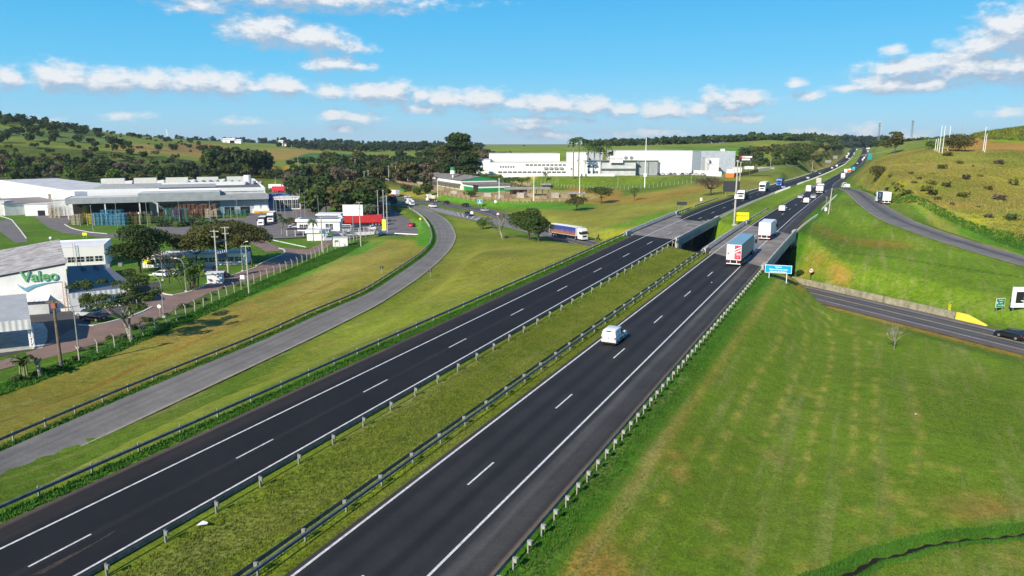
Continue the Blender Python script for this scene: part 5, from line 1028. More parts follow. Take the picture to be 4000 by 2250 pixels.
# ---- sheet canopy bottom left
zc0, zc1 = 2.6, 1.25
c = [pt(101, 1147, zc0), pt(118, 1246, zc1), pt(0, 1257, zc1), pt(0, 1153, zc0)]
uu = unit(V2(c[2]) - V2(c[1])); e1 = V2(c[1]) + uu * 22; e0 = V2(c[0]) + uu * 22
t = thing('steel_canopy', 'ribbed sheet canopy on a white lattice column at the left edge', 'canopy', (*c[1][:2], ZP))
q = [c[0][:2], c[1][:2], tuple(e1), tuple(e0)]; mb = MB().prism(q[::-1], [zc0 - .1, zc1 - .1, zc1 - .1, zc0 - .1], [zc0, zc1, zc1, zc0]); part(mb, 'roof', corr('canopy_sheet', (.46, .46, .45), .55, 0, 1.0), t)
nn = unit(V2(c[1]) - V2(c[0])); mb = MB(); wb(mb, V2(c[1]), uu, nn, 0, 22, 0, .12, zc1 - 1.55, zc1 - .02); part(mb, 'fascia', CORRW, t)
pc = V2(pt(128, 1362, ZP)); mb = MB()
for sx in (-.25, .25):
    for sy in (-.12, .12): mb.box(pc[0] + sx - .05, pc[0] + sx + .05, pc[1] + sy - .05, pc[1] + sy + .05, ZP, -.1)
for k in range(7):
    z = ZP + .2 + k * .45
    for sy in (-.12, .12): mb.bar((pc[0] + (-.25 if k % 2 else .25), pc[1] + sy, z), (pc[0] + (.25 if k % 2 else -.25), pc[1] + sy, z + .45), .06)
part(mb, 'lattice_column', SIGNWHITE, t); mb = MB().box(pc[0] - .5, pc[0] + .5, pc[1] - .4, pc[1] + .4, ZP, ZP + .3); part(mb, 'footing', CONCP, t)
p = patch('canopy_apron', [(-200, 1345), (0, 1310), (20, 1270), (170, 1262), (186, 1290), (185, 1330), (165, 1362), (100, 1368), (0, 1380), (-200, 1400)], CONCP, ZP, .07)
# ---- big factory
F1, F2 = np.array([-184., 299.]), np.array([-110., 329.]); uf = unit(F2 - F1); vf = np.array([-uf[1], uf[0]]); Lf = np.linalg.norm(F2 - F1)
t = thing('factory_building', 'huge low factory with grey ribbed canopy fascia and rooftop monitors', 'building', (F1[0], F1[1], ZP))
for a0, a1, z1, dpth in ((0, 27, 5.3, 16), (27, 59.5, 6.7, 20), (59.5, Lf, 5.0, 14)):
    mb = MB(); wb(mb, F1, uf, vf, a0 + .02, a1 - .02, 0, .3, 2.9, z1); part(mb, 'canopy_fascia', CORRG, t)
    mb = MB(); wb(mb, F1, uf, vf, a0 + .02, a1 - .02, .3, dpth, z1 - .5, z1 - .2); part(mb, 'canopy_roof', ROOFL if a0 < 59 else ROOFG, t)
mb = MB(); wb(mb, F1, uf, vf, 0, .25, .3, 22, 2.4, 5.35); part(mb, 'side_fascia', WALLW, t)
mb = MB(); wb(mb, F1, uf, vf, 30, 59, 13, 13.3, ZP, 6.2); part(mb, 'rear_wall', CORRB, t); mb = MB(); wb(mb, F1, uf, vf, 34, 59, 9, 9.3, ZP, 2.88); part(mb, 'inner_wall', CORRB, t)
mb = MB(); wb(mb, F1, uf, vf, 59.2, Lf - .2, 3, 3.3, ZP, 3.6); part(mb, 'dock_wall', CORRB, t)
for a0, a1 in ((61, 65), (67.5, 71.5)): mb = MB(); wb(mb, F1, uf, vf, a0, a1, 2.93, 2.99, ZP, -.4); part(mb, 'dock_opening', BLACK, t)
for a0 in (73.5, 76.8):
    mb = MB(); wb(mb, F1, uf, vf, a0, a0 + 2.4, 2.9, 2.99, ZP + 1.2, .4); part(mb, 'dock_door', SIGNWHITE, t); mb = MB(); wb(mb, F1, uf, vf, a0 - .2, a0 + 2.6, 1.2, 2.89, ZP, ZP + .9); part(mb, 'dock_leveller', mat('dock_orange', (.75, .45, .05), .6), t)
mb = MB(); wb(mb, F1, uf, vf, 72.6, Lf, 2.2, 2.98, ZP, -1.6); part(mb, 'dock_plinth', WALLW, t)
for a in (.3, 14, 27, 33.8): mb = MB(); wb(mb, F1, uf, vf, a, a + .5, .4, .9, ZP, 2.9); part(mb, 'column', WALLG, t)
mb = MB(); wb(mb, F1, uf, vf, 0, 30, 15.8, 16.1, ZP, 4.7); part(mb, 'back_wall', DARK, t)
# main hall roof with parapets
mb = MB(); wb(mb, F1, uf, vf, -8, Lf - .5, 20.3, 112, ZP, 6.3); part(mb, 'main_hall', WALLG, t)
mb = MB(); wb(mb, F1, uf, vf, -8, 34, 20, 20.3, 3.5, 7.6); wb(mb, F1, uf, vf, 34, Lf - .5, 20, 20.3, 5.5, 7.2); wb(mb, F1, uf, vf, Lf - .5, Lf - .2, 20, 112, ZP, 7.0); part(mb, 'parapet', WALLW, t)
mb = MB(); wb(mb, F1, uf, vf, -7.7, Lf - 1, 20.6, 111, 6.31, 6.5); part(mb, 'roof', mat('bitumen_roof', (.16, .165, .175), .85, 0, .25, .3), t)
for k in range(5): mb = MB(); c0 = F1 + uf * (2 + k * 15.5) + vf * 92; wb(mb, c0, uf, vf, 0, 11, 0, 6, 6.5, 9.3); part(mb, 'roof_monitor', mat('cream_sheet', (.72, .71, .64), .7, 0, .08), t); mb = MB(); wb(mb, c0, uf, vf, 11.1, 14.5, 0, 6, 6.5, 8.0); part(mb, 'monitor_annex', WALLW, t)
for k in range(6): mb = MB(); c0 = F1 + uf * (6) + vf * (34 + k * 6.5); mb.tube([(*c0, 7.2), (*(c0 + uf * 52), 7.2)], .45, 8); part(mb, 'duct', GALV, t)
for k in range(14): mb = MB(); c0 = F1 + uf * (33 + k * 3.6) + vf * (100 - k * 3.2); mb.tube([(*c0, 7.0), (*(c0 + uf * 1.0 + vf * 11), 7.0)], .95, 10); part(mb, 'barrel_skylight', mat('skylight_grey', (.36, .38, .40), .45, 0, .1), t, smooth=True)
c0 = F1 + uf * 74 + vf * 70; mb = MB().tube([(*c0, 6.5), (*c0, 11)], 1.9, 18); part(mb, 'roof_tank', WALLW, t, smooth=False)
mb = MB(); wb(mb, F1, uf, vf, 33, 72, 58, 59, 6.5, 8.3); part(mb, 'white_roof_band', WALLW, t)
# long white wing on the left
t = thing('factory_wing', 'white windowless factory wing running back at the left edge', 'building', (-190, 322, ZP))
W1, W2 = np.array([-190., 316.]), np.array([-300., 425.]); uw = unit(W2 - W1); vw = np.array([-uw[1], uw[0]]); mb = MB(); wb(mb, W1, uw, vw, 0, 150, -30, 0, ZP, 6.9); part(mb, 'wall', WALLW, t)
mb = MB(); wb(mb, W1, uw, vw, .4, 150, -29.6, -.4, 6.9, 7.05); part(mb, 'roof', ROOFL, t)
mb = MB(); wb(mb, W1, uw, vw, 22, 60, .1, 22, ZP, 1.6); part(mb, 'side_hall', WALLG, t); mb = MB(); wb(mb, W1, uw, vw, 21.5, 60.5, .1, 22.5, 1.6, 1.8); part(mb, 'side_roof', mat('brown_roof', (.28, .25, .23), .8), t)
# small white store with dark doorway
P0 = V2(pt(143, 843, ZP)); P1 = V2(pt(190, 842, ZP)); us = unit(P1 - P0); vs_ = np.array([-us[1], us[0]])
t = thing('store_building', 'small white flat-roofed store with a dark doorway beside the grass bank', 'building', (*P0, ZP))
mb = MB(); wb(mb, P0, us, vs_, -4.3, 4.6, 0, 12, ZP, 1.4); part(mb, 'wall', WALLW, t); mb = MB(); wb(mb, P0, us, vs_, -4.5, 4.8, -.2, 12, 1.4, 1.6); part(mb, 'roof', ROOFL, t); mb = MB(); wb(mb, P0, us, -vs_, .6, 3.4, .02, .08, ZP, -1.2); part(mb, 'doorway', BLACK, t)
P0 = V2(pt(195, 822, ZP)); t = thing('silo_building', 'tall rust streaked block between the store and the canopy', 'building', (*P0, ZP)); mb = MB(); wb(mb, P0, us, vs_, 0, 4.0, 0, 8, ZP, 4.3); part(mb, 'wall', mat('rust_streaked', (.45, .43, .38), .85, 0, .4, .8, stretch=(3, 3, .3)), t); mb = MB(); wb(mb, P0, us, vs_, 4.1, 8.0, .5, 8, ZP, 4.0); part(mb, 'cladding', CORRB, t)
P0 = V2(pt(0, 842, ZP)); t = thing('plant_house', 'grey gabled plant house with open steps at the far left', 'building', (*P0, ZP)); mb = MB(); wb(mb, P0, us, vs_, -10, 2.2, 0, 9, ZP, 2.6); part(mb, 'wall', WALLG, t); mb = MB(); wb(mb, P0, us, vs_, 2.4, 6, 1, 6, -.6, -.3); wb(mb, P0, us, vs_, 2.4, 6, 1, 6, .9, 1.2); part(mb, 'platform', GREYP, t); mb = MB(); wb(mb, P0, us, vs_, 5.6, 6, 1, 1.4, ZP, 1.2); wb(mb, P0, us, vs_, 3.4, 3.8, 1, 1.4, ZP, 1.2); part(mb, 'column', WALLG, t)
# ---- racks of metal frames stacked in the yard
RC_ = {n: mat('rack_' + n, c, .6, 0, .25, 3) for n, c in dict(blue=(.10, .36, .55), brown=(.17, .09, .05), yellow=(.72, .52, .04), timber=(.60, .52, .38), olive=(.20, .22, .08), dark=(.03, .03, .035), green=(.04, .20, .17), teal=(.06, .25, .36), rust=(.25, .12, .07), navy=(.03, .07, .20)).items()}
def stack_mesh(n, w, d, m):
    mb = MB()
    for k in range(n):
        z = k * .58
        for x in (-w / 2, 0, w / 2): mb.box(x - .05, x + .05, -d / 2, -d / 2 + .1, z, z + .56); mb.box(x - .05, x + .05, d / 2 - .1, d / 2, z, z + .56)
        mb.box(-w / 2, w / 2, -d / 2, d / 2, z, z + .12)
    return mb.mesh('racks', m)
stk = []
rows = [(285, 312, 877, 7, 'timber'), (318, 345, 872, 8, 'brown'), (348, 358, 874, 8, 'yellow'), (364, 488, 878, 8, 'blue'), (494, 556, 875, 8, 'brown'), (564, 590, 873, 8, 'olive'), (594, 640, 868, 7, 'dark'), (646, 676, 862, 9, 'green'), (680, 705, 864, 9, 'navy'), (708, 742, 863, 9, 'green'), (748, 800, 858, 8, 'rust'), (806, 850, 852, 7, 'timber'), (862, 880, 850, 8, 'teal'), (886, 960, 842, 5, 'green'), (330, 350, 850, 9, 'yellow'), (195, 245, 850, 8, 'timber'), (250, 268, 842, 7, 'dark'), (400, 480, 862, 8, 'teal'), (620, 850, 842, 9, 'rust')]
cache = {}; cnt = 0
for (x0, x1, py, n, c_) in rows:
    px = x0 + 8
    while px <= x1:
        nn_ = n + random.choice((-1, 0, 0, 0)); k = (nn_, c_)
        if k not in cache: cache[k] = stack_mesh(nn_, 1.55, 1.5, RC_[c_])
        p = pt(px, py, ZP); o = link('rack_stack', cache[k], None, (p[0], p[1], ZP + .05), -.35 + random.uniform(-.04, .04)); px += 16.5; cnt += 1
        adj = {'timber': 'raw timber', 'dark': 'black'}.get(c_, c_)
        tag(o, f'stack of {adj} metal pallet frames in the factory yard', 'rack stack', f'{adj} rack stacks in the factory yard')
# ---- gatehouse group
def simple_house(name, label, P, ang, w, d, h, roof=.25, z=ZP, rm=ROOFW, over=.3, win=()):
    """box house, front along direction ang"""
    uu = np.array([math.cos(ang), math.sin(ang)]); vv = np.array([-uu[1], uu[0]]); P = V2(P); t = thing(name, label, 'building', (*P, z))
    mb = MB(); wb(mb, P, uu, vv, -w / 2, w / 2, 0, d, z, z + h); part(mb, 'wall', WALLW, t); mb = MB(); wb(mb, P, uu, vv, -w / 2 - over, w / 2 + over, -over, d + over, z + h, z + h + roof); part(mb, 'roof', rm, t)
    for (a0, a1, z0, z1, n) in win: windows(t, P, uu, -vv, a0, a1, n, z + z0, z + z1, .2)
    return t, uu, vv
t, uu, vv = simple_house('gatehouse', 'white flat-roofed gatehouse behind the small palm', pt(1240, 940, ZP), .12, 6.5, 5, 2.5, 1.0, win=((1.2, 1.9, .9, 1.6, 1),), over=.5)
t, uu, vv = simple_house('gate_office', 'long white gate office with dark ribbed roof and wide windows', pt(1245, 905, ZP), .06, 15, 6, 3.6, .9, rm=WALLW, over=.5, win=((-6.8, -3.6, .8, 2.6, 2), (2.4, 5.2, .5, 2.8, 2)))
mb = MB(); P0 = V2(pt(1245, 905, ZP)); wb(mb, P0, uu, vv, -7, 7, .3, 5.6, ZP + 4.51, ZP + 4.56); part(mb, 'roof_ribs', CORRD, t)
t, uu, vv = simple_house('service_pavilion', 'white pavilion with overhanging roof behind the gate office', pt(1285, 880, ZP), .06, 8, 6, 3.8, .6, over=.8, win=())
t, uu, vv = simple_house('site_cabin', 'small white site cabin beside the concrete fence', pt(1330, 963, ZP), .18, 4.4, 3.0, 2.6, .12, rm=ROOFL, over=.08, win=((-1.7, -.6, 1.4, 2.0, 1),))
t = thing('canopy', 'black carport canopy on thin white posts left of the gatehouse', 'canopy', pt(1180, 925, ZP)); b = t.location; MB().box(-5, 3.5, -1, 2.5, 2.5, 2.7).build('roof', DARK, t)
for x in (-4.8, -2, .7, 3.3): MB().box(x - .06, x + .06, -.9, -.78, 0, 2.5).build('post', SIGNWHITE, t)
t = thing('sliding_gate', 'pale blue steel sliding gate between the gatehouse and the red truck', 'gate', pt(1300, 900, ZS)); 
MB().box(0, 6.6, -.04, .04, .1, .25).box(0, 6.6, -.04, .04, 2.0, 2.15).box(0, .12, -.04, .04, .1, 2.15).box(6.5, 6.62, -.04, .04, .1, 2.15).box(3.2, 3.3, -.04, .04, .1, 2.15).build('frame', SIGNWHITE, t)
for k in range(20): MB().box(.3 + k * .31, .34 + k * .31, -.02, .02, .25, 2.0).build('bar', mat('gate_blue', (.30, .44, .52), .6), t)
t = thing('boundary_wall', 'low white barrier wall with mesh panels beside the site cabin', 'wall', pt(1300, 925, ZS)); T_ = t.location
e = Vector(pt(1462, 915, ZS)) - T_; MB().bar((0, 0, .5), tuple(e + Vector((0, 0, .5))), .2, 1.0).build('wall_base', SIGNWHITE, t)
for k in range(9): q = e * (k / 8); MB().box(q.x - .05, q.x + .05, q.y - .05, q.y + .05, 1.0, 2.5).build('post', SIGNWHITE, t)
MB().bar(tuple(Vector((0, 0, 2.45))), tuple(e + Vector((0, 0, 2.45))), .06, .08).bar(tuple(Vector((0, 0, 1.7))), tuple(e + Vector((0, 0, 1.7))), .03, .05).build('top_rail', SIGNWHITE, t)
t = thing('boom_barrier', 'long white horizontal pipe barrier across the dry field edge', 'barrier', pt(1480, 917, ZS)); e = Vector(pt(1652, 926, ZS)) - t.location; MB().tube([(0, 0, .75), tuple(e + Vector((0, 0, .75)))], .16, 8).build('beam', SIGNWHITE, t)
for k in (.05, .35, .65, .95): q = e * k; MB().box(q.x - .1, q.x + .1, q.y - .1, q.y + .1, 0, .7).build('support', CONCP, t)
# blank billboard and yellow totem
t = thing('billboard', 'blank white billboard on a grey post in front of the red truck', 'billboard', pt(1382, 942, ZP)); MB().box(-3.1, 3.3, -.1, .1, 8.2, 11.7).build('board', SIGNWHITE, t); MB().tube([(0, .3, 0), (0, .3, 9)], .22, 10).build('post', GREYP, t); MB().box(-2.6, 2.8, .1, .3, 8.6, 8.8).box(-2.6, 2.8, .1, .3, 11, 11.2).build('frame', GREYP, t)
t = thing('totem_sign', 'plain yellow totem board standing in the service yard', 'sign', pt(1501, 899, ZS)); MB().box(-.68, .68, -.15, .15, .25, 3.9).build('board', mat('totem_yellow', (.86, .86, .08), .5), t); MB().box(-.8, .8, -.4, .4, 0, .22).build('base', SIGNWHITE, t)
# white steel shed by the yard
t, uu, vv = simple_house('steel_shed', 'white steel framed shed with open glazed side near the parked trucks', pt(1125, 818, ZP), .25, 12, 10, 5.6, .3, win=((-5.5, 5.5, .5, 4.6, 6),))
t, uu, vv = simple_house('guard_hut', 'small grey kiosk with a white roof under the dracaena bushes', pt(840, 1108, ZP), .25, 3.2, 2.6, 2.2, .2, over=.3); 
t, uu, vv = simple_house('canteen_building', 'long low white building with dark windows behind the umbrella trees', pt(765, 1040, ZP), .22, 25, 8, 2.8, .25, win=((-11.5, 11.5, 1.0, 2.1, 11),), over=.3)
# ---- green and white warehouse
ZY = .9
def corner(px, py, z): return V2(pt(px, py, z))
Wc = corner(1805, 742, ZY); Wl = corner(1656, 716, ZY); uw = unit(Wl - Wc); Lw = np.linalg.norm(Wl - Wc); vw = np.array([uw[1], -uw[0]]);
if vw[1] < 0: vw = -vw
t = thing('warehouse', 'long warehouse with grey roof, green gable and white walls', 'building', (*Wc, ZY)); dw = 22
mb = MB(); wb(mb, Wc, uw, vw, 0, Lw, 0, dw, ZY, ZY + 5.6); part(mb, 'wall', WALLW, t)
mb = MB(); c = [Wc + uw * a + vw * b for a, b in ((-.5, -.8), (Lw + .5, -.8), (Lw + .5, dw / 2), (-.5, dw / 2))]; mb.prism([tuple(q) for q in c], [ZY + 5.5, ZY + 5.5, ZY + 7.6, ZY + 7.6], [ZY + 5.65, ZY + 5.65, ZY + 7.8, ZY + 7.8]); part(mb, 'roof', mat('aged_roof', (.30, .27, .26), .9, 0, .3, .5), t)
mb = MB(); c = [Wc + uw * a + vw * b for a, b in ((-.5, dw / 2), (Lw + .5, dw / 2), (Lw + .5, dw + .8), (-.5, dw + .8))]; mb.prism([tuple(q) for q in c], [ZY + 7.6, ZY + 7.6, ZY + 5.5, ZY + 5.5], [ZY + 7.8, ZY + 7.8, ZY + 5.65, ZY + 5.65]); part(mb, 'roof', GREENP, t)
mb = MB(); c = [Wc + vw * b for b in (-.6, dw / 2, dw + .6)]; v_ = [(*(q - uw * k), z) for k in (.05, .3) for q, z in zip(c, (ZY + 5.3, ZY + 7.7, ZY + 5.3))]; mb.add(v_, [(0, 1, 2), (5, 4, 3), (0, 3, 4, 1), (1, 4, 5, 2)]); part(mb, 'gable', GREENP, t)
mb = MB(); wb(mb, Wc, -uw, vw, .1, 26, 1, dw - 2, ZY, ZY + 2.4); part(mb, 'green_base', GREENP, t); mb = MB(); wb(mb, Wc, -uw, vw, .1, 26, 1.05, dw - 2.05, ZY + 2.41, ZY + 4.2); part(mb, 'front_block', WALLW, t)
mb = MB(); wb(mb, Wc, -uw, vw, 0, 27, -.5, dw - 1, ZY + 4.2, ZY + 4.45); part(mb, 'front_roof', mat('aged_roof', (.3, .27, .26)), t); mb = MB(); wb(mb, Wc, -uw, vw, 17, 25, .9, .98, ZY, ZY + 4.0); part(mb, 'open_bay', BLACK, t)
mb = MB(); wb(mb, Wc, uw, -vw, 2, Lw + 2, .0, 4, ZY + 3.2, ZY + 3.4); part(mb, 'lean_to', mat('aged_roof', (.3, .27, .26)), t)
for k in range(9): mb = MB(); wb(mb, Wc, uw, -vw, 3 + k * (Lw - 2) / 9, 3.25 + k * (Lw - 2) / 9, 3.6, 3.85, ZY, ZY + 3.2); part(mb, 'post', WOODP, t)
p = ptY(1769, 676, Wc[1] + 24); mb = MB().tube([(p[0], p[1], ZY), (p[0], p[1], p[2] + .3)], .5, 10); tk = thing('water_tower', 'round water tank with green drum behind the grey warehouse roof', 'water tank', (p[0], p[1], ZY)); part(mb, 'stem', WALLW, tk); mb = MB().tube([(p[0], p[1], p[2] - .5), (p[0], p[1], p[2] + 1.6)], 1.6, 18); part(mb, 'white_drum', WALLW, tk); mb = MB().tube([(p[0], p[1], p[2] + 1.61), (p[0], p[1], p[2] + 3.6)], 1.61, 18); part(mb, 'green_drum', GREENP, tk)
# timber yard sheds and stacks
def shed(label, px0, px1, py, h, d, rm=None):
    a = corner(px0, py, ZY); b = corner(px1, py, ZY); uu = unit(b - a); L = np.linalg.norm(b - a); vv = np.array([-uu[1], uu[0]]); t = thing('open_shed', label, 'shed', (*a, ZY))
    mb = MB(); c = [a + uu * x + vv * y for x, y in ((-.6, -.8), (L + .6, -.8), (L + .6, d), (-.6, d))]; mb.prism([tuple(q) for q in c], [ZY + h - .1, ZY + h - .1, ZY + h + .7, ZY + h + .7], [ZY + h, ZY + h, ZY + h + .8, ZY + h + .8]); part(mb, 'roof', rm or mat('shed_roof', (.42, .37, .31), .9, 0, .25, .6), t)
    n = max(2, int(L / 3.2))
    for k in range(n + 1):
        for y in (0, d - .8): mb = MB(); q = a + uu * (L * k / n) + vv * y; mb.box(q[0] - .12, q[0] + .12, q[1] - .12, q[1] + .12, ZY, ZY + h - .1 + (.6 if y else 0)); part(mb, 'post', WOODP, t)
    mb = MB(); wb(mb, a, uu, vv, L * .1, L * .5, d - 1.2, d - 1, ZY, ZY + h); part(mb, 'back_boards', BROWNW, t); return t
shed('long open timber shed with a flat brown roof in the wood yard', 1975, 2145, 765, 3.4, 8); shed('small open shed behind the long timber shed', 2115, 2150, 740, 2.6, 5); shed('low white walled shed beside the red soil bank', 2222, 2282, 776, 2.4, 4)
tv = [mat('timber_%d' % i, c, .85, 0, .3, 1.5) for i, c in enumerate(((.46, .36, .26), (.34, .25, .18), (.55, .50, .44), (.30, .20, .15)))]
for i, (px, py, n) in enumerate([(1860, 765, 3), (1880, 766, 4), (1905, 768, 4), (1930, 768, 3), (1960, 752, 2), (2010, 770, 3), (2035, 772, 5), (2058, 768, 5), (2075, 770, 4), (2150, 768, 4), (2168, 772, 5), (2185, 770, 3), (2205, 774, 4), (1800, 760, 3), (1775, 756, 3), (1750, 752, 3), (1720, 742, 4), (1690, 735, 4), (1640, 722, 4), (1610, 716, 4), (1580, 712, 5), (1545, 713, 3), (1950, 772, 3), (1985, 775, 4), (2095, 774, 2), (2125, 775, 3)]):
    p = pt(px, py, ZY); mb = MB()
    for k in range(n): mb.box(-2.0 + (k % 2) * .15, 2.0 - (k % 2) * .1, -.9, .9, k * .5, k * .5 + .44)
    o = mb.build('timber_stack', tv[i % 4], None); o.location = (p[0], p[1], ZY); o.rotation_euler = (0, 0, random.uniform(-.4, .4)); tag(o, 'stack of sawn timber bundles in the wood yard behind the paling fence', 'timber stack', 'timber stacks in the wood yard')
# ---- white factory on the rise
ZR = 8.0
t = thing('factory_hall', 'tall white factory hall, the largest block right of the company sign', 'building', (*corner(2565, 686, ZR), ZR)); a = corner(2404, 684, ZR); b = corner(2701, 684, ZR); Lr = np.linalg.norm(b - a); ur = unit(b - a); vr = np.array([-ur[1], ur[0]])
hh = zat(590, a[1]) - ZR
mb = MB(); wb(mb, a, ur, vr, 0, Lr, 0, 46, ZR, ZR + hh); part(mb, 'wall', WALLW, t); mb = MB(); wb(mb, a, ur, vr, -.2, Lr + .2, -.2, 46, ZR + hh + .01, ZR + hh + .35); part(mb, 'roof_edge', ROOFL, t)
mb = MB(); wb(mb, a, ur, vr, Lr + .01, Lr + .25, .4, 46, ZR, ZR + hh - .1); part(mb, 'side_cladding', CORRB, t)
mb = MB(); wb(mb, a, ur, -vr, 1, 26, .02, 2.2, ZR, ZR + 9); part(mb, 'lower_front', CORRG, t); mb = MB(); wb(mb, a, ur, -vr, .6, 26.6, .02, 3.0, ZR + 9, ZR + 9.3); part(mb, 'canopy', GREYP, t)
for k in range(4): mb = MB(); wb(mb, a, ur, -vr, 8 + k * 6, 8.5 + k * 6, 2.25, 2.6, ZR, ZR + 9); part(mb, 'pilaster', GREYP, t)
def rblock(label, px0, px1, py0, pyt, d, m=WALLW, dy=0, z=ZR, name='factory_block', win=None, rm=ROOFL):
    a = corner(px0, py0, z); b = corner(px1, py0, z); a = a + np.array([a[0] / a[1], 1]) * dy; b = b + np.array([b[0] / b[1], 1]) * dy; L = np.linalg.norm(b - a); uu = unit(b - a); vv = np.array([-uu[1], uu[0]]); h = zat(pyt, a[1]) - z
    t = thing(name, label, 'building', (*a, z)); mb = MB(); wb(mb, a, uu, vv, 0, L, 0, d, z, z + h); part(mb, 'wall', m, t); mb = MB(); wb(mb, a, uu, vv, -.15, L + .15, -.15, d + .15, z + h + .01, z + h + .3); part(mb, 'roof_edge', rm, t)
    for (f0, f1, g0, g1, n) in (win or ()): windows(t, a, uu, -vv, L * f0, L * f1, n, z + h * g0, z + h * g1, .6 if n > 3 else .2)
    return t, a, uu, vv, L, h
rblock('low white wing at the far left end of the white factory', 1862, 1915, 682, 624, 30, dy=10)
t, a, uu, vv, L, h = rblock('long white two-storey factory front with rows of small dark windows', 1911, 2245, 683, 635, 26, dy=8, win=((.12, .30, .55, .72, 6), (.10, .9, .1, .25, 14), (.42, .9, .72, .86, 10)))
for f in (.64, .70, .76, .82): mb = MB(); wb(mb, a, uu, -vv, L * f, L * f + 2.2, .1, 1.2, ZR + h * .45, ZR + h * .62); part(mb, 'air_duct', GALV, t)
rblock('white upper factory storey set back behind the long front', 1911, 2185, 683, 601, 40, dy=34); rblock('white stair block with vertical ribs behind the royal palms', 2221, 2291, 684, 596, 22, dy=12, win=((.1, .2, .2, .3, 1), (.45, .55, .6, .68, 1)))
rblock('grey clad penthouse behind the short palms', 2300, 2352, 684, 597, 12, CORRB, dy=30)
t, a, uu, vv, L, h = rblock('white office front with four dark windows left of the company sign', 2287, 2345, 686, 630, 16, dy=0, win=((.12, .36, .55, .72, 1), (.50, .86, .55, .72, 2), (.12, .36, .15, .32, 1), (.50, .86, .15, .32, 2)), rm=GREYP)
t, a, uu, vv, L, h = rblock('pale glass fronted office wing under the company sign', 2345, 2482, 686, 630, 16, mat('frosted_glazing', (.56, .58, .58), .5, 0, .12, .4), dy=1)
mb = MB(); wb(mb, a, uu, -vv, 0, L, .02, 1.4, ZR + h * .44, ZR + h * .50); part(mb, 'balcony_band', GREYP, t)
for k in range(10): mb = MB(); wb(mb, a, uu, -vv, L * (k + .4) / 10, L * (k + .4) / 10 + .12, .02, .12, ZR, ZR + h * .42); part(mb, 'mullion', WINF, t)
mb = MB(); wb(mb, a, uu, -vv, -.5, L + .5, .0, 1.6, ZR + h + .31, ZR + h + .75); part(mb, 'roof_overhang', GREYP, t)
tsg = thing('company_sign', 'white sign board reading rexroth on the office roof', 'sign', (*(a + uu * (L * .43) - vv * 2.2), ZR + h - .6)); Ls = 52 / 297 * 47
MB().box(-Ls / 2, Ls / 2, -.1, .1, -.2, 4.0).build('board', SIGNWHITE, tsg); text('rexroth', 2.6, LETGREY, tsg, (0, -.12, 1.6), extr=.03, bold=.02); text('a Bosch company', .95, LETGREY, tsg, (0, -.12, .4), extr=.02)
for k, x in enumerate((6.2, 9.6)):
    d = thing('satellite_dish', ('left' if k == 0 else 'right') + ' satellite dish on the roof beside the rexroth board', 'satellite dish', (*(a + uu * (L * .43 + x) - vv * 1.0), ZR + h + .7)); MB().tube([(0, 0, 1.2), (0, -.25, 1.35)], [.25, 1.3], 16).build('dish', GREYP, d, smooth=False); MB().tube([(0, 0, 0), (0, 0, 1.3)], .08, 6).build('mast', GREYP, d)
t, a, uu, vv, L, h = rblock('grey clad factory block at the right end', 2736, 2868, 680, 592, 30, CORRB, dy=34)
t, a, uu, vv, L, h = rblock('white silo block in front of the grey clad block', 2768, 2806, 682, 617, 10, WALLW, dy=22); rblock('narrow white chimney tower above the grey clad block', 2813, 2826, 680, 583, 3, WALLW, dy=36)
rblock('white tank house right of the silo block', 2752, 2768, 682, 617, 8, mat('pale_cladding', (.62, .64, .66), .6), dy=18); rblock('white pump house with pipes in front of the grey block', 2770, 2800, 685, 642, 6, WALLW, dy=14)
t = thing('boundary_wall', 'low white wall below the factory, left of the grass bank top', 'wall', (*corner(1960, 690, 7.6), 7.6)); T_ = t.location; e = Vector((*corner(2400, 691, 7.6), 7.6)) - T_; MB().bar((0, 0, .6), tuple(e + Vector((0, 0, .6))), .3, 2.4).build('wall_panel', WALLW, t)
t = thing('boundary_wall', 'white wall behind the cars at the right end of the white factory', 'wall', (*corner(2705, 683, ZR), ZR)); T_ = t.location; e = Vector((*corner(2818, 690, ZR), ZR)) - T_; MB().bar((0, 0, 1.3), tuple(e + Vector((0, 0, 1.3))), .3, 3.4).build('wall_panel', WALLW, t)
t = thing('container', 'bright orange container at the end of the white factory wall', 'container', G(2848, 694)); MB().box(-2.2, 2.6, -1, 1, 0, 2.6).build('body', ORANGE, t); MB().box(-2.0, -.1, -1.06, -1.0, .1, 2.4).box(.1, 2.4, -1.06, -1.0, .1, 2.4).build('door', ORANGE, t)
FENO = mat('orange_fence', (.62, .24, .10), .8, 0, .2)
t = thing('hoarding_fence', 'long orange and cream hoarding fence beyond the container', 'fence', G(2862, 693)); T_ = Vector(t.location); pts_ = [G(2862, 693), G(2920, 683), G(2960, 672), G(3010, 665)]
for a, b in zip(pts_[:-1], pts_[1:]):
    a, b = Vector(a) - T_, Vector(b) - T_; n = 6
    for k in range(n): MB().bar(tuple(a + (b - a) * (k / n) + Vector((0, 0, 1.1))), tuple(a + (b - a) * ((k + .96) / n) + Vector((0, 0, 1.1))), .1, 2.2).build('panel', FENO if a.x < 40 else BEIGE, t)
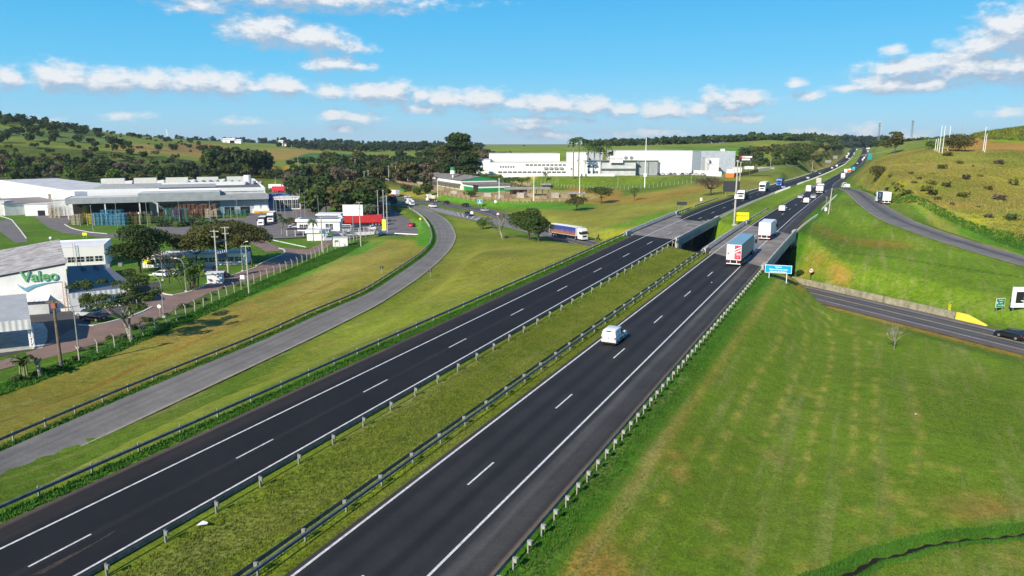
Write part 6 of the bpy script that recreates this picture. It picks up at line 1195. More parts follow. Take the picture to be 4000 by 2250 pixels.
for i, (px, py, w, h, m_, l) in enumerate([(2852, 682, 5, 3.5, WHITE, 'white truck body in the yard by the orange container'), (2878, 676, 6, 3.8, WHITE, 'white trailer body between the orange container and the dark trees'), (2925, 662, 7, 2.5, WHITE, 'white van body parked behind the hoarding'), (2990, 662, 12, 1.8, CONCP, 'white boxes stacked at the end of the hoarding')]):
    q = G(px, py); o = MB().box(-w / 2, w / 2, -1.2, 1.2, .3, h).box(-w / 2 + .5, -w / 2 + 1.4, -1.1, 1.1, 0, .8).box(w / 2 - 1.4, w / 2 - .5, -1.1, 1.1, 0, .8).build('container', m_, None, q); tag(o, l, 'container')
# distant houses
for i, (px, py, w, h, l) in enumerate([(898, 572, 22, 6, 'distant white house, left of the two on the far ridge'), (925, 574, 20, 5, 'distant white house with gable, right of the two on the far ridge'), (1100, 576, 8, 8, 'tiny white farm building below the far tree line'), (1275, 596, 18, 4, 'white shed at the edge of the dark green field'), (1455, 582, 14, 5, 'small white house among far trees right of the pale clearing'), (1130, 580, 14, 4, 'tiny brown roofed house below the far tree line')]):
    q = ptY(px, py, 1350); z = H1(q[0], q[1]); t = thing('farmhouse', l, 'house', (q[0], q[1], z)); MB().box(-w / 2, w / 2, -5, 5, -1, h).build('wall', WALLW, t); mb = MB(); mb.add([(-w / 2 - 1, -6, h), (w / 2 + 1, -6, h), (w / 2 + 1, 6, h), (-w / 2 - 1, 6, h), (-w / 2, 0, h + 2.2), (w / 2, 0, h + 2.2)], [(0, 1, 5, 4), (2, 3, 4, 5), (0, 4, 3), (1, 2, 5), (0, 3, 2, 1)]); mb.build('roof', mat('tile_roof', (.35, .15, .08), .9) if 'brown' in l else ROOFW, t)
    MB().box(-w / 4, -w / 4 + 2, -5.1, -5.0, 1, 3).build('window', GLASS, t)
# ------------------------------------------------------------------ foliage
def leafmat(name, c1, c2, c3=None, trans=.25):
    m = bpy.data.materials.new(name); m.use_nodes = True; N, L = m.node_tree.nodes, m.node_tree.links; b = N['Principled BSDF']; out = N['Material Output']
    b.inputs['Roughness'].default_value = .7; b.inputs['Specular IOR Level'].default_value = .15
    at = N.new('ShaderNodeAttribute'); at.attribute_name = 'leaf'; oi = N.new('ShaderNodeObjectInfo')
    mx = N.new('ShaderNodeMixRGB'); mx.inputs[1].default_value = (*c1, 1); mx.inputs[2].default_value = (*c2, 1); L.new(at.outputs['Fac'], mx.inputs[0])
    m2 = N.new('ShaderNodeMixRGB'); m2.inputs[2].default_value = (*(c3 or c2), 1); q = N.new('ShaderNodeMath'); q.operation = 'MULTIPLY'; q.inputs[1].default_value = .55; L.new(oi.outputs['Random'], q.inputs[0]); L.new(q.outputs[0], m2.inputs[0]); L.new(mx.outputs[0], m2.inputs[1])
    L.new(m2.outputs[0], b.inputs['Base Color']); tr = N.new('ShaderNodeBsdfTranslucent'); L.new(m2.outputs[0], tr.inputs[0]); ms = N.new('ShaderNodeMixShader'); ms.inputs[0].default_value = trans
    L.new(b.outputs[0], ms.inputs[1]); L.new(tr.outputs[0], ms.inputs[2]); L.new(ms.outputs[0], out.inputs[0]); MATS[name] = m; return m
LF_DK = leafmat('foliage_dark', (.022, .040, .012), (.060, .095, .024), (.045, .075, .03)); LF_MD = leafmat('foliage_mid', (.032, .062, .014), (.085, .135, .028), (.09, .11, .03))
LF_OL = leafmat('foliage_olive', (.050, .060, .016), (.125, .130, .035), (.12, .10, .04)); LF_BR = leafmat('foliage_brownish', (.085, .065, .045), (.17, .135, .095), (.13, .12, .07))
LF_LT = leafmat('foliage_light', (.05, .10, .015), (.13, .21, .03), (.10, .17, .03)); LF_BL = leafmat('foliage_haze_tint', (.022, .042, .020), (.045, .075, .034), (.04, .06, .035)); LF_GY = leafmat('foliage_greygreen', (.07, .10, .06), (.17, .21, .13), (.14, .18, .10))  # the far foliage is tinted bluish, distance haze put into its colour
LF_YE = leafmat('foliage_yellow', (.10, .12, .02), (.20, .21, .035), (.22, .19, .05)); LF_PALM = leafmat('palm_leaf', (.03, .065, .015), (.08, .13, .03))
def quads_mesh(name, cen, size, nrm, mats, val, extra=None):
    """one square leaf clump per centre"""
    n = len(cen); a = np.cross(nrm, rng.normal(size=(n, 3))); a /= np.linalg.norm(a, axis=1)[:, None] + 1e-9; b = np.cross(nrm, a); b /= np.linalg.norm(b, axis=1)[:, None] + 1e-9
    s = size[:, None] * .5; asp = rng.uniform(.6, 1.0, (n, 1))
    V = np.stack([cen - a * s - b * s * asp, cen + a * s - b * s * asp * .7, cen + a * s * .8 + b * s * asp, cen - a * s * .9 + b * s * asp * .8], 1).reshape(-1, 3)
    return V, np.arange(4 * n).reshape(-1, 4), np.repeat(val, 4)
def crown_points(lobes, n, shell=.55, flat=0):
    """n points in a set of ellipsoid lobes (cx,cy,cz,rx,ry,rz), mostly near their upper shells"""
    w = np.array([l[3] * l[4] * l[5] for l in lobes]) ** .67; w /= w.sum(); k = rng.choice(len(lobes), n, p=w); Lb = np.array(lobes)[k]
    d = rng.normal(size=(n, 3)); d /= np.linalg.norm(d, axis=1)[:, None]; d[:, 2] = np.where((d[:, 2] < -.3) & (rng.random(n) < .6), -d[:, 2], d[:, 2])
    r = (shell + (1 - shell) * rng.random(n) ** .5)[:, None] * rng.uniform(.85, 1.12, (n, 1)); P = Lb[:, :3] + d * Lb[:, 3:] * r
    nn = d / Lb[:, 3:]; nn /= np.linalg.norm(nn, axis=1)[:, None]; nn = nn + rng.normal(scale=.55, size=nn.shape); nn /= np.linalg.norm(nn, axis=1)[:, None]
    return P, nn, k
def lobes_for(kind, H, Wd, seed):
    r = np.random.default_rng(seed); L = []
    if kind == 'umbrella':
        for _ in range(13):
            a = r.uniform(0, 2 * PI); q = Wd / 2 * .72 * math.sqrt(r.random()); s = r.uniform(.8, 1.2); L.append((q * math.cos(a), q * math.sin(a), H * r.uniform(.60, .84) - .12 * q, Wd * .19 * s, Wd * .19 * s, H * .13 * s))
    elif kind == 'round':
        for _ in range(12):
            d = r.normal(size=3); d /= np.linalg.norm(d); L.append((d[0] * Wd * .27, d[1] * Wd * .27, H * (.60 + .21 * d[2]), Wd * .22 * r.uniform(.8, 1.2), Wd * .22 * r.uniform(.8, 1.2), H * .17))
    elif kind == 'tall':
        for i in range(16):
            z = r.uniform(.30, .95); q = Wd * .26 * (1.15 - z) * 1.6; a = r.uniform(0, 2 * PI); L.append((q * math.cos(a), q * math.sin(a), H * z * .95, Wd * .20 * r.uniform(.7, 1.2), Wd * .20 * r.uniform(.7, 1.2), H * .085))
    elif kind == 'bush':
        for _ in range(7):
            a = r.uniform(0, 2 * PI); q = Wd * .25 * r.random(); L.append((q * math.cos(a), q * math.sin(a), H * r.uniform(.35, .6), Wd * .28, Wd * .28, H * .36))
    elif kind == 'open':
        for _ in range(11):
            a = r.uniform(0, 2 * PI); q = Wd / 2 * .8 * math.sqrt(r.random()); L.append((q * math.cos(a), q * math.sin(a), H * r.uniform(.62, .93), Wd * .12, Wd * .12, H * .065))
    elif kind == 'airy':
        for _ in range(30):
            a = r.uniform(0, 2 * PI); q = Wd / 2 * .92 * math.sqrt(r.random()); L.append((q * math.cos(a), q * math.sin(a), H * r.uniform(.58, .96) - .1 * q, Wd * .085 * r.uniform(.6, 1.3), Wd * .085 * r.uniform(.6, 1.3), H * .055))
    elif kind == 'conifer':
        for i in range(9): z = .18 + i * .09; L.append((0, 0, H * z, Wd * .5 * (1.1 - z), Wd * .5 * (1.1 - z), H * .07))
    return L
def tree_meshes(kind, H, Wd, nleaf, ls, lm, seed, bark=BARK, trunkr=None, fork=4, lean=(0, 0), bare=False):
    global rng; rng = np.random.default_rng(seed); lob = lobes_for(kind, H, Wd, seed)
    if lean != (0, 0): lob = [(l[0] + lean[0] * l[2], l[1] + lean[1] * l[2], *l[2:]) for l in lob]
    me = None
    if nleaf:
        P, nn, k = crown_points(lob, nleaf); tone = rng.random(len(lob))[k] * .5 + rng.random(nleaf) * .5; V, F, val = quads_mesh('crown', P, rng.uniform(.7, 1.35, nleaf) * ls, nn, lm, tone)
        me = bpy.data.meshes.new('crown'); me.from_pydata(V.tolist(), [], F.tolist()); at = me.attributes.new('leaf', 'FLOAT', 'POINT'); at.data.foreach_set('value', val); me.materials.append(lm)
    tr = trunkr or H * .022; mb = MB(); zf = H * (.32 if kind != 'tall' else .25); r = random.Random(seed)
    top = (lean[0] * zf, lean[1] * zf, zf); mb.tube([(0, 0, -.3), (lean[0] * zf * .5, lean[1] * zf * .5, zf * .5), top], [tr * 1.25, tr, tr * .8], 7)
    for l in sorted(lob, key=lambda l: -l[3])[:fork + 3] if not bare else lob:
        m_ = ((top[0] + l[0]) / 2 + r.uniform(-.3, .3), (top[1] + l[1]) / 2, (top[2] + l[2]) / 2 - .06 * H); mb.tube([top, m_, (l[0], l[1], l[2])], [tr * .6, tr * .38, tr * .14], 5)
        if bare:
            for _ in range(7):
                e = (l[0] + r.uniform(-1, 1) * l[3] * 1.6, l[1] + r.uniform(-1, 1) * l[4] * 1.6, l[2] + r.uniform(-.2, 1.4) * l[5] * 1.8); s_ = r.random(); q = tuple(m_[i] + (l[i] - m_[i]) * s_ for i in range(3)); mb.tube([q, e], [tr * .16, tr * .05], 4)
    return me, mb.mesh('trunk', bark)
def place_tree(ms, loc, rz, sc, label, group=None, name='tree', cat='tree'):
    t = thing(name, label, cat, loc, rz, group); t.scale = sc if hasattr(sc, '__len__') else (sc,) * 3
    if ms[1]: link('trunk', ms[1], t)
    if ms[0]: link('crown', ms[0], t)
    return t
# --- trees one can name
def one(kind, px, py, H, Wd, n, ls, lm, label, seed, z=None, name='tree', sink=0, sc=1, **k):
    p = G(px, py) if z is None else pt(px, py, z); return place_tree(tree_meshes(kind, H, Wd, n, ls, lm, seed, **k), (p[0], p[1], p[2] - sink), 0, sc, label, None, name)
t = one('airy', 513, 1330, 11.2, 15, 6500, .24, LF_MD, 'spreading pale-trunked tree with a forked stem beside the red street', 11, bark=BARKP, trunkr=.24, fork=12, lean=(-.26, .0))
MB().tube([(0.1, 0, 0), (-.1, .1, 3.0), (.6, .2, 6.5), (1.4, .3, 9)], [.22, .19, .14, .06], 7).build('second_stem', BARKP, t)
one('round', 548, 1068, 12.2, 15.5, 7000, .42, LF_DK, 'big dark dense tree behind the office block', 12, z=ZP, trunkr=.3)
one('umbrella', 770, 1040, 9.5, 15, 5200, .40, LF_OL, 'left umbrella tree of the brown-green group above the dracaenas', 13, z=ZP, trunkr=.2)
one('umbrella', 890, 1035, 12.5, 20, 8200, .42, LF_OL, 'largest umbrella tree with brown-green crown in the middle of the group', 14, z=ZP, trunkr=.24)
one('umbrella', 985, 1040, 11.5, 16, 5600, .40, LF_OL, 'right umbrella tree of the brown-green group beside the red street', 15, z=ZP, trunkr=.2)
one('umbrella', 850, 925, 5.5, 17, 2600, .42, LF_DK, 'low dark tree clump in front of the rack stacks', 16, z=ZP)
one('open', 662, 1108, 8.0, 9, 500, .25, LF_BR, 'slim bare-looking tree by the two white hatchbacks', 17, z=ZP, bare=True, trunkr=.13)
one('open', 1965, 934, 8.2, 9.5, 260, .30, LF_LT, 'leaning nearly leafless tree left of the two round trees', 18, bark=BARKP, bare=True, trunkr=.30, lean=(-.35, 0))
one('bush', 1885, 895, 4.4, 6, 900, .30, LF_LT, 'light green leafy bough mass left of the leaning tree', 118, name='small_tree')
one('round', 2066, 936, 9.8, 14.5, 4600, .42, LF_MD, 'left and larger of the two round dark trees beside the blue trailer', 19, trunkr=.28)
one('round', 2104, 942, 7.4, 10.5, 3400, .38, LF_MD, 'right and smaller of the two round dark trees beside the blue trailer', 20, trunkr=.25)
one('umbrella', 2253, 824, 6.4, 11, 1600, .42, LF_OL, 'small umbrella tree standing alone in the brown meadow', 21, trunkr=.2)
one('umbrella', 2348, 797, 8.0, 13, 1900, .45, LF_MD, 'leafy umbrella tree before the red soil bank', 22, trunkr=.2)
one('open', 2478, 785, 6.0, 6, 260, .35, LF_LT, 'thin sparse tree stump with few leaves on the red bank', 23, bare=True)
one('umbrella', 2776, 764, 8.2, 17, 1800, .32, LF_BR, 'bare pinkish umbrella tree beside the left carriageway', 24, bare=True, trunkr=.3)
one('open', 3493, 1366, 3.6, 3.6, 0, .1, LF_BR, 'little leafless tree alone on the mown slope at the right', 25, bark=BARKP, bare=True, trunkr=.07)
one('umbrella', 1435, 872, 8, 9, 1400, .42, LF_GY, 'pale grey-green tree beside the caged truck', 26, z=ZS)
one('open', 1102, 925, 8.2, 5, 1100, .26, LF_GY, 'thin weeping grey tree left of the gatehouse', 27, z=ZP, bark=BARKP)
one('bush', 1145, 885, 3.0, 5, 600, .3, LF_BR, 'reddish brown bush beside the gate office', 28, z=ZP, name='shrub'); one('bush', 1128, 880, 3.4, 5, 700, .3, LF_MD, 'green bush left of the reddish one by the gate office', 29, z=ZP, name='shrub')
one('bush', 1325, 868, 4.2, 6, 900, .35, LF_GY, 'rounded grey-green bush left of the blank billboard', 30, z=ZP, name='shrub')
one('tall', 1790, 704, 31, 27, 5200, 1.25, LF_DK, 'tallest dark tree behind the grey warehouse', 31, trunkr=.6); one('tall', 1735, 704, 24, 20, 3000, 1.2, LF_OL, 'pale brownish tall tree left of the tallest dark one', 32, trunkr=.4); one('tall', 1830, 705, 19, 20, 2600, 1.15, LF_DK, 'dark tree right of the tallest one by the white factory', 33)
one('round', 1884, 577, 13, 24, 1400, 1.6, LF_DK, 'lone dark round tree on the green skyline', 34)
one('round', 2047, 574, 8, 13, 500, 1.3, LF_GY, 'small lone tree on the green skyline above the white factory', 35)
one('round', 3110, 650, 17, 27, 3000, .95, LF_MD, 'big spreading tree with visible limbs right of the hidden hillside', 36, trunkr=.6, fork=8); one('tall', 3495, 600, 17, 15, 1600, .9, LF_OL, 'slender pale tree on the ridge beyond the highway', 37)
one('bush', 3745, 590, 9, 19, 2200, .55, LF_OL, 'wide dark bush below the red soil on the right hill', 38); one('bush', 3640, 580, 5, 10, 900, .5, LF_LT, 'light green reed clump left of the white posts', 39, name='shrub')
one('round', 1668, 770, 8, 9, 900, .6, LF_MD, 'tree growing before the warehouse yard fence', 40); one('bush', 1586, 748, 5, 8, 700, .5, LF_OL, 'round bush on the yellow bank left of the yard', 41, name='shrub'); one('bush', 1630, 762, 4.5, 7, 700, .5, LF_MD, 'dark bush beside the yard fence tree', 42, name='shrub'); one('bush', 1842, 770, 3.6, 8, 500, .5, LF_MD, 'low bush before the green walled block', 43, name='shrub')
one('bush', 3120, 1080, 1.6, 2.2, 400, .22, LF_DK, 'dark bush under the right bridge parapet', 44, name='shrub')
one('bush', 3430, 700, 6, 8, 700, .5, LF_OL, 'bushy clump at the corner of the dry bank by the highway', 45, name='shrub')
one('round', 3460, 560, 10, 12, 700, 1.0, LF_MD, 'round tree on the bright green slope beyond the highway', 46)
# dracaena cluster
t = thing('dracaena_cluster', 'clump of tall dracaenas with drooping leaves beside the small kiosk', 'plant', pt(748, 1132, ZP)); r_ = random.Random(5); mb = MB(); cen = []; nr_ = []
for k in range(16):
    a = r_.uniform(0, 2 * PI); d = r_.uniform(0, 2.6); x, y = d * math.cos(a) * 1.3, d * math.sin(a); h = r_.uniform(2.5, 6.3); mb.tube([(x * .6, y * .6, 0), (x, y, h)], [.10, .06], 5)
    for q in range(60): cen.append((x + r_.gauss(0, .45), y + r_.gauss(0, .45), h + r_.gauss(-.2, .55))); nr_.append((r_.gauss(0, 1), r_.gauss(0, 1), r_.gauss(.3, .5)))
mb.build('stems', BARK, t); cen = np.array(cen); nr_ = np.array(nr_); nr_ /= np.linalg.norm(nr_, axis=1)[:, None]; V, F, val = quads_mesh('x', cen, rng.uniform(.3, .6, len(cen)), nr_, None, rng.random(len(cen))); me = bpy.data.meshes.new('leaves'); me.from_pydata(V.tolist(), [], F.tolist()); at = me.attributes.new('leaf', 'FLOAT', 'POINT'); at.data.foreach_set('value', val); me.materials.append(LF_LT); link('leaves', me, t)
# banana clump and cut stump
t = thing('banana_plant', 'banana clump with broad bright leaves at the left edge of the verge', 'plant', G(95, 1480))
for k in range(14):
    a = k * 2.4; L_ = 1.9 + .5 * math.sin(k * 1.7); h = 2.1 + .5 * math.cos(k); mb = MB(); d = Vector((math.cos(a), math.sin(a), 0)); n = Vector((-d.y, d.x, 0)); vv_ = []
    for i in range(6): f = i / 5; c = d * L_ * f + Vector((0, 0, h + 1.1 * math.sin(f * 2.1) - f * f * .9)); w = .34 * math.sin(PI * min(1, .12 + f * .9)) ; vv_ += [c - n * w, c + n * w]
    mb.add(vv_, [(2 * i, 2 * i + 1, 2 * i + 3, 2 * i + 2) for i in range(5)]); mb.build('leaf', LF_LT, t)
for k in range(4): MB().tube([(.3 * k - .5, .2 * (k % 2), 0), (.25 * k - .4, .1, 2.1)], [.16, .12], 7).build('stem', mat('banana_stem', (.22, .26, .09), .8), t)
t = thing('tree_stump', 'tall cut tree stump beside the banana clump', 'tree', G(160, 1470)); MB().tube([(0, 0, -.2), (-.2, 0, 1.3), (-.5, 0, 2.7)], [.3, .24, .22], 8).build('trunk', BARKP, t); MB().tube([(-.2, 0, 1.6), (.3, 0, 2.6)], [.12, .09], 6).build('branch', BARKP, t)
# palms
def palm_mesh(H, n=11, L_=2.6, tr=.28, seed=1):
    r = random.Random(seed); mb = MB()
    for k in range(n):
        a = 2 * PI * k / n + r.uniform(-.2, .2); up = r.uniform(-.1, .9); d = Vector((math.cos(a), math.sin(a), 0)); s = Vector((-d.y, d.x, 0)); pts = []
        for i in range(6): f = i / 5; pts.append(d * L_ * f * (1 - .12 * f) + Vector((0, 0, H + up * L_ * f * .8 - L_ * .95 * f * f)))
        for i in range(5):
            for sg in (-1, 1):
                w = L_ * .26 * math.sin(PI * (.15 + .8 * (i + .5) / 5)); q = pts[i]; e = pts[i + 1]; m = (q + e) / 2 + s * sg * w + Vector((0, 0, -w * .55)); mb.add([q, e, m], [(0, 1, 2)])
    c = mb.mesh('crown', LF_PALM); c.attributes.new('leaf', 'FLOAT', 'POINT').data.foreach_set('value', np.random.default_rng(seed).random(len(c.vertices)))
    tk = MB().tube([(0, 0, -.2), (0, 0, H * .4), (0, 0, H * .86)], [tr, tr * 1.05, tr * .8], 8).mesh('trunk', BARKP); sh = MB().tube([(0, 0, H * .86), (0, 0, H + .1)], [tr * .7, tr * .35], 8).mesh('crownshaft', LF_LT); return c, tk, sh
def palm(px, H, label, L_=3.6, Yd=None, py=684, seed=1, tr=.35, group=None, z=None):
    p = ptY(px, py, Yd) if Yd else (G(px, py) if z is None else pt(px, py, z)); zz = H1(p[0], p[1]) if (z is None) else z
    c, tk, sh = palm_mesh(H, 13, L_, tr, seed); t = thing('palm_tree', label, 'palm tree', (p[0], p[1], zz), seed, group); link('trunk', tk, t); link('crown', c, t); link('crownshaft', sh, t); return t
for i, (px, top, Yd, l) in enumerate([(2239, 542, 440, 'leftmost tall royal palm before the white factory'), (2260, 538, 441, 'second tall royal palm, touching the leftmost'), (2296, 560, 475, 'third royal palm, shorter, behind the office front'), (2320, 574, 472, 'fourth royal palm left of the fifth, low crown'), (2342, 575, 474, 'fifth royal palm just left of the tallest right one'), (2367, 562, 476, 'sixth royal palm rising above the office roof'), (2385, 594, 480, 'small palm at the right end of the royal palms')]):
    g_ = 8.0; palm(px, zat(top, Yd) - g_, l, 5.0, Yd, seed=i + 3, z=g_, tr=.42)
palm(1225, 7.2, 'feathery palm standing before the gatehouse', 2.3, py=946, seed=21, tr=.13, z=ZP); palm(2131, 5.2, 'single palm on the grass below the white factory wall', 2.3, py=712, seed=22, tr=.2)
for i in range(26):
    px = 1885 + i * 7.2 + random.uniform(-3, 3); palm(px, random.uniform(5.5, 7.5), 'short feathery palm in the dense row below the white factory', 2.6, Yd=447 - i * .8 + random.uniform(-4, 4), py=700, seed=40 + i % 5, tr=.2, group='row of short palms below the white factory')
for i, px in enumerate((1805, 1822, 1845, 1868)): palm(px, 9 + i % 2, 'taller palm at the left end behind the warehouse', 3.2, Yd=470, py=700, seed=50 + i, tr=.25, group='palms behind the warehouse')
# ------------------------------------------------------------------ woods: candidates for single trees, the rest joined
VAR = {}
def var(kind, lm, n=520, ls=1.25):
    k = (kind, lm.name)
    if k not in VAR: VAR[k] = [tree_meshes(kind, 12 if kind != 'tall' else 16, 12 if kind not in ('tall', 'conifer') else 8, n, ls, lm, 100 + i + len(VAR) * 7) for i in range(3)]
    return random.choice(VAR[k])
cands = []
SHP = dict(round='rounded', umbrella='flat-topped', tall='slender', bush='low bushy', open='open', conifer='pointed')
def variant(label, q, lo, hi, kd, H, h):
    fx_, fy_ = (q - lo) / (hi - lo); colr = {'foliage_dark': 'dark', 'foliage_mid': 'mid-green', 'foliage_olive': 'olive', 'foliage_brownish': 'brownish bare', 'foliage_light': 'light green', 'foliage_haze_tint': 'bluish', 'foliage_yellow': 'yellowish', 'foliage_greygreen': 'grey-green'}[kd[1].name]
    return f"{colr} {SHP[kd[0]]} {label}, {'left' if fx_ < .33 else 'middle' if fx_ < .67 else 'right'} {'front' if fy_ < .5 else 'rear'} part"
def scatter(n, poly_px=None, poly=None, Yd=None, kinds=(('round', LF_DK),), h=(9, 14), label='', group='', dmin=5):
    if poly is None: poly = [ptY(px, py, y)[:2] for px, py, y in poly_px]
    P = np.array(poly); lo, hi = P.min(0), P.max(0); got = []; tries = 0
    while len(got) < n and tries < n * 60:
        tries += 1; q = lo + (hi - lo) * rng.random(2)
        if not inpoly(np.array([q[0]]), np.array([q[1]]), poly)[0]: continue
        if got and min((q[0] - g[0]) ** 2 + (q[1] - g[1]) ** 2 for g in got) < dmin ** 2: continue
        if abs(hwrel(q[0], q[1])) < 24 and q[1] < 1640: continue
        got.append(q); kd = random.choice(kinds); H = random.uniform(*h); cands.append((q[0], q[1], H, kd, variant(label, q, lo, hi, kd, H, h), group))
rng = np.random.default_rng(3)
DKK = (('round', LF_DK), ('round', LF_DK), ('umbrella', LF_DK), ('round', LF_MD), ('umbrella', LF_OL), ('tall', LF_DK))
scatter(135, poly=[(-430, 470), (-335, 450), (-200, 448), (-205, 512), (-192, 515), (-205, 560), (-430, 565)], kinds=DKK + (('umbrella', LF_BR), ('round', LF_LT)), h=(7, 12.5), dmin=8.5, label='tree in the wood behind the factory', group='trees in the wood behind the factory')
scatter(40, poly=[(-560, 560), (-330, 560), (-250, 580), (-190, 640), (-330, 640), (-560, 600)], kinds=DKK + (('umbrella', LF_BR), ('umbrella', LF_BR)), h=(6, 10), dmin=12, label='tree above the factory wood', group='trees on the slope above the factory wood')
scatter(24, poly=[(-232, 545), (-190, 545), (-200, 605), (-248, 605)], kinds=(('tall', LF_DK), ('tall', LF_MD), ('round', LF_DK)), h=(19, 25), dmin=7, label='eucalyptus beside the red field', group='tall eucalyptus beside the red field')
scatter(22, poly=[(-90, 304), (-61, 300), (-63, 332), (-76, 380), (-112, 385)], kinds=(('round', LF_MD), ('umbrella', LF_DK), ('round', LF_OL)), h=(12, 17), dmin=6, label='tree in the gate office grove', group='grove behind the gate office')
scatter(80, poly=[(-150, 470), (-78, 505), (-58, 470), (10, 520), (-20, 600), (-150, 640)], kinds=DKK + (('umbrella', LF_BR), ('round', LF_BR)), h=(11, 19), dmin=9, label='tree left of the white factory', group='tree belt left of the white factory')
scatter(80, poly=[(-155, 640), (-20, 600), (-5, 640), (-60, 740), (-200, 780)], kinds=DKK + (('umbrella', LF_BR),), h=(10, 16), dmin=8, label='tree in the far belt', group='far belt beyond the cross road')
scatter(24, poly=[(-190, 512), (-132, 508), (-145, 560), (-195, 545)], kinds=DKK, h=(7, 10), dmin=7, label='tree beside the parked trailers', group='low trees beside the parked trailers')
scatter(60, poly_px=[(-300, 400, 860), (0, 440, 880), (350, 500, 920), (420, 520, 900), (300, 520, 820), (0, 480, 800), (-300, 450, 790)], kinds=(('round', LF_BL), ('round', LF_DK)), h=(9, 13), dmin=12, label='tree on the left hilltop', group='wood on top of the left hill')
for (x0, y0, x1, y1, Yd, n) in ((60, 545, 500, 600, 690, 13), (300, 540, 700, 575, 800, 16), (380, 505, 620, 540, 960, 12), (0, 545, 250, 560, 760, 8), (620, 545, 820, 560, 1150, 10), (700, 610, 960, 600, 900, 12), (1120, 655, 1300, 630, 760, 14)):
    for i in range(n):
        f = (i + random.random()) / n; q = ptY(x0 + (x1 - x0) * f, y0, Yd + random.gauss(0, 38)); cands.append((q[0], q[1], random.choice((4, 5, 6, 8, 11, 12)) * random.uniform(.8, 1.2), ('round', LF_DK), 'small dark tree in a hedge line on the left hill', 'hedge trees on the left hill'))
scatter(260, poly_px=[(380, 560, 1700), (900, 560, 1800), (1300, 560, 1900), (1900, 560, 2000), (1900, 560, 2250), (300, 560, 2150)], kinds=(('tall', LF_BL), ('round', LF_BL)), h=(14, 26), dmin=14, label='tree on the distant ridge', group='trees on the distant ridge')
scatter(110, poly_px=[(1050, 580, 1300), (1500, 580, 1350), (1700, 590, 1300), (1650, 590, 1100), (1300, 600, 1150)], kinds=(('tall', LF_BL), ('round', LF_BL), ('round', LF_DK)), h=(12, 20), dmin=12, label='tree below the distant ridge', group='woods below the distant ridge')
scatter(230, poly_px=[(2280, 580, 1180), (2650, 575, 1120), (2950, 560, 1060), (3230, 550, 1080), (3260, 550, 1160), (2900, 550, 1180), (2300, 580, 1300)], kinds=(('round', LF_DK), ('round', LF_MD), ('tall', LF_DK), ('umbrella', LF_MD)), h=(12, 19), dmin=7, label='tree in the crest wood', group='wood on the crest beyond the white factory')
scatter(110, poly_px=[(2830, 640, 640), (2950, 650, 580), (3060, 640, 600), (3200, 600, 760), (3290, 580, 950), (3230, 575, 1010), (3020, 590, 860), (2900, 620, 760)], kinds=(('round', LF_MD), ('round', LF_DK), ('umbrella', LF_OL), ('bush', LF_MD)), h=(5, 12), dmin=8, label='tree left of the climbing road', group='bushy hillside left of the climbing road')
scatter(44, poly_px=[(3180, 570, 980), (3290, 570, 1050), (3330, 575, 1250), (3290, 575, 1300), (3150, 560, 1080)], kinds=(('round', LF_MD), ('round', LF_DK)), h=(9, 15), dmin=8, label='tree at the left shoulder of the road cutting', group='trees at the left shoulder of the cutting')
scatter(80, poly_px=[(3270, 580, 1750), (3450, 580, 1750), (3450, 580, 1980), (3250, 580, 1980)], kinds=(('tall', LF_BL), ('round', LF_BL)), h=(24, 38), dmin=9, label='tree closing the road crest', group='dark trees at the road crest')
scatter(20, poly_px=[(3420, 580, 700), (3470, 580, 640), (3520, 560, 760), (3460, 560, 900)], kinds=(('round', LF_MD), ('round', LF_DK)), h=(7, 11), dmin=10, label='tree beside the right edge of the far cutting', group='trees right of the far cutting')
scatter(60, poly_px=[(3480, 560, 760), (3720, 560, 700), (3740, 560, 780), (3480, 560, 880)], kinds=(('round', LF_DK), ('round', LF_MD)), h=(6, 11), dmin=6, label='tree on the right skyline', group='skyline trees left of the white posts')
for px, py in ((3560, 790), (3640, 720), (3700, 730), (3830, 690), (3900, 780), (3590, 700), (3420, 760), (3465, 745), (3510, 740), (3540, 760), (3660, 780), (3720, 800), (3760, 770), (3820, 810), (3860, 850), (3950, 860), (3490, 720), (3560, 680), (3770, 700), (3860, 740), (3960, 720), (3480, 690), (3640, 680), (3680, 660), (3800, 650), (3615, 745), (3570, 715), (3640, 760), (3750, 640), (3900, 640), (3700, 610)):
    p = G(px, py); cands.append((p[0], p[1], random.uniform(1.0, 3.4), ('bush', random.choice((LF_MD, LF_OL, LF_OL, LF_YE, LF_BR))), 'dark scrub bush growing on the dry bank', 'scrub bushes on the dry bank'))
for i in range(20):
    px = 640 + i * 12 + random.uniform(-5, 5); p = pt(px - 10, 880 + random.uniform(-8, 8), ZP); cands.append((p[0], p[1], random.uniform(2, 3.6), ('bush', random.choice((LF_MD, LF_DK, LF_LT))), 'green shrub on the bank before the rack stacks', 'shrubs before the rack stacks'))
for i in range(24):
    f = i / 24; p = G(60 + 900 * f + random.uniform(-15, 15), 1510 - 400 * f - 10 + random.uniform(-14, 8)); cands.append((p[0], p[1], random.uniform(.8, 1.7), ('bush', random.choice((LF_MD, LF_DK))), 'small shrub in the rough grass along the concrete post fence', 'shrubs along the concrete post fence'))
for px, py in ((1560, 1000), (620, 1350)): pass
cands.sort(key=lambda c: -c[2] / math.hypot(c[0], c[1])); far_ = {}; ntr = 0
zs = height(np.array([c[0] for c in cands]), np.array([c[1] for c in cands]))
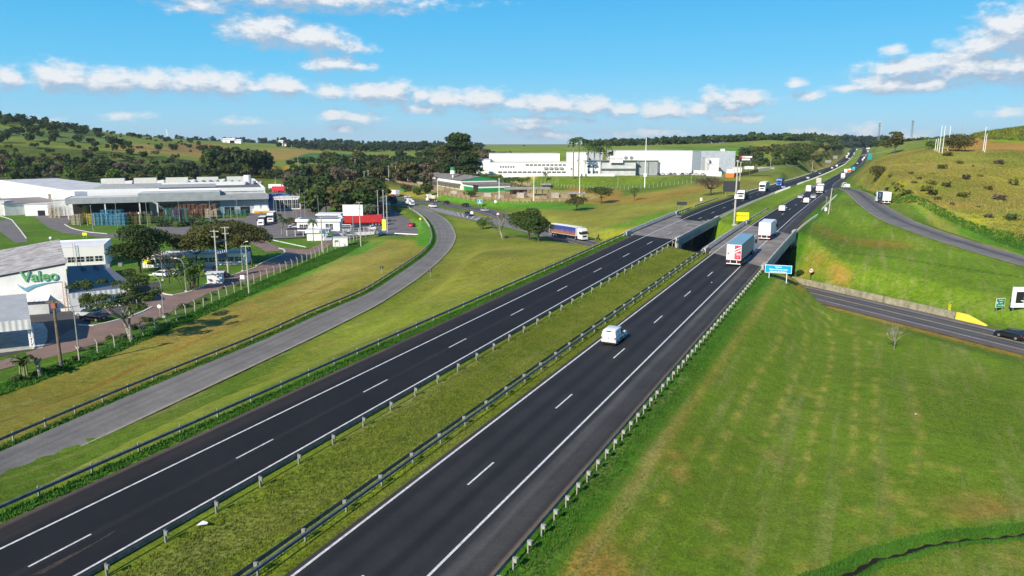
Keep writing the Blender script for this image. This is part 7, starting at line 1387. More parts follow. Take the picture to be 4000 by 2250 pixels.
for (x, y, H, kd, lab, grp), z in zip(cands, zs):
    base = 16 if kd[0] == 'tall' else 12; sc = H / base; wsc = sc * random.uniform(.9, 1.15) * (1.0 if kd[0] != 'bush' else 1.5)
    if ntr < 290: place_tree(var(*kd), (x, y, z - .2 - (.16 * H if math.hypot(x, y) > 420 else 0)), random.uniform(0, 6.28), (wsc, wsc, sc), lab, grp, 'shrub' if kd[0] == 'bush' else 'tree', 'shrub' if kd[0] == 'bush' else 'tree'); ntr += 1
    else: far_.setdefault((grp, kd[1].name), []).append((x, y, z, sc, wsc, kd))
LOW = {}
for (grp, mn), L_ in far_.items():
    Vs, Fs, As = [], [], []; off = 0
    for (x, y, z, sc, wsc, kd) in L_:
        k = (kd[0],)
        if k not in LOW:
            rng = np.random.default_rng(9); lob = lobes_for(kd[0], 12 if kd[0] != 'tall' else 16, 12 if kd[0] != 'tall' else 8, 5); P, nn, kk = crown_points(lob, 170); LOW[k] = (P, nn, rng.random(len(lob))[kk])
        P, nn, tn = LOW[k]; V, F, val = quads_mesh('', P, rng.uniform(1.3, 2.4, len(P)), nn, None, tn * .6 + .4 * rng.random()); a = random.uniform(0, 6.28); ca, sa = math.cos(a), math.sin(a)
        V = V * np.array([wsc, wsc, sc]); V = np.stack([V[:, 0] * ca - V[:, 1] * sa + x, V[:, 0] * sa + V[:, 1] * ca + y, V[:, 2] + z - .2 - .2 * sc * 12], 1); Vs.append(V); Fs.append(F + off); As.append(val); off += len(V)
    V = np.concatenate(Vs); F = np.concatenate(Fs); me = bpy.data.meshes.new('distant_wood'); me.vertices.add(len(V)); me.vertices.foreach_set('co', V.ravel()); me.loops.add(F.size); me.loops.foreach_set('vertex_index', F.ravel()); me.polygons.add(len(F)); me.polygons.foreach_set('loop_start', np.arange(0, F.size, 4)); me.polygons.foreach_set('loop_total', np.full(len(F), 4)); me.update()
    at = me.attributes.new('leaf', 'FLOAT', 'POINT'); at.data.foreach_set('value', np.concatenate(As)); me.materials.append(MATS[mn]); o = bpy.data.objects.new('distant_wood', me); C.objects.link(o); tag(o, grp + ', reading as one mass', 'wood', None, 'stuff')
# ------------------------------------------------------------------ rough grass as real tufts (median, verges, bank)
def tufts(name, label, pts, size, lm, tall=1.0, fq=1.1):
    n = len(pts); g = np.random.default_rng(4); a = g.uniform(0, 2 * PI, n); s = g.uniform(.6, 1.3, n) * size; k = 4; V = np.zeros((n, k, 3, 3))
    for i in range(k):
        b = a + i * 1.6 + g.uniform(-.4, .4, n); w = s * .28; lean = g.uniform(.15, .75, n) * s; px, py = pts[:, 0] + np.cos(b * 2) * s * .3, pts[:, 1] + np.sin(b * 2) * s * .3
        V[:, i, 0] = np.stack([px - np.cos(b) * w, py - np.sin(b) * w, pts[:, 2] - .04], 1); V[:, i, 1] = np.stack([px + np.cos(b) * w, py + np.sin(b) * w, pts[:, 2] - .04], 1); V[:, i, 2] = np.stack([px - np.sin(b) * lean, py + np.cos(b) * lean, pts[:, 2] + s * tall * g.uniform(.6, 1.1, n)], 1)
    V = V.reshape(-1, 3); m = n * k; me = bpy.data.meshes.new(name); me.vertices.add(len(V)); me.vertices.foreach_set('co', V.ravel()); me.loops.add(3 * m); me.loops.foreach_set('vertex_index', np.arange(3 * m)); me.polygons.add(m); me.polygons.foreach_set('loop_start', np.arange(0, 3 * m, 3)); me.polygons.foreach_set('loop_total', np.full(m, 3)); me.update()
    cl = np.sin(pts[:, 0] * fq + np.sin(pts[:, 1] * .9 * fq) * 2) * .2 + np.sin(pts[:, 1] * fq * .37 + np.sin(pts[:, 0] * fq * .29) * 3) * .22 + .5; me.attributes.new('leaf', 'FLOAT', 'POINT').data.foreach_set('value', np.repeat(np.clip(cl + g.normal(0, .28, n), 0, 1), k * 3)); me.materials.append(lm); o = bpy.data.objects.new(name, me); C.objects.link(o); tag(o, label, 'grass', None, 'stuff')
GR_MED = leafmat('grass_median', (.075, .125, .018), (.32, .31, .06), (.14, .20, .03), .2); GR_LUSH = leafmat('grass_lush', (.035, .115, .012), (.085, .23, .026), (.06, .17, .02), .25); GR_YE = leafmat('grass_yellow', (.09, .13, .015), (.24, .26, .04), (.2, .2, .04), .25); GR_DRY = leafmat('grass_dry', (.125, .15, .028), (.48, .39, .13), (.30, .26, .06), .2)
def band(o0, o1, Y0, Y1, n):
    g = np.random.default_rng(int(n + o0 * 10)); Y = Y0 + (Y1 - Y0) * g.random(n) ** 1.25; o = g.uniform(o0, o1, n); X = hwX(o, Y); return np.stack([X, Y, height(X, Y)], 1)
tufts('median_weeds', 'rough mottled weeds covering the median between the carriageways', band(-3.9, 2.2, 12, 150, 30000), .15, GR_MED); tufts('median_edge_grass', 'yellow-green grass strip along the median guardrail', band(2.0, 5.2, 12, 150, 10000), .13, GR_YE)
tufts('verge_grass', 'lush green grass strip under the right guardrail', band(16.9, 18.9, 12, 160, 9000), .18, GR_LUSH); tufts('verge_grass', 'green grass strip under the left outer guardrail', band(-17.8, -16.3, 12, 165, 7000), .24, GR_LUSH)
g = np.random.default_rng(8); ti = g.uniform(0, 90, 6000); RX = np.stack([np.interp(ti, np.arange(120), RU[:, k]) for k in range(3)], 1); w_ = g.uniform(.25, 1.7, 6000); ii = np.clip(ti.astype(int), 0, 118); tt = RU[ii + 1, :2] - RU[ii, :2]; tt /= np.hypot(*tt.T)[:, None]
RX[:, 0] -= tt[:, 1] * w_; RX[:, 1] += tt[:, 0] * w_; RX[:, 2] = height(RX[:, 0], RX[:, 1]); tufts('verge_grass', 'green grass strip under the ramp guardrail', RX, .26, GR_LUSH)
def area_pts(px, n, seed=1):
    P = [q[:2] for q in GP(px)]; A_ = np.array(P); lo, hi = A_.min(0), A_.max(0); g = np.random.default_rng(seed); q = lo + (hi - lo) * g.random((n * 3, 2)); q = q[inpoly(q[:, 0], q[:, 1], P)][:n]; return np.c_[q, height(q[:, 0], q[:, 1])]
tufts('verge_grass', 'tall lush grass along the concrete post fence', area_pts([(-100, 1540), (300, 1395), (700, 1240), (1000, 1110), (1250, 1000), (1400, 945), (1440, 945), (1300, 1020), (1000, 1145), (700, 1275), (400, 1400), (-100, 1580)], 16000, 2), .34, GR_LUSH)
tufts('bank_grass', 'dry tussock grass on the bank right of the slip road', area_pts([(3340, 700), (3450, 620), (3560, 590), (4050, 600), (4050, 950), (3800, 850), (3600, 775), (3450, 735)], 24000, 3), .50, GR_DRY, .7, .16)
tufts('bank_grass', 'green shrubby grass at the foot of the dry bank', area_pts([(3350, 735), (3500, 800), (3800, 905), (4050, 1000), (4050, 930), (3750, 850), (3500, 765), (3360, 715)], 9000, 4), .5, GR_LUSH, .9)
tufts('crop_field', 'tall bright crop on top of the right hill', area_pts([(3790, 535), (3850, 495), (4050, 470), (4050, 556), (3850, 546)], 24000, 5), 1.5, GR_YE, 1.1)
q = []
for i in range(len(DITCH) - 1):
    a, b = np.array(DITCH[i][:2]), np.array(DITCH[i + 1][:2]); nv_ = unit(np.array([-(b - a)[1], (b - a)[0]])); g = np.random.default_rng(i)
    for sg in (-1, 1): f = g.random(500)[:, None]; q.append(a + (b - a) * f + nv_ * sg * g.uniform(.3, .9, (500, 1)))
q = np.concatenate(q); tufts('ditch_grass', 'long lush grass on both lips of the narrow ditch', np.c_[q, height(q[:, 0], q[:, 1])], .17, GR_LUSH)
g = np.random.default_rng(12); P_ = area_pts([(3000, 1130), (3300, 1210), (3700, 1360), (4050, 1480), (4050, 2300), (1950, 2300), (2600, 1560), (2950, 1150)], 42000, 6); tufts('field_grass', 'short mown grass blades over the near right field', P_, .13, leafmat('grass_field', (.080, .160, .012), (.17, .25, .030), (.16, .20, .04), .2), .7)
# ------------------------------------------------------------------ poles, signs and small things
def lamp_post(px, py, h, label, arm=1.6, z=None, lean=0, dirn=-1):
    p = G(px, py) if z is None else pt(px, py, z); t = thing('street_lamp', label, 'street lamp', p); pts_ = [(0, 0, 0), (0, 0, h * .72), (dirn * .15, 0, h * .86), (dirn * arm * .5, 0, h * .97), (dirn * arm, 0, h)]
    MB().tube(pts_, [.11, .08, .07, .06, .05], 8).build('pole', GALV, t); MB().box(dirn * arm - .35, dirn * arm + .25, -.12, .12, h - .08, h + .06).build('lamp_head', SIGNWHITE, t); MB().box(-.25, .25, -.25, .25, 0, .35).build('footing', CONCP, t); return t
lamp_post(306, 1362, 7.6, 'curved grey street lamp beside the tall timber pole', z=ZP); lamp_post(641, 1240, 7.8, 'curved street lamp on the white footing by the verge', z=ZP); lamp_post(728, 1140, 7.2, 'curved street lamp in front of the dracaenas', z=ZP); lamp_post(948, 1060, 7.4, 'curved street lamp under the umbrella trees', z=ZP, dirn=1); lamp_post(637, 1096, 5.8, 'slim street lamp beside the white hatchback', z=ZP)
def utility_pole(px, py, h, label, m=CONCP, arms=((.95, 1.1),), z=None, r=.15, wires=True, extra=None, base_Y=None, group=None):
    p = (G(px, py) if z is None else pt(px, py, z)) if base_Y is None else (lambda q: (q[0], q[1], H1(q[0], q[1])))(ptY(px, py, base_Y)); t = thing('utility_pole', label, 'utility pole', p, 0, group); MB().tube([(0, 0, -.3), (0, 0, h)], [r * 1.25, r * .75], 8).build('pole', m, t)
    for f, w in arms:
        a = MB().box(-w, w, -.06, .06, h * f - .06, h * f + .06).build('crossarm', m, t)
        for x in (-w * .9, -w * .4, w * .5, w * .9): MB().box(x - .04, x + .04, -.04, .04, h * f + .06, h * f + .28).build('insulator', GREYP, a)
    return t, p
t, p_ = utility_pole(240, 1435, 9.6, 'tall dark timber utility pole with a transformer head at the left', WOODP, ((.97, 1.0),), r=.2); MB().box(-.25, .35, -.25, .25, 8.5, 9.2).build('transformer', mat('transformer_red', (.35, .12, .09), .7), t)
utility_pole(973, 1148, 10.2, 'slender concrete pole with a T crossarm beside the red street', CONCP, ((.985, 1.0),), r=.14); utility_pole(1260, 984, 10.2, 'concrete pole in front of the gatehouse', CONCP, ((.98, .4),), r=.2); utility_pole(1410, 962, 13.5, 'tall concrete pole right of the blank billboard with crossarms', CONCP, ((.99, .9), (.90, .7), (.84, .6)), r=.17)
utility_pole(1514, 912, 13.0, 'concrete pole behind the yellow totem', CONCP, ((.98, .3),), r=.16, z=ZS); utility_pole(1500, 872, 13, 'pole beside the caged truck, right one', CONCP, ((.98, .3),), r=.16, z=ZS); utility_pole(1478, 858, 12, 'pole beside the caged truck, left one', CONCP, ((.98, .3),), r=.14, z=ZS)
t1, pa = utility_pole(852, 1092, 11.5, 'left white pole of the transformer pair', CONCP, ((.97, 1.0), (.86, .8)), r=.2, z=ZP); t2, pb = utility_pole(893, 1080, 11.8, 'right white pole of the transformer pair', CONCP, ((.98, 1.0), (.86, .8)), r=.2, z=ZP)
t = thing('transformer_platform', 'blue-grey transformer platform slung between the two white poles', 'transformer', tuple((Vector(pa) + Vector(pb)) / 2)); d = (Vector(pb) - Vector(pa)) / 2
MB().bar(tuple(-d + Vector((0, 0, 4.6))), tuple(d + Vector((0, 0, 4.6))), .9, .2).build('platform', GREYP, t)
for k in (-.6, -.2, .2, .6): q = d * k; MB().box(q.x - .32, q.x + .32, q.y - .35, q.y + .35, 4.7, 5.9).build('transformer_box', mat('transformer_blue', (.13, .19, .27), .6), t); MB().tube([(q.x, q.y, 5.9), (q.x, q.y, 6.4)], .07, 6).build('bushing', SIGNWHITE, t)
MB().bar(tuple(-d + Vector((0, 0, 8.6))), tuple(d + Vector((0, 0, 8.6))), .12).bar(tuple(-d + Vector((0, .4, 8.9))), tuple(d + Vector((0, .4, 8.9))), .06).build('busbar', GALV, t)
for i, (px, top, base, hh) in enumerate([(365, 788, 908, 9.5), (460, 788, 890, 9), (578, 780, 885, 9), (704, 770, 878, 9.5), (826, 777, 893, 10.5), (929, 775, 872, 9), (1073, 745, 862, 11), (1083, 748, 866, 11), (1098, 762, 866, 10), (1116, 760, 880, 11), (1147, 760, 862, 9.5), (1158, 758, 856, 9), (1176, 735, 855, 12), (1193, 762, 862, 9.5), (1246, 755, 860, 10), (2118 * 0 + 1060, 700, 790, 8)]):
    p = pt(px, base, ZP); t = thing('yard_pole', ['slim galvanised yard pole standing before the rack stacks', 'slim galvanised yard pole in the row left of the gate office'][px > 1000], 'pole', (p[0], p[1], ZP), 0, ['yard poles before the rack stacks', 'yard poles left of the gate office'][px > 1000]); MB().tube([(0, 0, 0), (0, 0, hh)], [.11, .07], 6).build('pole', GALV, t); MB().box(-.3, .3, -.08, .08, hh - .05, hh + .08).build('floodlight', GREYP, t)
for i in range(22):
    px = 315 + i * 28; p = pt(px, 884 - i * 1.5, ZP); o = MB().tube([(0, 0, 0), (0, 0, 4.6)], [.10, .09], 6).build('boundary_post', mat('ochre_post', (.48, .40, .28), .8), None, (p[0], p[1], ZP)); tag(o, 'ochre concrete boundary post before the rack stacks', 'post', 'ochre boundary posts before the rack stacks')
for i, (px, py, h) in enumerate([(988, 800, 9), (1008, 800, 8), (1018, 802, 8), (1026, 802, 8), (1078, 742, 9), (1155, 730, 9), (1172, 730, 8), (1180, 728, 8), (1206, 728, 7), (1215, 726, 7), (1240, 760, 8)]):
    p = pt(px, py, ZP); o = MB().tube([(0, 0, 0), (0, 0, h)], [.16, .12], 6).build('concrete_pole', CONCP, None, (p[0], p[1], ZP)); tag(o, 'pale concrete pole around the parked trailer row', 'pole', 'concrete poles around the parked trailers')
for i, (px, py, h) in enumerate([(1305, 660, 9), (1388, 668, 9), (1440, 728, 9), (1424, 724, 8), (1547, 712, 10), (1519, 706, 9), (1593, 716, 10), (1165, 646, 8), (1640, 712, 8)]):
    q = G(px, py); t, _ = utility_pole(px, py, h * 1.15, 'far concrete pole beside the cross road trees', CONCP, ((.96, .9),), r=.2, group='far poles beside the cross road')
for px, py, h, l in [(1710, 770, 9.5, 'white concrete pole at the warehouse yard fence'), (1950, 783, 10.5, 'white concrete pole before the timber yard, left of two'), (2085, 785, 11.5, 'white concrete pole before the timber yard, right of two'), (2263, 776, 11, 'white concrete pole beside the small white shed')]: utility_pole(px, py, h, l, SIGNWHITE, ((.98, .35),), r=.17)
def mast(px, py, top, label, Yd, m=SIGNWHITE, r=.3, box=None, z=None):
    q = ptY(px, py, Yd); zz = H1(q[0], q[1]); h = zat(top, Yd) - zz; t = thing('mast', label, 'mast', (q[0], q[1], zz)); MB().tube([(0, 0, 0), (0, 0, h)], [r, r * .6], 8).build('pole', m, t)
    if box: MB().box(-box, box, -.3, .3, h * .22, h * .22 + 1.8).build('base_box', SIGNWHITE, t)
    return t
g_ = G(2518, 732); mast(2518, 732, 538, 'tall thin white mast before the white factory', g_[1], box=.8); g_ = G(2413, 735); mast(2413, 735, 670, 'short grey pole on the grass bank', g_[1], GALV, .12); g_ = G(2700, 700); mast(2700, 700, 628, 'grey pole at the corner of the tall white hall', g_[1], GALV, .15)
# light mast by the yellow sign
p = hwpt(2868, 869); p = (p[0], p[1], H1(p[0], p[1])); t = thing('light_mast', 'tall pale lighting mast standing in the median beside the yellow sign', 'light mast', p); hh = zat(632, p[1]) - p[2]; MB().tube([(0, 0, 0), (0, 0, hh)], [.26, .15], 10).build('pole', CONCP, t); MB().tube([(0, 0, hh), (0, 0, hh + .35)], [.2, .42], 12).build('lamp_head', SIGNWHITE, t); MB().box(-.5, .5, -.45, .45, -.3, .3).build('footing', CONCP, t); MB().box(-.45, .45, -.5, -.28, hh * .42, hh * .42 + 1.1).build('control_box', SIGNWHITE, t)
# yellow sign
def sign(label, p, w, h, zb, fm, rz=0, posts=2, name='road_sign', back=SIGNBACK, pm=GALV, edge=None):
    t = thing(name, label, 'sign', p, rz)
    if edge: MB().box(-w / 2, w / 2, -.03, .03, zb, zb + h).build('board', edge, t); MB().box(-w / 2 + .07, w / 2 - .07, -.045, -.031, zb + .07, zb + h - .07).build('face', fm, t)
    else: MB().box(-w / 2, w / 2, -.03, .03, zb, zb + h).build('board', fm, t)
    for x in ([-w * .33, w * .33] if posts == 2 else [0]): MB().box(x - .05, x + .05, .031, .12, -.3, zb + h * .8).build('post', pm, t)
    return t
fx = lambda q: (q[0], q[1], H1(q[0], q[1]))
p = fx(hwpt(2897, 868)); t = sign('bright yellow information board with a dark text band in the median', p, 3.5, 2.25, .75, YELLOW, -.15)
MB().box(-1.6, 1.55, -.045, -.031, 1.95, 2.25).build('text_band', mat('dark_band', (.16, .13, .02), .6), t); text('RODOVIA DUPLICADA', .27, YELLOW, t, (-.02, -.055, 2.0), extr=.003, sx=.98)
for x in (-.85, 0, .85): MB().tube([(x, -.031, 2.62), (x, -.045, 2.62)], .13, 12).build('pictogram', mat('dark_band', (.16, .13, .02)), t)
# blue sign right
p = G(3037, 1098); a = Vector(G(3022, 1088)); t = sign('blue place-name sign on two white posts beside the right bridge', p, 4.2, 1.35, 1.35, SIGNBLUE, -.34, edge=SIGNWHITE, pm=SIGNWHITE)
for s_, z_, sz in (('Viaduto', 2.27, .33), ('Magnus Guaramonde', 1.87, .33), ('Herculia dos Santos', 1.48, .33)): text(s_, sz, SIGNWHITE, t, (0, -.055, z_), extr=.003, bold=.008)
# circular signs
def disc_sign(label, p, r, h, face, rz=0, ring=None, pm=GALV, back=False):
    t = thing('round_sign', label, 'sign', p, rz); MB().tube([(0, -.02, h), (0, .02, h)], r, 20).build('plate', ring or face, t)
    if ring: MB().tube([(0, -.021, h), (0, -.035, h)], r * .78, 20).build('face', face, t)
    MB().box(-.04, .04, .025 if not back else -.08, .08 if not back else -.025, -.3, h + r * .8).build('post', pm, t); return t
disc_sign('round dark sign back on a post beside the dry verge', G(1492, 1070), .44, 1.5, SIGNBACK, back=True); disc_sign('round dark sign back on a post in the grass inside the ramp', G(1681, 1083), .44, 1.5, SIGNBACK, back=True)
t = disc_sign('round no-overtaking sign above the concrete barrier', G(3166, 1093), .52, 2.0, SIGNWHITE, ring=mat('sign_red', (.6, .05, .04), .5), pm=DARK); MB().bar((-.3, -.04, 2.3), (.3, -.04, 1.7), .012, .08).box(-.28, -.05, -.05, -.036, 1.93, 2.05).box(.05, .28, -.05, -.036, 1.93, 2.05).build('symbol', BLACK, t)
disc_sign('round white sign on a thin pole at the edge of the red street', pt(626, 1246, ZP), .34, 2.3, SIGNWHITE, pm=GALV); disc_sign('round white sign left of the timber yard verge', G(1935, 806), .62, 2.2, SIGNWHITE); disc_sign('small yellow round sign on the green slope beside the ramp', G(1642, 883), .4, 2.6, YELLOW)
t = disc_sign('round white arrow sign at the tip of the chevrons', pt(1843, 852, -2), .62, 2.2, SIGNWHITE, pm=DARK); MB().box(-.07, .07, -.03, -.021, 1.85, 2.5).box(-.2, .2, -.03, -.021, 2.3, 2.4).build('symbol', BLACK, t)
disc_sign('round red and white sign hidden by the bare tree branches', pt(1945, 858, -2), .6, 2.2, SIGNWHITE, ring=mat('sign_red', (.6, .05, .04))); t = sign('blue and white service sign on the far verge of the cross road', G(1874, 808), 2.4, 2.0, 1.5, SIGNBLUE, edge=SIGNWHITE); MB().box(-.7, .7, -.06, -.046, 1.75, 2.1).box(-.2, .2, -.06, -.046, 2.3, 3.1).build('pictogram', SIGNWHITE, t)
sign('small green direction sign on the far verge of the cross road', G(1524, 757), 3.6, 1.5, .8, SIGNGREEN); sign('second small green sign right of the far white box truck', G(1573, 754), 2.0, 1.3, 1.2, SIGNGREEN); sign('dark sign board seen from behind above the parked trucks', G(1540, 806), 3.2, 2.4, 1.2, SIGNBACK, .15); sign('small blue parking board high on the far bank', G(1326, 680), 5, 8, 3, SIGNBLUE); sign('far green board beside the cross road bend', G(1265, 690), 6, 2.5, 2, SIGNGREEN)
p = G(2662, 826); sign('black rectangular sign back on two poles beside the left bridge', (p[0], p[1], p[2]), 3.0, 1.0, 1.9, SIGNBACK, 0, pm=GALV); p = G(2855, 768); sign('large dark billboard back behind the umbrella tree', p, 6.2, 4.0, 1.8, SIGNBACK, 0); sign('small white sign with leaf shape at the guardrail gap', G(2738, 796), .7, 1.0, 1.0, SIGNWHITE, posts=1)
t = sign('white and red company board on the verge beyond the factory', G(2910, 690), 8.2, 3.2, 9.5, SIGNBACK, 0); MB().box(-2.9, 3.6, -.06, -.035, 11.3, 12.2).box(-2.5, 2.4, -.06, -.035, 9.8, 10.8).build('white_panel', SIGNWHITE, t); text('Auto', 1.0, PR, t, (-1.6, -.07, 11.4), extr=.01); MB().tube([(-3.2, -.06, 11.6), (-3.2, -.04, 11.6)], .7, 14).build('emblem', PR, t)
sign('grey sign board seen from behind across the climbing road, left one', G(3234, 645), 7.0, 3.2, 2.6, mat('sign_grey', (.3, .31, .32), .6)); sign('distant grey gantry board left of the climbing road', G(3262, 630), 5.5, 4.0, 3.4, mat('sign_grey', (.3, .31, .32))); sign('teal direction board on the dry bank edge far up the road', G(3396, 632), 3.6, 4.6, 1.5, mat('sign_teal', (.05, .36, .42), .5), .2)
t = sign('green direction sign with white lettering before the framed billboard', G(3902, 1226), 1.9, 1.55, 1.1, SIGNGREEN, .28, edge=SIGNWHITE)
for s_, z_ in (('Braganca', 2.25), ('Itatiba', 1.85), ('Serra Negra', 1.4)): text(s_, .27, SIGNWHITE, t, (.12, -.055, z_), extr=.003, bold=.006)
MB().box(-.75, -.55, -.06, -.047, 1.75, 2.05).bar((-.85, -.055, 1.9), (-.65, -.055, 2.1), .01, .06).build('arrow', SIGNWHITE, t)
p = G(3975, 1222); t = thing('billboard', 'white framed billboard with a black portrait panel at the right edge', 'billboard', p, .0); MB().box(-1.3, 5.5, -.08, .08, .9, 4.35).build('board', SIGNWHITE, t); MB().box(-.65, 5.0, -.10, -.081, 1.65, 3.55).build('picture_panel', BLACK, t); MB().box(-1.32, 5.52, -.12, -.081, 1.28, 1.33).build('frame_line', GREYP, t)
mb = MB(); hd = [(.95, 2.2), (1.75, 2.2), (2.0, 2.45), (1.9, 3.0), (1.6, 3.3), (1.35, 3.45), (1.1, 3.3), (.8, 3.0), (.7, 2.45)]; mb.add([(x - .1, -.104, z) for x, z in hd], [tuple(range(9))]); mb.build('portrait', mat('portrait_pale', (.62, .52, .50), .6, 0, .5, 4), t)
MB().box(.2, 2.3, -.108, -.101, 2.0, 2.12).box(.5, 2.0, -.108, -.101, 1.8, 1.9).build('caption_bar', SIGNWHITE, t)
for x in (-.8, 2.2): MB().bar((x, .1, -.2), (x, .1, 3.8), .1).bar((x, 1.6, -.2), (x, .2, 3.0), .08).build('support', GREYP, t)
t = thing('hazard_marker', 'yellow and black striped hazard marker after the barrier nose', 'sign', G(3707, 1222)); MB().box(-.22, .22, -.03, .03, .5, 1.6).build('board', YELLOW, t); MB().box(-.05, .05, .03, .1, 0, 1.5).build('post', DARK, t)
mb = MB()
for k in range(4): mb.add([(-.22, -.035, .55 + k * .27), (.22, -.035, .75 + k * .27), (.22, -.035, .87 + k * .27), (-.22, -.035, .67 + k * .27)], [(0, 1, 2, 3)])
mb.build('stripe', BLACK, t)
t = sign('small yellow notice board under the dark tree', pt(577, 1048, ZP), 1.7, 1.0, 1.4, YELLOW); sign('small white board on the verge by the red street', G(948, 1108), .95, .9, 1.0, SIGNWHITE); sign('yellow notice behind the office block roof', pt(332, 930, ZP), 1.4, .9, .9, YELLOW)
for px, py, l, h in ((207, 1000, 'round white globe lamp behind the hall roof', 4.6), (548, 880, 'round white globe lamp before the brown rack stacks', 4.2)):
    t = thing('globe_lamp', l, 'street lamp', pt(px, py, ZP)); MB().tube([(0, 0, 0), (0, 0, h)], .07, 6).build('pole', SIGNWHITE, t); mb = MB(); r_ = .42; mb.tube([(0, 0, h + r_ * (1 - math.cos(a))) for a in np.linspace(.15, PI - .15, 8)], [r_ * math.sin(a) for a in np.linspace(.15, PI - .15, 8)], 12); mb.build('globe', SIGNWHITE, t, smooth=True)
# concrete post fence
FP = MB().box(-.07, .07, -.07, .07, -.3, 1.9).bar((0, 0, 1.88), (-.30, -.05, 2.35), .12).mesh('post', mat('fence_post_concrete', (.46, .43, .34), .85, 0, .2, 3))
def post_fence(label, pts, n, mesh, wires=(.5, 1.0, 1.5, 1.9), wm=GALV, gz=None):
    P = [G(*q) for q in pts] if gz is None else [pt(*q, gz) for q in pts]; Q = resample(P, n); Q[:, 2] = height(Q[:, 0], Q[:, 1]); b = Vector(Q[0]); t = thing('wire_fence', label, 'fence', tuple(b))
    for q in Q: o = link('post', mesh, t, tuple(Vector(q) - b), random.uniform(-.2, .2)); o.rotation_euler = (random.uniform(-.03, .03), random.uniform(-.05, .05), random.uniform(-.2, .2))
    mb = MB()
    for z in wires:
        for a, c in zip(Q[:-1], Q[1:]): mb.bar(tuple(Vector(a) - b + Vector((0, 0, z))), tuple(Vector(c) - b + Vector((0, 0, z))), .022)
    mb.build('wires', wm, t); return t
post_fence('concrete post and wire fence with bent tops between red street and dry verge', [(310, 1410), (500, 1342), (660, 1270), (800, 1200), (1000, 1105), (1150, 1045), (1280, 985), (1400, 935), (1465, 915)], 44, FP)
FW = MB().box(-.06, .06, -.06, .06, -.2, 2.2).mesh('post', CONCP); post_fence('long white post fence with green mesh below the white factory', [(2000, 722), (2150, 722), (2300, 738), (2400, 742), (2520, 735), (2650, 722), (2760, 708), (2830, 694)], 74, FW, (.3, .6, .9, 1.2, 1.5, 1.8), mat('fence_green', (.10, .24, .12), .7))
PAL = MB().box(-.35, .35, -.05, .05, 0, 1.5).mesh('pale', BROWNW); PAL2 = MB().box(-.3, .3, -.05, .05, 0, 1.7).mesh('pale', mat('old_paling', (.28, .18, .12), .9, 0, .3, 2))
Q = resample([pt(*q, .9) for q in [(1478, 700), (1560, 716), (1640, 728), (1720, 756), (1850, 775), (2000, 787), (2150, 788), (2290, 785)]], 150); b = Vector(Q[0]); t = thing('paling_fence', 'weathered brown paling fence along the front of the timber yard', 'fence', tuple(b))
for i, q in enumerate(Q): link('pale', (PAL, PAL2)[i % 3 == 0], t, (q[0] - b.x, q[1] - b.y, float(H1(q[0], q[1])) - b.z), random.uniform(-.3, .3))
# posts on the right hill and two far lattice masts
for i, (px, b_, tp, l) in enumerate([(3652, 590, 543, 'leftmost white post of the cluster on the right hill'), (3660, 592, 540, 'second white post of the hill cluster, close to the leftmost'), (3668, 596, 490, 'tall white post in the middle of the hill cluster'), (3680, 600, 492, 'tall white post right of the middle of the cluster'), (3702, 590, 492, 'white post standing just right of the cluster'), (3696, 572, 535, 'short pole behind the right-hand white post'), (3625, 572, 540, 'thin pole left of the white post cluster'), (3840, 590, 496, 'white utility post with crossarm beside the crop field'), (3846, 596, 522, 'shorter white post right of the crossarm post'), (3754, 540, 485, 'far dark pole on the skyline behind the wide bush')]):
    q = G(px, b_); h = zat(tp, q[1]) - q[2]; h = min(max(h, 3), 14); t = thing('white_post' if i != 9 else 'far_pole', l, 'post', q); MB().tube([(0, 0, -.3), (.1, 0, h)], [.15, .11], 6).build('pole', SIGNWHITE if i not in (5, 6, 9) else GALV, t)
    if i == 7: MB().box(-1.1, 1.1, -.07, .07, h - .25, h - .1).build('crossarm', CONCP, t)
def lattice(px, top, base, Yd, label, m):
    q = ptY(px, base, Yd); h = zat(top, Yd) - q[2]; t = thing('lattice_mast', label, 'mast', q); w = h * .045; mb = MB()
    for sx in (-1, 1):
        for sy in (-1, 1): mb.bar((sx * w, sy * w, -5), (sx * w * .35, sy * w * .35, h), w * .22)
    for k in range(12):
        a, b = k / 12, (k + 1) / 12; wa, wb_ = w * (1 - .65 * a), w * (1 - .65 * b); s = 1 if k % 2 else -1; mb.bar((-s * wa, -wa, a * h), (s * wb_, -wb_, b * h), w * .16)
    mb.build('lattice', m, t); mb = MB().box(-w, w, -w, w, h * .93, h * .97).box(-w * 1.2, w * 1.2, -w, w, h * .8, h * .83); mb.build('antenna', m, t)
lattice(3430, 480, 556, 1700, 'dark lattice mast above the trees at the road crest', GREYP); lattice(3559, 470, 548, 1500, 'dark lattice mast on the right skyline', GREYP); lattice(656, 505, 556, 1900, 'thin white lattice mast on the left skyline', SIGNWHITE)
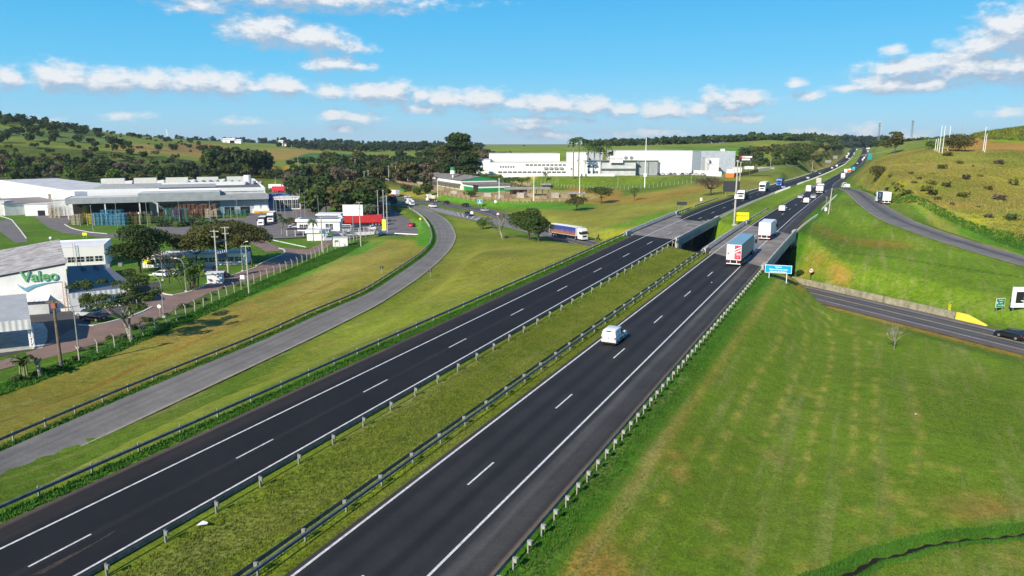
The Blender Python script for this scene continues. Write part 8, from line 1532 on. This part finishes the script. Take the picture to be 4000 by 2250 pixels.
# poles right of the right carriageway
t, _ = utility_pole(3236, 836, 7.6, 'leaning concrete pole with stays beside the slip road junction', CONCP, (), r=.15); MB().tube([(0, 0, 6.8), (1.2, .6, 0)], .02, 4).build('stay_wire', GALV, t); t.rotation_euler = (0, .06, 0)
t = thing('camera_pole', 'short grey pole with a box beside the leaning concrete pole', 'pole', G(3224, 832)); MB().tube([(0, 0, 0), (0, 0, 4.8)], .07, 6).build('pole', GALV, t); MB().box(-.2, .2, -.2, .2, 4.3, 4.8).build('box', GREYP, t); MB().box(-.3, .3, -.2, .2, .6, 1.6).build('cabinet', SIGNWHITE, t)
utility_pole(2888, 727, 11.5, 'white concrete pole by the meadow road, behind the light mast', CONCP, ((.98, .9),), r=.2); utility_pole(2868, 688, 9, 'far concrete pole by the orange container', CONCP, ((.95, .8),), r=.18); utility_pole(3172, 668, 9, 'concrete pole on the verge left of the far carriageway', CONCP, ((.97, .6),), r=.2); utility_pole(3009, 662, 8, 'thin pole before the dark hillside trees', CONCP, (), r=.15)
def cable(label, pts, sag=.8, r=.05, lift=0):
    P = [Vector(p) + Vector((0, 0, lift)) for p in pts]; t = thing('power_cable', label, 'cable', tuple(P[0])); q = []
    for a, b in zip(P[:-1], P[1:]): q += [tuple(a + (b - a) * f - P[0] - Vector((0, 0, 4 * sag * f * (1 - f)))) for f in np.linspace(0, .92, 8)]
    MB().tube(q + [tuple(P[-1] - P[0])], r, 4).build('wire', mat('pale_cable', (.5, .5, .42), .7), t)
cable('pale overhead cable climbing the dry bank to the white posts', [ptY(3160, 668, 470), ptY(3374, 604, 430), ptY(3557, 558, 390), ptY(3625, 538, 370), ptY(3725, 514, 350), ptY(3840, 500, 345)], 1.2, .07)
cable('overhead cable along the meadow road past the light mast', [ptY(2500, 690, 430), ptY(2888, 650, 400), ptY(3172, 638, 480), ptY(3262, 622, 560)], 1.5, .05)
cable('overhead cable between the timber pole and the T-shaped pole', [ptY(240, 1205, 88), ptY(973, 985, 148)], 1.6, .03); cable('overhead cable from the T-shaped pole to the billboard pole', [ptY(973, 985, 148), ptY(1260, 838, 205), ptY(1410, 810, 215)], 1.2, .03)
# litter in the grass
for i, (px, py, s_, l) in enumerate([(793, 2057, .35, 'torn white sheet lying in the median grass'), (2781, 1108, .14, 'white scrap on the field right of the near carriageway'), (3340, 1090, .22, 'white bag lying on the slope beyond the cross road'), (3578, 1625, .12, 'tiny white scrap in the middle of the near field')]):
    q = G(px, py); o = MB().add([(-s_, -s_ * .6, .05), (s_, -s_ * .4, .12), (s_ * .8, s_ * .6, .06), (-s_ * .3, s_ * .8, .15), (-s_ * .9, s_ * .3, .05)], [(0, 1, 2), (0, 2, 3), (0, 3, 4)]).build('litter', SIGNWHITE, None, q); o.location.z += .12; tag(o, l, 'litter')
# kerbs of the plant streets
KW = mat('white_kerb', (.72, .71, .66), .8, 0, .12, 2)
def kerb(label, pts, z=ZP, n=30, w=.18, sm=True):
    Q = smooth([pt(*q, z) for q in pts], n, 1) if sm else np.array([pt(*q, z) for q in pts]); b = Vector(Q[0]); t = thing('kerb', label, 'kerb', tuple(b)); tg_ = np.gradient(Q[:, :2], axis=0); tg_ /= np.hypot(*tg_.T)[:, None] + 1e-9
    secs = [[(q[0] - b.x - g_[1] * w, q[1] - b.y + g_[0] * w, -.05), (q[0] - b.x - g_[1] * w, q[1] - b.y + g_[0] * w, .17), (q[0] - b.x + g_[1] * w, q[1] - b.y - g_[0] * w, .17), (q[0] - b.x + g_[1] * w, q[1] - b.y - g_[0] * w, -.05)] for q, g_ in zip(Q, tg_)]
    MB().loft(secs).build('kerb_stones', KW, t)
kerb('white kerb curving round the green island by the dracaenas', [(606, 1131), (640, 1150), (676, 1154), (738, 1142), (816, 1107), (919, 1072), (1000, 1045)]); kerb('pale kerb before the black sedan and lawn', [(305, 1270), (360, 1274), (405, 1265), (500, 1241), (560, 1218), (594, 1200)]); kerb('white curved kerb below the rack stacks', [(253, 877), (275, 890), (300, 898), (350, 908), (420, 914)]); kerb('white kerb along the upper plant street', [(635, 871), (700, 863), (760, 856), (830, 853)]); kerb('white kerb of the lawn beside the gatehouse', [(1033, 931), (1110, 948), (1195, 966)], sm=False); kerb('white kerb round the dark lawn tip beside the red street', [(1000, 1040), (1055, 1013), (1100, 996), (1114, 985), (1108, 975), (1090, 970)]); kerb('white kerb of the grass bank at the far left', [(0, 844), (45, 858), (80, 900), (103, 932)]); kerb('white lane divider before the red semi truck', [(1340, 886), (1420, 880), (1520, 872)], z=ZS)
# motorcyclist
def rider(px, py, ang):
    p = pt(px, py, -1.95); p = (p[0], p[1], -1.9); m = thing('motorcycle', 'small dark motorcycle ridden ahead of the blue trailer truck', 'motorcycle', p, -R(ang))
    for y in (-.65, .65): w = MB().disc((0, y, .3), .3, (1, 0, 0), .12, 14).build('wheel', TYRE, m)
    MB().bar((0, -.6, .35), (0, .3, .75), .2, .25).bar((0, .3, .75), (0, .65, .3), .1).box(-.14, .14, -.1, .35, .7, .95).build('frame', BLACK, m); MB().bar((-.35, .4, 1.02), (.35, .4, 1.02), .04).build('handlebar', DARK, m); MB().box(-.13, .13, -.65, -.05, .74, .84).build('seat', DARK, m); MB().box(-.09, .09, .5, .6, .8, .98).build('headlight', LAMPW, m)
    me = bpy.data.meshes.new('body'); V = [(0, -.15, .92), (0, -.10, 1.18), (0, .0, 1.42), (0, .06, 1.56), (0, .10, 1.70), (-.2, .02, 1.40), (-.3, .22, 1.18), (-.3, .42, 1.06), (.2, .02, 1.40), (.3, .22, 1.18), (.3, .42, 1.06), (-.14, -.1, .88), (-.2, .28, .78), (-.2, .10, .38), (-.2, .26, .32), (.14, -.1, .88), (.2, .28, .78), (.2, .10, .38), (.2, .26, .32)]
    E_ = [(0, 1), (1, 2), (2, 3), (3, 4), (2, 5), (5, 6), (6, 7), (2, 8), (8, 9), (9, 10), (0, 11), (11, 12), (12, 13), (13, 14), (0, 15), (15, 16), (16, 17), (17, 18)]; me.from_pydata(V, E_, []); o = bpy.data.objects.new('person', me); C.objects.link(o); o.location = p; o.rotation_euler = (0, 0, -R(ang)); md = o.modifiers.new('skin', 'SKIN'); rad = [.15, .16, .17, .06, .11, .08, .055, .045, .08, .055, .045, .1, .085, .055, .05, .1, .085, .055, .05]
    for i, r in enumerate(rad): me.skin_vertices[0].data[i].radius = (r, r)
    me.skin_vertices[0].data[0].use_root = True; sd = o.modifiers.new('sub', 'SUBSURF'); sd.levels = 1; sd.render_levels = 1; me.materials.append(mat('rider_clothes', (.04, .045, .06), .85)); tag(o, 'motorcyclist in dark clothes and helmet riding ahead of the blue trailer truck', 'person')
    mb = MB(); mb.tube([(0, .10, 1.62 + .15 * (1 - math.cos(a))) for a in np.linspace(.2, PI - .2, 7)], [.16 * math.sin(a) for a in np.linspace(.2, PI - .2, 7)], 12); mb.build('helmet', BLACK, o, smooth=True)
rider(2337, 938, 146)

# ------------------------------------------------------------------ air
hm = bpy.data.meshes.new('haze'); mbh = MB().box(-5200, 5200, -260, 7600, -60, 150); hm.from_pydata(mbh.v, [], mbh.f); ho = bpy.data.objects.new('haze', hm); C.objects.link(ho); ho['kind'] = 'stuff'
hmat = bpy.data.materials.new('air'); hmat.use_nodes = True; hn = hmat.node_tree; hn.nodes.clear(); ov = hn.nodes.new('ShaderNodeOutputMaterial'); pv = hn.nodes.new('ShaderNodeVolumePrincipled'); pv.inputs['Color'].default_value = (.80, .90, 1, 1); pv.inputs['Density'].default_value = .00006; pv.inputs['Anisotropy'].default_value = .2
hn.links.new(pv.outputs[0], ov.inputs['Volume']); hm.materials.append(hmat)
